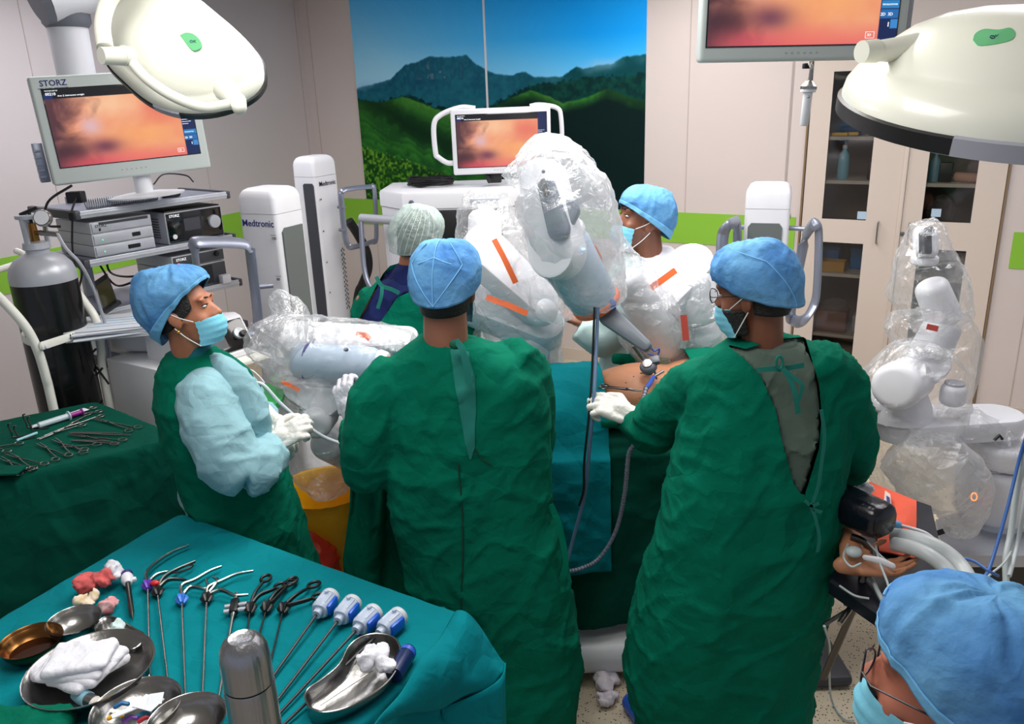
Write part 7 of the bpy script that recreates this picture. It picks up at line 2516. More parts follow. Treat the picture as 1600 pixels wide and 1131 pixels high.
def drape_over(name, x0, x1, yf, yb, prof, zlow_f, zlow_b, m, label, cat, seed, nx=60, thick=0.004, amp=0.006, xlean=0.0, hemf=None):
    """cloth over the body along x: prof(x) gives top height and half width"""
    def f(u, v):
        x = x0 + (x1 - x0) * u
        zt_, hw = prof(x)
        yc = (yf + yb) / 2
        if v < 0.42:
            t = 1 - v / 0.42
            lo = zlow_f(x) if callable(zlow_f) else zlow_f
            z = pz - 0.02 - (pz - 0.02 - lo) * t
            y = yf - 0.02 - 0.05 * t - 0.012 * math.sin(x * 26 + seed) * t
            return V((x + xlean * t, y, z))
        if v > 0.78:
            t = (v - 0.78) / 0.22
            z = pz - 0.02 - (pz - 0.02 - zlow_b) * t
            return V((x, yb + 0.02 + 0.04 * t + 0.015 * math.sin(x * 20) * t, z))
        t = (v - 0.42) / 0.36
        y = yf - 0.02 + (yb - yf + 0.04) * t
        d = (y - yc) / hw
        b = math.sqrt(max(0, 1 - d * d)) if abs(d) < 1 else 0
        edge = min(1, (0.5 - abs(t - 0.5)) * 9)
        z = pz - 0.02 + 0.025 * edge + max(0, zt_ - pz) * b ** 0.8
        return V((x, y, z))
    bm = sheet(nx, 90, f, thick)
    me = bpy.data.meshes.new('d'); bm.to_mesh(me); bm.free()
    co = getco(me)
    wv = co + 0.03 * np.stack([vnoise(co, 7, seed), vnoise(co, 7, seed + 1), vnoise(co, 7, seed + 2)], 1)
    d = amp * (np.maximum(ridge(wv, 5, seed), 0) ** 3 + 0.8 * np.maximum(ridge(wv, 12, seed + 3), 0) ** 4 + 0.4 * vnoise(wv, 5, seed))
    sm = vnoise(co, 4.0, seed)
    co2 = co.copy()
    front = co[:, 1] < yf + 0.0
    co2[:, 1] -= np.where(front, d * 1.6, 0)
    co2[:, 2] += np.where(front, 0, d * 0.8)
    me.vertices.foreach_set('co', co2.ravel()); me.update()
    return solo(name, me, m, label, cat, ang=0)


drape_over('surgical_drape', -0.50, 0.335, 2.66, 3.22, lambda x: (1.135, 0.26), lambda x: 0.47, 0.6, tealm, 'teal drape over the patient legs hanging down the table side', 'drape', 3.0)
drape_over('surgical_drape', -0.46, 1.0, 2.685, 3.2, lambda x: (0.93, 0.22), lambda x: 0.22, 0.55, gownd, 'dark green drape hanging to the floor below the teal one', 'drape', 7.0, amp=0.008)
drape_over('surgical_drape', 0.66, 1.2, 2.655, 3.24, lambda x: (1.18, 0.27), lambda x: 0.35, 0.5, gownm, 'green drape over the patient chest and head behind the right doctor', 'drape', 11.0)
# green rolled edge at the far side of the belly
bm = NB(); tube(bm, smooth_path([at(958, 560, 3.05), at(985, 563, 3.07), at(1010, 566, 3.07), at(1045, 568, 3.05)]), [0.02, 0.024, 0.022, 0.02], 12, flat=0.7)
solo('rolled_towel', cloth(bm, 0.006, 0.004, 90.0, 2), gownm, 'rolled dark green towel along the far side of the bare belly', 'towel')
bm = NB(); tube(bm, smooth_path([at(938, 662, 2.70), at(965, 662, 2.70), at(1000, 664, 2.71), at(1040, 666, 2.72)]), 0.016, 10, flat=0.6)
solo('rolled_towel', cloth(bm, 0.006, 0.003, 91.0, 2), gownm, 'rolled dark green towel along the near side of the bare belly', 'towel')
# artery clamp in the gloved hand
forceps((1003, 612), (938, 605), 1.16, 'dark steel clamp held in the right doctor gloved hand over the belly', None, 0.006, 0.014, darkmetal)

# cables and hoses in front of the drapes
cable('flat blue grey cable running from the robot arm down across the teal drape', [at(934, 480, 2.72), at(932, 540, 2.66), at(928, 620, 2.55), at(921, 700, 2.52), at(914, 770, 2.52), at(896, 840, 2.5), at(880, 900, 2.46)], 0.0062, mat('cable_slate', (92, 116, 150), 0.4), seg=10)
cable('thin black cable running beside the flat blue grey cable', [at(929, 480, 2.70), at(926, 560, 2.64), at(921, 640, 2.54), at(913, 720, 2.5), at(912, 765, 2.5), at(905, 790, 2.5)], 0.0042, black, seg=8)
# ribbed hose
pts = [at(1010, 606, 2.66), at(1004, 628, 2.6), at(1000, 648, 2.55), at(992, 690, 2.48), at(982, 712, 2.5), at(976, 770, 2.54), at(962, 830, 2.56), at(936, 872, 2.55), at(908, 888, 2.5), at(885, 893, 2.45)]
P = smooth_path(pts, 14)
bm = NB(); tube(bm, P, 0.0068, 12)
hz = thing('ribbed_hose', 'grey ribbed hose looping from the belly port down past the teal drape', 'hose', P[-1], world=True)
part('hose', bm, mat('hose_grey', (128, 132, 150), 0.4), hz)
bm = NB()
F_ = frames(P)
step = 0
last = None
for c, t, a, b in F_:
    if last is None or (c - last).length > 0.012:
        last = c
        ringtube(bm, [c + (a * math.cos(k * PI / 6) + b * math.sin(k * PI / 6)) * 0.0072 for k in range(12)], 0.0014, 4)
o = part('ribs', bm, mat('hose_rib', (70, 72, 88), 0.4), hz); o['kind'] = 'stuff'
bm = NB(); tube(bm, [at(1022, 588, 2.76), at(1016, 598, 2.72), at(1009, 608, 2.66)], [0.006, 0.009, 0.0085], 12); part('blue_connector', bm, blue, hz)
bm = NB(); tube(bm, [at(1036, 580, 2.80), at(1022, 588, 2.76)], 0.006, 10); tube(bm, [at(1022, 576, 2.78), at(1026, 592, 2.78)], 0.004, 8); part('tap', bm, steel, hz)


# ------------------------------------------------------------------ plastic film and robot arms
def film_tube(path, root, m=None, seed=1, amp=0.22, nu=44, step=0.015, name='sterile_drape', squash=1.0, label=None, ang=25, cap_=True):
    """crumpled film sleeve; path of (x, y, Y, radius in px)"""
    pts = [at(x, y, Y) for x, y, Y, r in path]
    rad = [r * (p - V((0, 0, CH))).length / FPX for p, (x, y, Y, r) in zip(pts, path)]
    L_ = sum((b - a).length for a, b in zip(pts, pts[1:]))
    k = max(3, int(L_ / (len(pts) - 1) / step))
    P = smooth_path(pts, k)
    n = len(P)
    rr = np.interp(np.linspace(0, len(pts) - 1, n), range(len(pts)), rad)
    F_ = frames(P)
    bm = NB()
    rings = []
    for (c, t, a, b), q in zip(F_, rr):
        rings.append([c + (a * math.cos(i * 2 * PI / nu) + b * squash * math.sin(i * 2 * PI / nu)) * q for i in range(nu)])
    loft(bm, rings, cap_, cap_)
    if cap_:
        bmesh.ops.poke(bm, faces=[f for f in bm.faces if len(f.verts) > 8])
    me = bpy.data.meshes.new('f')
    bmesh.ops.recalc_face_normals(bm, faces=bm.faces)
    bm.to_mesh(me); bm.free()
    co = getco(me)
    r0 = float(np.mean(rr))
    wv = co + 0.05 * np.stack([vnoise(co, 9, seed), vnoise(co, 9, seed + 1), vnoise(co, 9, seed + 2)], 1)
    s1 = min(0.55 / r0, 12.0)
    d = amp * r0 * (0.9 * np.abs(vnoise(wv, s1, seed)) - 0.2 + 0.55 * ridge(wv, s1 * 2.1, seed + 3) * 0.6 + 0.35 * ridge(wv, s1 * 4.3, seed + 6) * 0.5)
    displace(me, d - amp * r0 * 0.25)
    co = getco(me)
    rs = np.random.RandomState(int(seed))
    me.vertices.foreach_set('co', (co + (rs.rand(*co.shape) - 0.5) * 0.0065).ravel())
    bm = NB(); bm.from_mesh(me); bmesh.ops.triangulate(bm, faces=bm.faces); bm.to_mesh(me); bm.free()
    return part(name, me, m or film, root, label, ang=14)


def cyl(bm, a, b, ra, rb=None, seg=28, rnd=True):
    rb = rb if rb is not None else ra
    a, b = V(a), V(b)
    L_ = (b - a).length
    M = basis(a, (b - a).orthogonal(), (b - a))
    e = min(0.032, L_ * 0.3, ra * 0.6)
    pr = [(0, 0)] + [(ra - e + e * math.sin(k * PI / 10), e - e * math.cos(k * PI / 10)) for k in range(6)]
    pr += [(rb - e + e * math.cos(k * PI / 10), L_ - e + e * math.sin(k * PI / 10)) for k in range(6)] + [(0, L_)]
    lathe(bm, pr, M=M, seg=seg)


def pxr(px, x, y, Y):
    return px * (at(x, y, Y) - V((0, 0, CH))).length / FPX


def link(a, b, ra, rb, th, up):
    """flat rounded link (stadium) from a to b, thickness th along up"""
    a, b, up = V(a), V(b), V(up).normalized()
    x = (b - a); L_ = x.length
    M = basis(a - up * th / 2, x, up)
    o = []
    for k in range(13):
        t = R(90 + 180 * k / 12); o.append((ra * math.cos(t), ra * math.sin(t)))
    for k in range(13):
        t = R(-90 + 180 * k / 12); o.append((L_ + rb * math.cos(t), rb * math.sin(t)))
    bm = NB()
    cx, cy = L_ / 2, 0
    e = min(0.014, th * 0.3)
    def off(k_):
        r = []
        for i, (x_, y_) in enumerate(o):
            c_ = (0, 0) if i < 13 else (L_, 0)
            rad = ra if i < 13 else rb
            s = (rad - k_) / rad
            r.append((c_[0] + (x_ - c_[0]) * s, c_[1] + (y_ - c_[1]) * s))
        return r
    rings = []
    for z, k_ in ((0, e), (e * 0.3, e * 0.3), (e, 0), (th - e, 0), (th - e * 0.3, e * 0.3), (th, e)):
        rings.append([M @ V((x_, y_, z)) for x_, y_ in off(k_)])
    loft(bm, rings)
    return bm


def stripe(pts, wpx, root, Yoff=-0.0, name='orange_stripe', m=None):
    P = [at(x, y, Y) for x, y, Y in pts]
    n_ = (V((0, 0, CH)) - P[0]).normalized()
    w_ = wpx * (P[0] - V((0, 0, CH))).length / FPX
    bm = NB()
    rings = []
    for i, p in enumerate(P):
        t = (P[min(i + 1, len(P) - 1)] - P[max(0, i - 1)]).normalized()
        s = t.cross(n_).normalized() * w_ / 2
        rings.append([p - s - n_ * 0.01, p + s - n_ * 0.01, p + s + n_ * 0.002, p - s + n_ * 0.002])
    loft(bm, rings)
    return part(name, bm, m or orange, root)


up_c = lambda x, y: (V((0, 0, CH)) - at(x, y, 3.0)).normalized()

# arm A: camera arm, centre
YA = 2.86
ra_ = thing('surgical_robot', 'large draped robot arm reaching diagonally down to the bare belly', 'robot', at(1050, 560, 3.3), world=True)
bm = NB(); cyl(bm, at(872, 378, 2.78), at(934, 478, 2.84), pxr(44, 900, 430, YA), pxr(38, 900, 430, YA)); part('motor_cylinder', bm, robotb, ra_)
bm = NB(); cyl(bm, at(929, 468, 2.836), at(935, 479, 2.842), pxr(40, 900, 430, YA), pxr(39, 900, 430, YA)); part('orange_ring', bm, orange, ra_)
bm = NB(); cyl(bm, at(866, 366, 2.775), at(874, 380, 2.78), pxr(45.5, 900, 430, YA), pxr(45.5, 900, 430, YA)); rg_ = part('light_ring', bm, white, ra_)
for (px, py) in ((882, 405), (890, 404), (899, 401), (907, 396), (912, 389)):
    bm = NB(); ellip(bm, at(px, py, 2.655), (0.006, 0.004, 0.004), u=8, v=6); part('blue_lamp', bm, mat('blue_lamp', (130, 190, 255), 0.3, emit=3.0), rg_)
bm = link(at(850, 284, 2.80), at(905, 372, 2.86), pxr(33, 850, 300, YA), pxr(40, 900, 370, YA), 0.10, (-0.55, -0.75, 0.25)); part('upper_link', bm, roboth, ra_)
dk = mat('arm_slate_grey', (96, 108, 124), 0.4)
bm = link(at(854, 292, 2.71), at(888, 350, 2.74), pxr(13, 850, 300, YA), pxr(17, 900, 370, YA), 0.03, (-0.45, -0.8, 0.3)); part('grey_inlay', bm, dk, ra_)
bm = link(at(889, 330, 2.70), at(876, 377, 2.71), pxr(17, 850, 300, YA), pxr(12, 900, 370, YA), 0.03, (-0.45, -0.8, 0.3)); part('grey_inlay', bm, dk, ra_)
bm = link(at(848, 284, 2.685), at(858, 302, 2.69), pxr(4, 850, 300, YA), pxr(4, 900, 370, YA), 0.012, (-0.45, -0.8, 0.3)); part('slot', bm, black, ra_)
bm = NB(); ellip(bm, at(849, 268, 2.70), (0.006, 0.006, 0.006)); part('navy_button', bm, navyp, ra_)
hgm = mat('holder_grey', (120, 126, 136), 0.4)
bm = link(at(952, 494, 2.80), at(1000, 536, 2.84), pxr(16, 960, 500, YA), pxr(9, 1000, 530, YA), 0.05, (-0.3, -0.8, 0.45)); hd_ = part('instrument_holder', bm, hgm, ra_)
bm = link(at(976, 503, 2.768), at(981, 514, 2.772), pxr(6, 960, 500, YA), pxr(6, 960, 500, YA), 0.012, (-0.3, -0.8, 0.45)); part('holder_slot', bm, black, hd_)
bm = NB(); rbox(bm, at(958, 476, 2.76), (0.02, 0.02, 0.035), 0.005); part('blue_latch', bm, blue, hd_)
bm = NB(); tube(bm, [at(990, 540, 2.84), at(1013, 572, 2.83), at(1018, 590, 2.84)], 0.0085, 14); part('trocar_tube', bm, steel, ra_)
bm = NB(); Mt = basis(at(1013, 572, 2.80), (1, 0, 0), (at(1008, 560, 2.80) - at(1015, 580, 2.84)))
lathe(bm, [(0.012, -0.012), (0.03, -0.012), (0.032, 0.0), (0.027, 0.01), (0.02, 0.014), (0.012, 0.014)], M=Mt, seg=24); rbox(bm, (0.026, 0.012, 0.008), (0.04, 0.034, 0.024), 0.008, M=Mt); part('trocar_clamp', bm, greym, ra_)
bm = NB(); lathe(bm, [(0.010, 0.014), (0.017, 0.014), (0.017, 0.02), (0.010, 0.02)], M=Mt, seg=20); part('trocar_ring', bm, steel, ra_)
bm = NB(); cyl(bm, at(975, 430, 3.05), at(1045, 545, 3.15), pxr(26, 1000, 480, 3.0), pxr(38, 1000, 480, 3.0)); part('forearm', bm, roboth, ra_)
film_tube([(812, 268, 2.78, 22), (850, 262, 2.78, 50), (876, 305, 2.78, 74), (898, 370, 2.79, 72), (918, 425, 2.82, 60), (938, 466, 2.85, 46)], ra_, film, 3, 0.13, squash=1.15)
film_tube([(795, 280, 2.86, 16), (840, 250, 2.90, 24), (878, 243, 2.95, 28), (908, 262, 3.0, 22), (918, 300, 3.0, 26), (932, 350, 3.05, 30), (956, 410, 3.08, 38), (985, 450, 3.1, 46), (1012, 500, 3.1, 54), (1040, 560, 3.14, 50)], ra_, film, 9, 0.26)
film_tube([(845, 340, 3.02, 30), (850, 400, 3.04, 52), (880, 450, 3.06, 60), (900, 480, 3.06, 40)], ra_, film2, 12, 0.25)
stripe([(926, 385, 2.9), (934, 400, 2.9), (938, 415, 2.9)], 10, ra_)

# arm B: white arm between hair net and camera arm
YB2 = 3.12
rb_ = thing('surgical_robot', 'white draped robot arm with orange stripes right of the hair net', 'robot', at(800, 600, 3.2), world=True)
bm = link(at(752, 392, YB2 + 0.05), at(842, 470, YB2 - 0.02), pxr(34, 750, 390, YB2), pxr(28, 840, 470, YB2), 0.13, (0.35, -0.75, 0.55)); part('upper_link', bm, roboth, rb_)
bm = link(at(750, 470, YB2 + 0.16), at(848, 505, YB2 + 0.06), pxr(40, 750, 390, YB2), pxr(34, 840, 470, YB2), 0.14, (0.1, -0.7, 0.7)); part('lower_link', bm, roboth, rb_)
bm = NB(); ellip(bm, at(846, 486, YB2 - 0.03), (0.065, 0.07, 0.06)); part('joint', bm, roboth, rb_)
bm = NB(); cyl(bm, at(758, 330, YB2 + 0.12), at(757, 392, YB2 + 0.06), pxr(27, 750, 350, YB2)); part('upper_joint', bm, roboth, rb_)
bm = NB(); cyl(bm, at(820, 520, YB2 + 0.1), V((at(820, 520, YB2 + 0.1).x, YB2 + 0.12, 0.3)), pxr(40, 820, 530, YB2), pxr(40, 820, 530, YB2)); part('lower_column', bm, roboth, rb_)
stripe([(772, 374, 2.98), (786, 400, 2.96), (798, 425, 2.95), (806, 442, 2.95)], 9, rb_)
stripe([(760, 464, 3.0), (795, 477, 2.97), (824, 490, 2.96)], 9, rb_)
film_tube([(758, 300, 3.2, 22), (758, 318, 3.2, 40), (765, 370, 3.17, 56), (790, 430, 3.15, 66), (812, 490, 3.15, 66), (822, 540, 3.17, 56), (838, 600, 3.2, 34)], rb_, film2, 15, 0.16)
film_tube([(772, 452, 3.3, 50), (800, 500, 3.3, 66), (812, 560, 3.3, 62), (820, 640, 3.3, 50)], rb_, film, 18, 0.2)
bm = NB(); rbox(bm, at(757, 314, 3.12), (0.11, 0.01, 0.022), 0.004); part('drape_label', bm, greyl, rb_)

# arm C: behind the right doctor
YC = 3.2
rc_ = thing('surgical_robot', 'draped robot arm with one orange stripe left of the round glasses', 'robot', at(1080, 620, 3.3), world=True)
bm = link(at(1030, 470, YC), at(1080, 450, YC + 0.1), pxr(42, 1040, 460, YC), pxr(36, 1080, 450, YC), 0.15, (-0.3, -0.6, 0.75)); part('upper_link', bm, roboth, rc_)
bm = NB(); cyl(bm, at(1075, 425, YC + 0.0), at(1100, 500, YC + 0.0), pxr(32, 1085, 450, YC), pxr(36, 1085, 450, YC)); part('joint', bm, roboth, rc_)
bm = NB(); cyl(bm, at(1085, 510, YC + 0.05), V((at(1085, 510, YC).x, YC + 0.1, 0.3)), pxr(42, 1085, 530, YC)); part('lower_column', bm, roboth, rc_)
stripe([(1014, 452, 3.05), (1034, 438, 3.04), (1056, 422, 3.05)], 10, rc_)
stripe([(1068, 492, 3.0), (1070, 510, 3.0), (1072, 532, 3.0)], 10, rc_, m=mat('red_marking', (216, 90, 80), 0.5))
film_tube([(1075, 412, YC, 18), (1068, 432, YC, 42), (1062, 470, YC, 58), (1070, 510, YC, 66), (1080, 545, YC, 66), (1090, 590, YC, 60)], rc_, film, 22, 0.24)
film_tube([(1000, 470, YC + 0.05, 16), (1020, 480, YC, 34), (1040, 520, YC, 44), (1050, 560, YC, 40)], rc_, film2, 25, 0.25)
cable('blue wavy tie hanging on the film near the trocar', [at(1000, 548, 2.9), at(1012, 540, 2.9), at(1022, 548, 2.9), at(1030, 545, 2.9), at(1026, 556, 2.9), at(1012, 552, 2.9)], 0.003, blue, 'tie', 'blue_tie')

# arm D: horizontal arm left of the centre doctor
YD4 = 2.95
rd_ = thing('surgical_robot', 'draped robot arm lying horizontally between nurse and centre doctor', 'robot', at(500, 780, 3.0), world=True)
bm = NB(); cyl(bm, at(458, 562, YD4), at(592, 574, YD4 - 0.05), pxr(27, 500, 565, YD4), pxr(30, 590, 574, YD4)); part('motor_cylinder', bm, robotb, rd_)
bm = NB(); cyl(bm, at(478, 563, YD4 - 0.004), at(484, 564, YD4 - 0.006), pxr(28.4, 500, 565, YD4)); part('navy_band', bm, inkblue, rd_)
bm = NB(); cyl(bm, at(588, 573, YD4 - 0.05), at(606, 575, YD4 - 0.055), pxr(27, 590, 574, YD4), pxr(25, 590, 574, YD4)); part('end_ring', bm, roboth, rd_)
bm = NB(); cyl(bm, at(604, 572, YD4 - 0.055), at(618, 572, YD4 - 0.06), pxr(16, 590, 574, YD4), pxr(13, 590, 574, YD4)); part('orange_tip', bm, orange, rd_)
bm = NB(); ellip(bm, at(541, 546, YD4 - 0.09), (0.01, 0.005, 0.008)); part('blue_badge', bm, navyp, rd_)
bm = link(at(470, 535, YD4 + 0.22), at(640, 542, YD4 + 0.25), pxr(30, 470, 535, YD4), pxr(18, 640, 540, YD4), 0.11, (0, -0.7, 0.7)); part('upper_link', bm, roboth, rd_)
stripe([(556, 522, 3.04), (572, 524, 3.04), (578, 530, 3.04)], 9, rd_)
bm = link(at(468, 610, YD4), at(505, 622, YD4 - 0.02), pxr(22, 470, 610, YD4), pxr(32, 505, 622, YD4), 0.12, (0.1, -0.85, 0.5)); part('elbow_joint', bm, roboth, rd_)
bm = NB(); cyl(bm, at(492, 668, YD4 - 0.12), at(500, 640, YD4 + 0.02), pxr(24, 500, 660, YD4), pxr(30, 500, 660, YD4)); part('joint', bm, roboth, rd_)
bm = NB(); b0 = at(508, 690, YD4 + 0.05); cyl(bm, V((b0.x + 0.1, 3.95, 0.2)), b0, pxr(27, 505, 710, YD4)); part('column', bm, roboth, rd_)
bm = NB(); rbox(bm, (b0.x + 0.1, 3.98, 0.12), (0.36, 0.42, 0.14), 0.05, seg=3); part('wheeled_base', bm, roboth, rd_)
film_tube([(396, 560, YD4, 14), (415, 545, YD4, 40), (450, 545, YD4, 52), (520, 548, YD4, 52), (590, 555, YD4, 50), (640, 562, YD4, 42)], rd_, film2, 31, 0.2, squash=1.2)
film_tube([(425, 462, YD4 + 0.1, 14), (445, 478, YD4 + 0.1, 22), (452, 500, YD4 + 0.08, 30), (445, 530, YD4 + 0.03, 42), (430, 560, YD4, 40)], rd_, film, 34, 0.3)
film_tube([(470, 590, YD4 - 0.02, 36), (488, 630, YD4 - 0.02, 50), (498, 680, YD4 - 0.02, 52), (505, 730, YD4 - 0.02, 46), (515, 756, YD4, 34)], rd_, film2, 37, 0.16)
film_tube([(430, 600, YD4 + 0.1, 24), (470, 606, YD4 + 0.1, 34), (520, 610, YD4 + 0.1, 30)], rd_, film2, 38, 0.3)
stripe([(440, 596, 2.85), (455, 603, 2.85), (468, 610, 2.85)], 6, rd_)
for nm, pts, lab in (('green_tray', [(402, 602), (418, 598), (445, 610), (440, 624), (424, 636), (404, 628)], 'bright green plastic tray behind the nurse shoulder'),):
    P = [at(x, y, z=1.10) for x, y in pts]
    bm = NB(); loft(bm, [[p - V((0, 0, 0.02)) for p in P], P]); solo(nm, bm, mat('bright_green_plastic', (30, 160, 70), 0.4), lab, 'tray')
cable('clear white tube running from the blue connector past the robot joint', [at(398, 598, 2.6), at(412, 602, 2.6), at(440, 632, 2.62), at(475, 662, 2.65), at(505, 682, 2.68), at(535, 694, 2.7)], 0.0065, mat('clear_tube', (214, 220, 226), 0.25), 'tube', 'clear_tube', seg=10)
bm = NB(); tube(bm, [at(388, 599, 2.6), at(405, 601, 2.6)], [0.007, 0.009], 12, round_ends=True); solo('blue_connector', bm, blue, 'blue tube connector beside the nurse collar', 'connector')
cable('thin white wire curling above the blue connector', [at(384, 592, 2.62), at(380, 582, 2.62), at(392, 578, 2.62), at(405, 588, 2.62), at(413, 598, 2.62)], 0.0025, white, 'wire', 'wire')

# arm E: right side, with its base
YE = 3.0
re_ = thing('surgical_robot', 'draped robot arm standing at the right in front of the cabinet', 'robot', V((2.1, 3.1, 0)), world=True)
c1 = at(1568, 720, 2.95)
bm = NB(); cyl(bm, V((c1.x, c1.y, 0.45)), V((c1.x, c1.y, c1.z - 0.005)), 0.16); part('lower_disc', bm, roboth, re_)
bm = NB(); cyl(bm, V((c1.x, c1.y, c1.z + 0.004)), V((c1.x, c1.y, c1.z + 0.1)), 0.155); part('upper_disc', bm, roboth, re_)
bm = NB(); cyl(bm, V((c1.x, c1.y, 0.1)), V((c1.x, c1.y, 0.46)), 0.12); part('column', bm, roboth, re_)
a_ = at(1415, 652, 2.95); b_ = V((c1.x - 0.01, c1.y, c1.z + 0.1)); a_.z = b_.z + 0.07; 
bm = link(V((a_.x, a_.y, a_.z)), V((b_.x - 0.05, b_.y, b_.z + 0.05)), 0.125, 0.1, 0.085, (0, 0, 1)); part('swing_link', bm, roboth, re_)
bm = NB(); lathe(bm, [(0, 0), (0.125, 0), (0.115, 0.05), (0.085, 0.12), (0, 0.13)], M=Matrix.Translation((a_.x - 0.03, a_.y, a_.z + 0.04)), seg=32); part('shoulder_cone', bm, roboth, re_)
bm = NB(); cyl(bm, at(1398, 605, 2.78), at(1425, 590, 3.0), pxr(33, 1405, 600, 2.9)); cc_ = part('shoulder_joint', bm, roboth, re_)
bm = link(at(1375, 625, 2.95), at(1450, 570, 2.98), pxr(20, 1400, 600, 2.9), pxr(28, 1400, 600, 2.9), 0.1, (-0.3, -0.8, 0.5)); part('shoulder_link', bm, roboth, re_)
q = at(1487, 633, 2.9); bm = NB(); cyl(bm, q, q + V((0, 0, pxr(32, 1487, 610, 2.9))), pxr(17, 1487, 610, 2.9)); kn = part('round_knob', bm, roboth, re_)
bm = NB(); cyl(bm, q + V((0, 0, pxr(31, 1487, 610, 2.9))), q + V((0, 0, pxr(34, 1487, 610, 2.9))), pxr(13, 1487, 610, 2.9)); part('knob_top', bm, greyl, kn)
bm = NB(); cyl(bm, at(1448, 560, 2.98), at(1478, 500, 3.0), pxr(27, 1460, 530, 3), pxr(25, 1460, 530, 3)); part('forearm', bm, roboth, re_)
bm = NB(); cyl(bm, at(1478, 505, 3.0), at(1452, 440, 3.0), pxr(24, 1460, 530, 3), pxr(22, 1460, 530, 3)); part('wrist_link', bm, roboth, re_)
bm = NB(); cyl(bm, at(1444, 412, 2.98), at(1445, 400, 2.98), pxr(18, 1445, 400, 3)); part('ring_plate', bm, white, re_)
Mh = basis(at(1446, 378, 2.97), (1, -0.2, 0), (0, -0.9, 0.45))
bm = NB(); rbox(bm, (0, 0, 0), (0.085, 0.115, 0.05), 0.02, M=Mh, seg=3); hh_ = part('tool_head', bm, roboth, re_)
bm = NB(); rbox(bm, (-0.012, -0.012, 0.022), (0.045, 0.08, 0.02), 0.008, M=Mh); part('grey_inlay', bm, greyd, hh_)
bm = NB(); lathe(bm, [(0, 0.03), (0.018, 0.03), (0.016, 0.045), (0, 0.046)], M=Mh @ Matrix.Translation((-0.004, 0.03, 0)), seg=18); part('grey_socket', bm, greym, hh_)
stripe([(1448, 510, 2.85), (1466, 514, 2.85)], 8, re_, m=MATS['red_marking'])
film_tube([(1442, 352, 2.98, 16), (1444, 368, 2.98, 28), (1446, 405, 2.98, 40), (1450, 445, 2.98, 54), (1462, 478, 3.0, 48), (1470, 505, 3.0, 42)], re_, film2, 41, 0.24)
film_tube([(1392, 500, 2.98, 14), (1430, 520, 2.98, 36), (1470, 530, 3.0, 46), (1455, 575, 2.98, 62), (1430, 610, 2.92, 74), (1420, 660, 2.88, 72), (1420, 710, 2.84, 64), (1440, 745, 2.82, 56)], re_, film2, 44, 0.15)
film_tube([(1400, 700, 2.85, 36), (1450, 730, 2.8, 60), (1490, 765, 2.78, 50), (1500, 800, 2.76, 34), (1498, 835, 2.75, 16)], re_, filmw, 47, 0.2)
film_tube([(1462, 668, 2.95, 22), (1510, 680, 2.9, 36), (1550, 700, 2.88, 34), (1585, 715, 2.86, 22)], re_, film2, 50, 0.28)
bm = NB(); ringtube(bm, [at(1522 + 4.5 * math.cos(k * PI / 8), 776 + 6 * math.sin(k * PI / 8), 2.70) for k in range(16)], 0.0025, 6); part('orange_light', bm, mat('orange_light', (255, 120, 40), 0.3, emit=4.0), re_)
bm = NB(); tube(bm, [at(1553, 688, 2.8), at(1562, 680, 2.8), at(1566, 686, 2.8)], 0.006, 8); part('black_clip', bm, black, re_)
# base platform with dark stripes
PB = [at(1462, 812, z=0.42), at(1600, 760, z=0.42), at(1720, 800, z=0.42), at(1620, 868, z=0.42), at(1475, 868, z=0.42)]
bm = NB(); loft(bm, [[p - V((0, 0, 0.05)) for p in PB], PB]); pb = part('platform', bm, silver, re_)
bm = NB(); loft(bm, [[V((p.x, p.y, 0.06)) for p in PB], [V((p.x, p.y, 0.37)) for p in PB]]); part('platform_skirt', bm, black, re_)
for (xa, ya, xb, yb) in ((1464, 833, 1486, 826), (1534, 812, 1562, 800)):
    stripe([(xa, ya, at(xa, ya, z=0.427).y), (xb, yb, at(xb, yb, z=0.427).y)], 7, pb, name='dark_strip', m=black)

# right: cables coming down at the edge
for k, (pts, r, m_, lab) in enumerate((
    ([(1604, 680, 2.2), (1592, 720, 2.2), (1575, 790, 2.15), (1558, 850, 2.1), (1545, 890, 2.05), (1535, 905, 2.0)], 0.005, mat('cable_blue', (60, 104, 176), 0.4), 'blue cable hanging at the right edge of the picture'),
    ([(1606, 700, 2.2), (1590, 760, 2.2), (1580, 830, 2.15), (1572, 870, 2.1), (1572, 910, 2.05)], 0.009, mat('cable_pale', (186, 196, 198), 0.4), 'thick pale cable hanging at the right edge, beside the blue one'),
    ([(1612, 700, 2.15), (1600, 790, 2.1), (1590, 850, 2.1), (1577, 900, 2.0)], 0.006, MATS['cable_pale'], 'thin pale cable hanging at the right edge, rightmost of the bundle'),
    ([(1580, 862, 2.1), (1568, 880, 2.0), (1550, 895, 1.95), (1540, 905, 1.9)], 0.003, MATS['cable_pale'], 'thin grey wire branching from the cable bundle at lower right'),
)):
    cable(lab, [at(x, y, Y) for x, y, Y in pts], r, m_, seg=10)
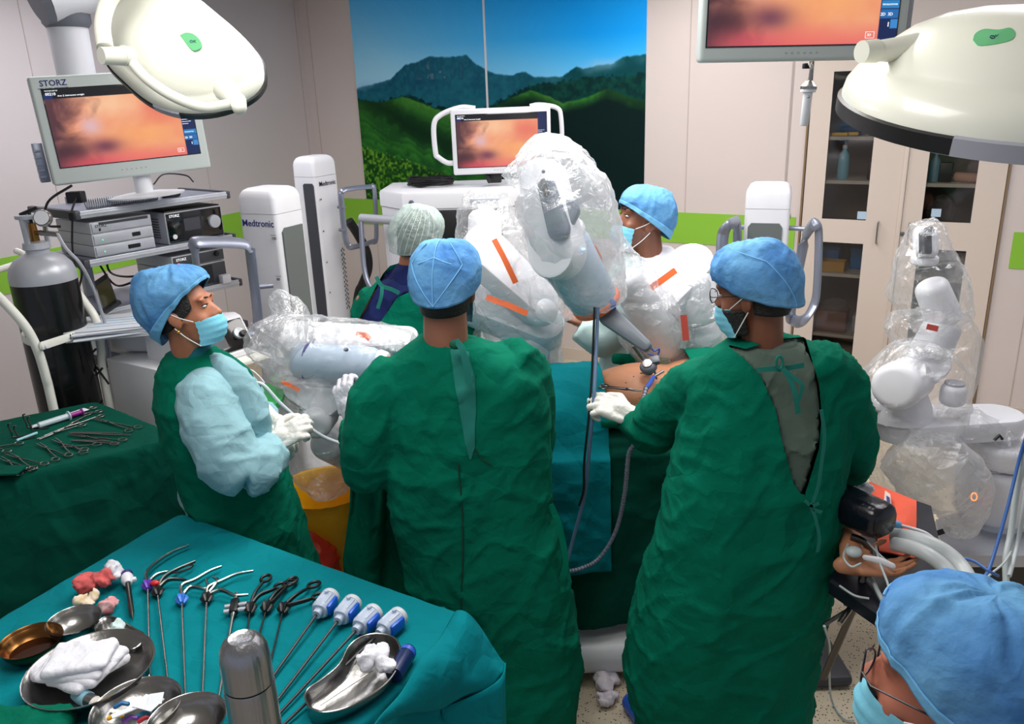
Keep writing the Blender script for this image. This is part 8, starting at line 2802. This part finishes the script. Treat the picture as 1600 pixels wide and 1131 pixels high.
for i, (pts, r, m_, lab) in enumerate((
    ([(1398, 838), (1425, 842), (1455, 852), (1482, 868), (1503, 890), (1515, 912)], 0.024, mat('breathing_tube', (196, 202, 204), 0.35), 'wide pale breathing tube, upper of the pair above the dark cap'),
    ([(1398, 850), (1425, 856), (1452, 868), (1475, 886), (1492, 908)], 0.02, MATS['breathing_tube'], 'wide pale breathing tube, lower of the pair beside the patient hand'),
    ([(1395, 818), (1420, 824), (1445, 832), (1462, 845), (1468, 858)], 0.0045, white, 'thin white cable crossing the orange red cloth'),
    ([(1490, 870), (1520, 876), (1545, 892), (1560, 900)], 0.004, MATS['cable_blue'], 'thin blue tube right of the breathing tubes'),
)):
    zz = 0.89 + (0.03 if i < 2 else 0.01)
    cable(lab, [at(x, y, z=zz + 0.02 * math.sin(j)) for j, (x, y) in enumerate(pts)], r, m_, 'tube', 'breathing_tube' if i < 2 else 'cable', seg=14)

# arm board, cloth, black support pad
za = 0.82
AB = [at(1340, 748, z=za), at(1456, 788, z=za), at(1482, 905, z=za), at(1460, 960, z=za), at(1385, 965, z=za), at(1296, 905, z=za)]
ab = thing('arm_board', 'black padded arm board under the patient hand at the right', 'arm board', V((1.25, 2.2, za)), world=True)
bm = NB(); loft(bm, [[p - V((0, 0, 0.045)) for p in AB], [p - V((0, 0, 0.008)) for p in AB], [p.lerp(sum(AB, V()) / 6, 0.03) for p in AB]]); part('pad', bm, mat('black_vinyl', (20, 22, 34), 0.35), ab)
bm = NB(); tube(bm, [at(1296, 905, z=za - 0.06), at(1385, 968, z=za - 0.06)], 0.014, 8); part('side_rail', bm, silver, ab)
bm = NB(); p = AB[0].lerp(AB[2], 0.45); tube(bm, [V((p.x, p.y, za - 0.05)), V((p.x - 0.1, p.y + 0.3, 0.4)), V((p.x - 0.12, p.y + 0.34, 0.05))], 0.02, 10); rbox(bm, (p.x - 0.12, p.y + 0.34, 0.03), (0.3, 0.3, 0.05), 0.02); part('support_stand', bm, greyd, ab)
def clf(u, v):
    a = at(1358 + 74 * u, 752 + 30 * u, z=za + 0.012); b = at(1374 + 58 * u, 860 + 12 * u, z=za + 0.012)
    q = a.lerp(b, v); q.z += 0.008 * math.sin(u * 8 + v * 5) * math.sin(v * 3.1)
    return q
solo('red_cloth', sheet(20, 24, clf, 0.004), redcloth, 'orange red cloth spread on the black arm board', 'cloth')
bm = NB(); P_ = [at(x, y, z=za + 0.03) for x, y in ((1383, 766), (1391, 772), (1394, 800), (1380, 790))]; loft(bm, [[q - V((0, 0, 0.003)) for q in P_], P_]); solo('clear_packet', bm, mat('pale_packet', (206, 190, 186), 0.4), 'small clear packet with blue print on the orange red cloth', 'packet')
bm = NB(); P_ = [at(x, y, z=za + 0.034) for x, y in ((1385, 774), (1390, 777), (1391, 786), (1386, 784))]; loft(bm, [[q - V((0, 0, 0.002)) for q in P_], P_]); o = meshob('blue_print', bm, inkblue, False); _p = bpy.data.objects['clear_packet']; o.data.transform(Matrix.Translation(-_p.location)); o.parent = _p
gauze(at(1345, 770, z=0.95), (0.045, 0.04, 0.03), 61, label='white crumpled towel behind the black support pad')
gauze(at(1392, 822, z=0.9), (0.03, 0.022, 0.016), 62, mat('pale_blue_gauze', (120, 180, 226), 0.8), label='light blue crumpled drape piece right of the black pad')
bm = NB(); P_ = [at(x, y, z=za + 0.01) for x, y in ((1462, 888), (1476, 876), (1494, 884), (1480, 900), (1466, 904))]; loft(bm, [[q - V((0, 0, 0.01)) for q in P_], P_]); solo('green_card', bm, mat('green_card', (96, 190, 96), 0.6), 'bright green card at the end of the arm board', 'card')
gauze(at(1482, 893, z=za + 0.03), (0.03, 0.02, 0.016), 63, mat('brown_crumple', (166, 112, 82), 0.8), label='brown crumpled paper on the bright green card')
pd = thing('support_pad', 'shiny black support pad on a steel rod beside the right doctor', 'support pad', at(1330, 800, z=0.98), world=True)
a_, b_ = at(1296, 776, z=1.0), at(1386, 818, z=1.0)
Mp, Lp, _ = frame3(a_, b_, a_ + V((0, 0, 1)))
bm = NB()
rings = []
for t, k in ((-0.05, 0.7), (-0.03, 0.95), (0, 1.0), (0.85, 1.0), (0.95, 0.93), (1.0, 0.75)):
    rings.append([Mp @ V((Lp * t, x * k * 1.05, y * k)) for x, y in rrect(0.1, 0.098, 0.035, 5)])
loft(bm, rings); part('pad', bm, mat('black_leather', (14, 15, 26), 0.22, bump=0.12, bscale=30), pd, ang=60)
rod = [at(1356, 862, z=0.90), at(1352, 880, z=0.86), at(1338, 945, z=0.78)]
bm = NB(); tube(bm, smooth_path([at(1330, 838, z=0.93), at(1350, 846, z=0.92), at(1358, 862, z=0.89), at(1352, 888, z=0.85), at(1336, 945, z=0.76)]), 0.0105, 12); tube(bm, [at(1336, 945, z=0.76), at(1312, 1000, z=0.62), at(1286, 1060, z=0.48)], 0.012, 10, flat=0.5); part('steel_rod', bm, darkmetal, pd)
bm = NB(); cc = at(1333, 943, z=0.765); lathe(bm, [(0.008, -0.014), (0.022, -0.012), (0.026, -0.004), (0.02, 0), (0.028, 0.006), (0.028, 0.016), (0.008, 0.018)], M=basis(cc, (1, 0, 0), (rod[0] - rod[2])), seg=20); tube(bm, [cc + V((0.05, 0.04, 0)), cc, cc + V((-0.06, -0.06, -0.02))], 0.008, 10); part('clamp', bm, steel, pd)
bm = NB(); tube(bm, [at(1330, 950, z=0.75), at(1288, 976, z=0.72)], 0.006, 8); part('clamp_lever', bm, darkmetal, pd)
bm = NB(); rbox(bm, (0, 0, 0), (0.1, 0.07, 0.05), 0.008, M=Matrix.Translation(at(1392, 955, z=0.76)) @ Matrix.Rotation(-0.6, 4, 'Z')); solo('grey_control_box', bm, greyl, 'grey box with white label hooked under the arm board', 'control box')
# patient monitoring wires and pulse clip near the hand
ckp = [[(1325, 850), (1318, 870), (1330, 885), (1345, 880)], [(1368, 852), (1375, 880), (1388, 915), (1392, 945)], [(1355, 846), (1370, 862), (1395, 885)], [(1312, 915), (1335, 930), (1358, 935)], [(1345, 888), (1362, 905), (1372, 925), (1380, 940)]]
for i, pts in enumerate(ckp):
    cable(['thin white wire looping left of the patient palm', 'thin white wire crossing the patient palm', 'thin grey wire above the patient thumb', 'thin white wire under the patient wrist', 'thick grey wire running down past the patient palm'][i], [at(x, y, z=0.835 if i >= 3 else 0.925) for x, y in pts], (0.003, 0.003, 0.0025, 0.003, 0.006)[i], MATS['cable_pale'], 'wire', 'wire', 'wires at the patient hand')
bm = NB(); tube(bm, [at(1352, 871, z=0.925), at(1375, 876, z=0.93), at(1394, 884, z=0.925)], [0.008, 0.011, 0.009], 12, flat=0.6, round_ends=True); solo('finger_clip', bm, white, 'white pulse clip on the patient thumb', 'pulse clip')
bm = NB(); ellip(bm, at(1334, 862, z=0.93), (0.022, 0.02, 0.014)); solo('sensor_pad', bm, MATS['cable_pale'], 'pale round sensor lying left of the patient hand', 'sensor')
cable('thin grey wire hanging to the floor beside the right doctor gown', [at(1288, 978, z=0.72), at(1296, 1010, z=0.5), at(1296, 1060, z=0.2), at(1300, 1095, z=0.02), at(1318, 1122, z=0.01), at(1335, 1125, z=0.01)], 0.004, MATS['cable_pale'])

# ------------------------------------------------------------------ floor things
t = thing('waste_bin', 'yellow lined waste bin on the floor between nurse and centre doctor', 'bin', V((at(520, 895, z=0).x + 0.02, 3.35, 0)))
bm = NB(); lathe(bm, [(0, 0.0), (0.155, 0.0), (0.19, 0.42), (0.21, 0.475), (0.216, 0.48), (0.208, 0.47), (0.185, 0.42), (0.15, 0.02), (0, 0.02)], seg=44)
me = bpy.data.meshes.new('b'); bm.to_mesh(me); bm.free(); co = getco(me)
displace(me, 0.004 * ridge(co * np.array([1, 1, 0.4]), 14, 3)); part('yellow_liner', me, mat('yellow_liner', (244, 182, 22), 0.4, bump=0.2, bscale=12), t, ang=0)
bm = NB()
for k in range(6):
    a = R(120 - 6 * k); rbox(bm, (0, 0, 0), (0.05 + 0.01 * (k % 3), 0.002, 0.006), 0, M=Matrix.Translation((0.186 * math.cos(R(105)), 0.186 * math.sin(R(105)), 0.42 - 0.014 * k)) @ Matrix.Rotation(R(15), 4, 'Z'))
part('printed_text', bm, inkblack, t)
bm = NB(); ellip(bm, (0, 0, 0.16), (0.12, 0.13, 0.2), u=18, v=12)
q = at(484, 850, 3.2)
t2_ = solo('red_waste_bag', cloth((lambda b: (bmesh.ops.translate(b, vec=(q.x, q.y, 0), verts=b.verts), b)[1])(bm), 0.01, 0.012, 95.0, 2), mat('red_bag', (232, 66, 48), 0.4), 'red waste bag beside the yellow bin, partly behind the nurse', 'waste bag')
gauze(at(952, 1066, z=0.03), (0.06, 0.06, 0.035), 71, mat('soiled_gauze', (220, 210, 222), 0.9, rgb2=(236, 226, 232), vscale=14), label='soiled white gauze on the floor under the table, farther piece', vox=0.006, n=9)
gauze(at(948, 1092, z=0.02), (0.05, 0.04, 0.025), 72, MATS['soiled_gauze'], label='soiled white gauze on the floor nearest the right doctor foot', vox=0.006)
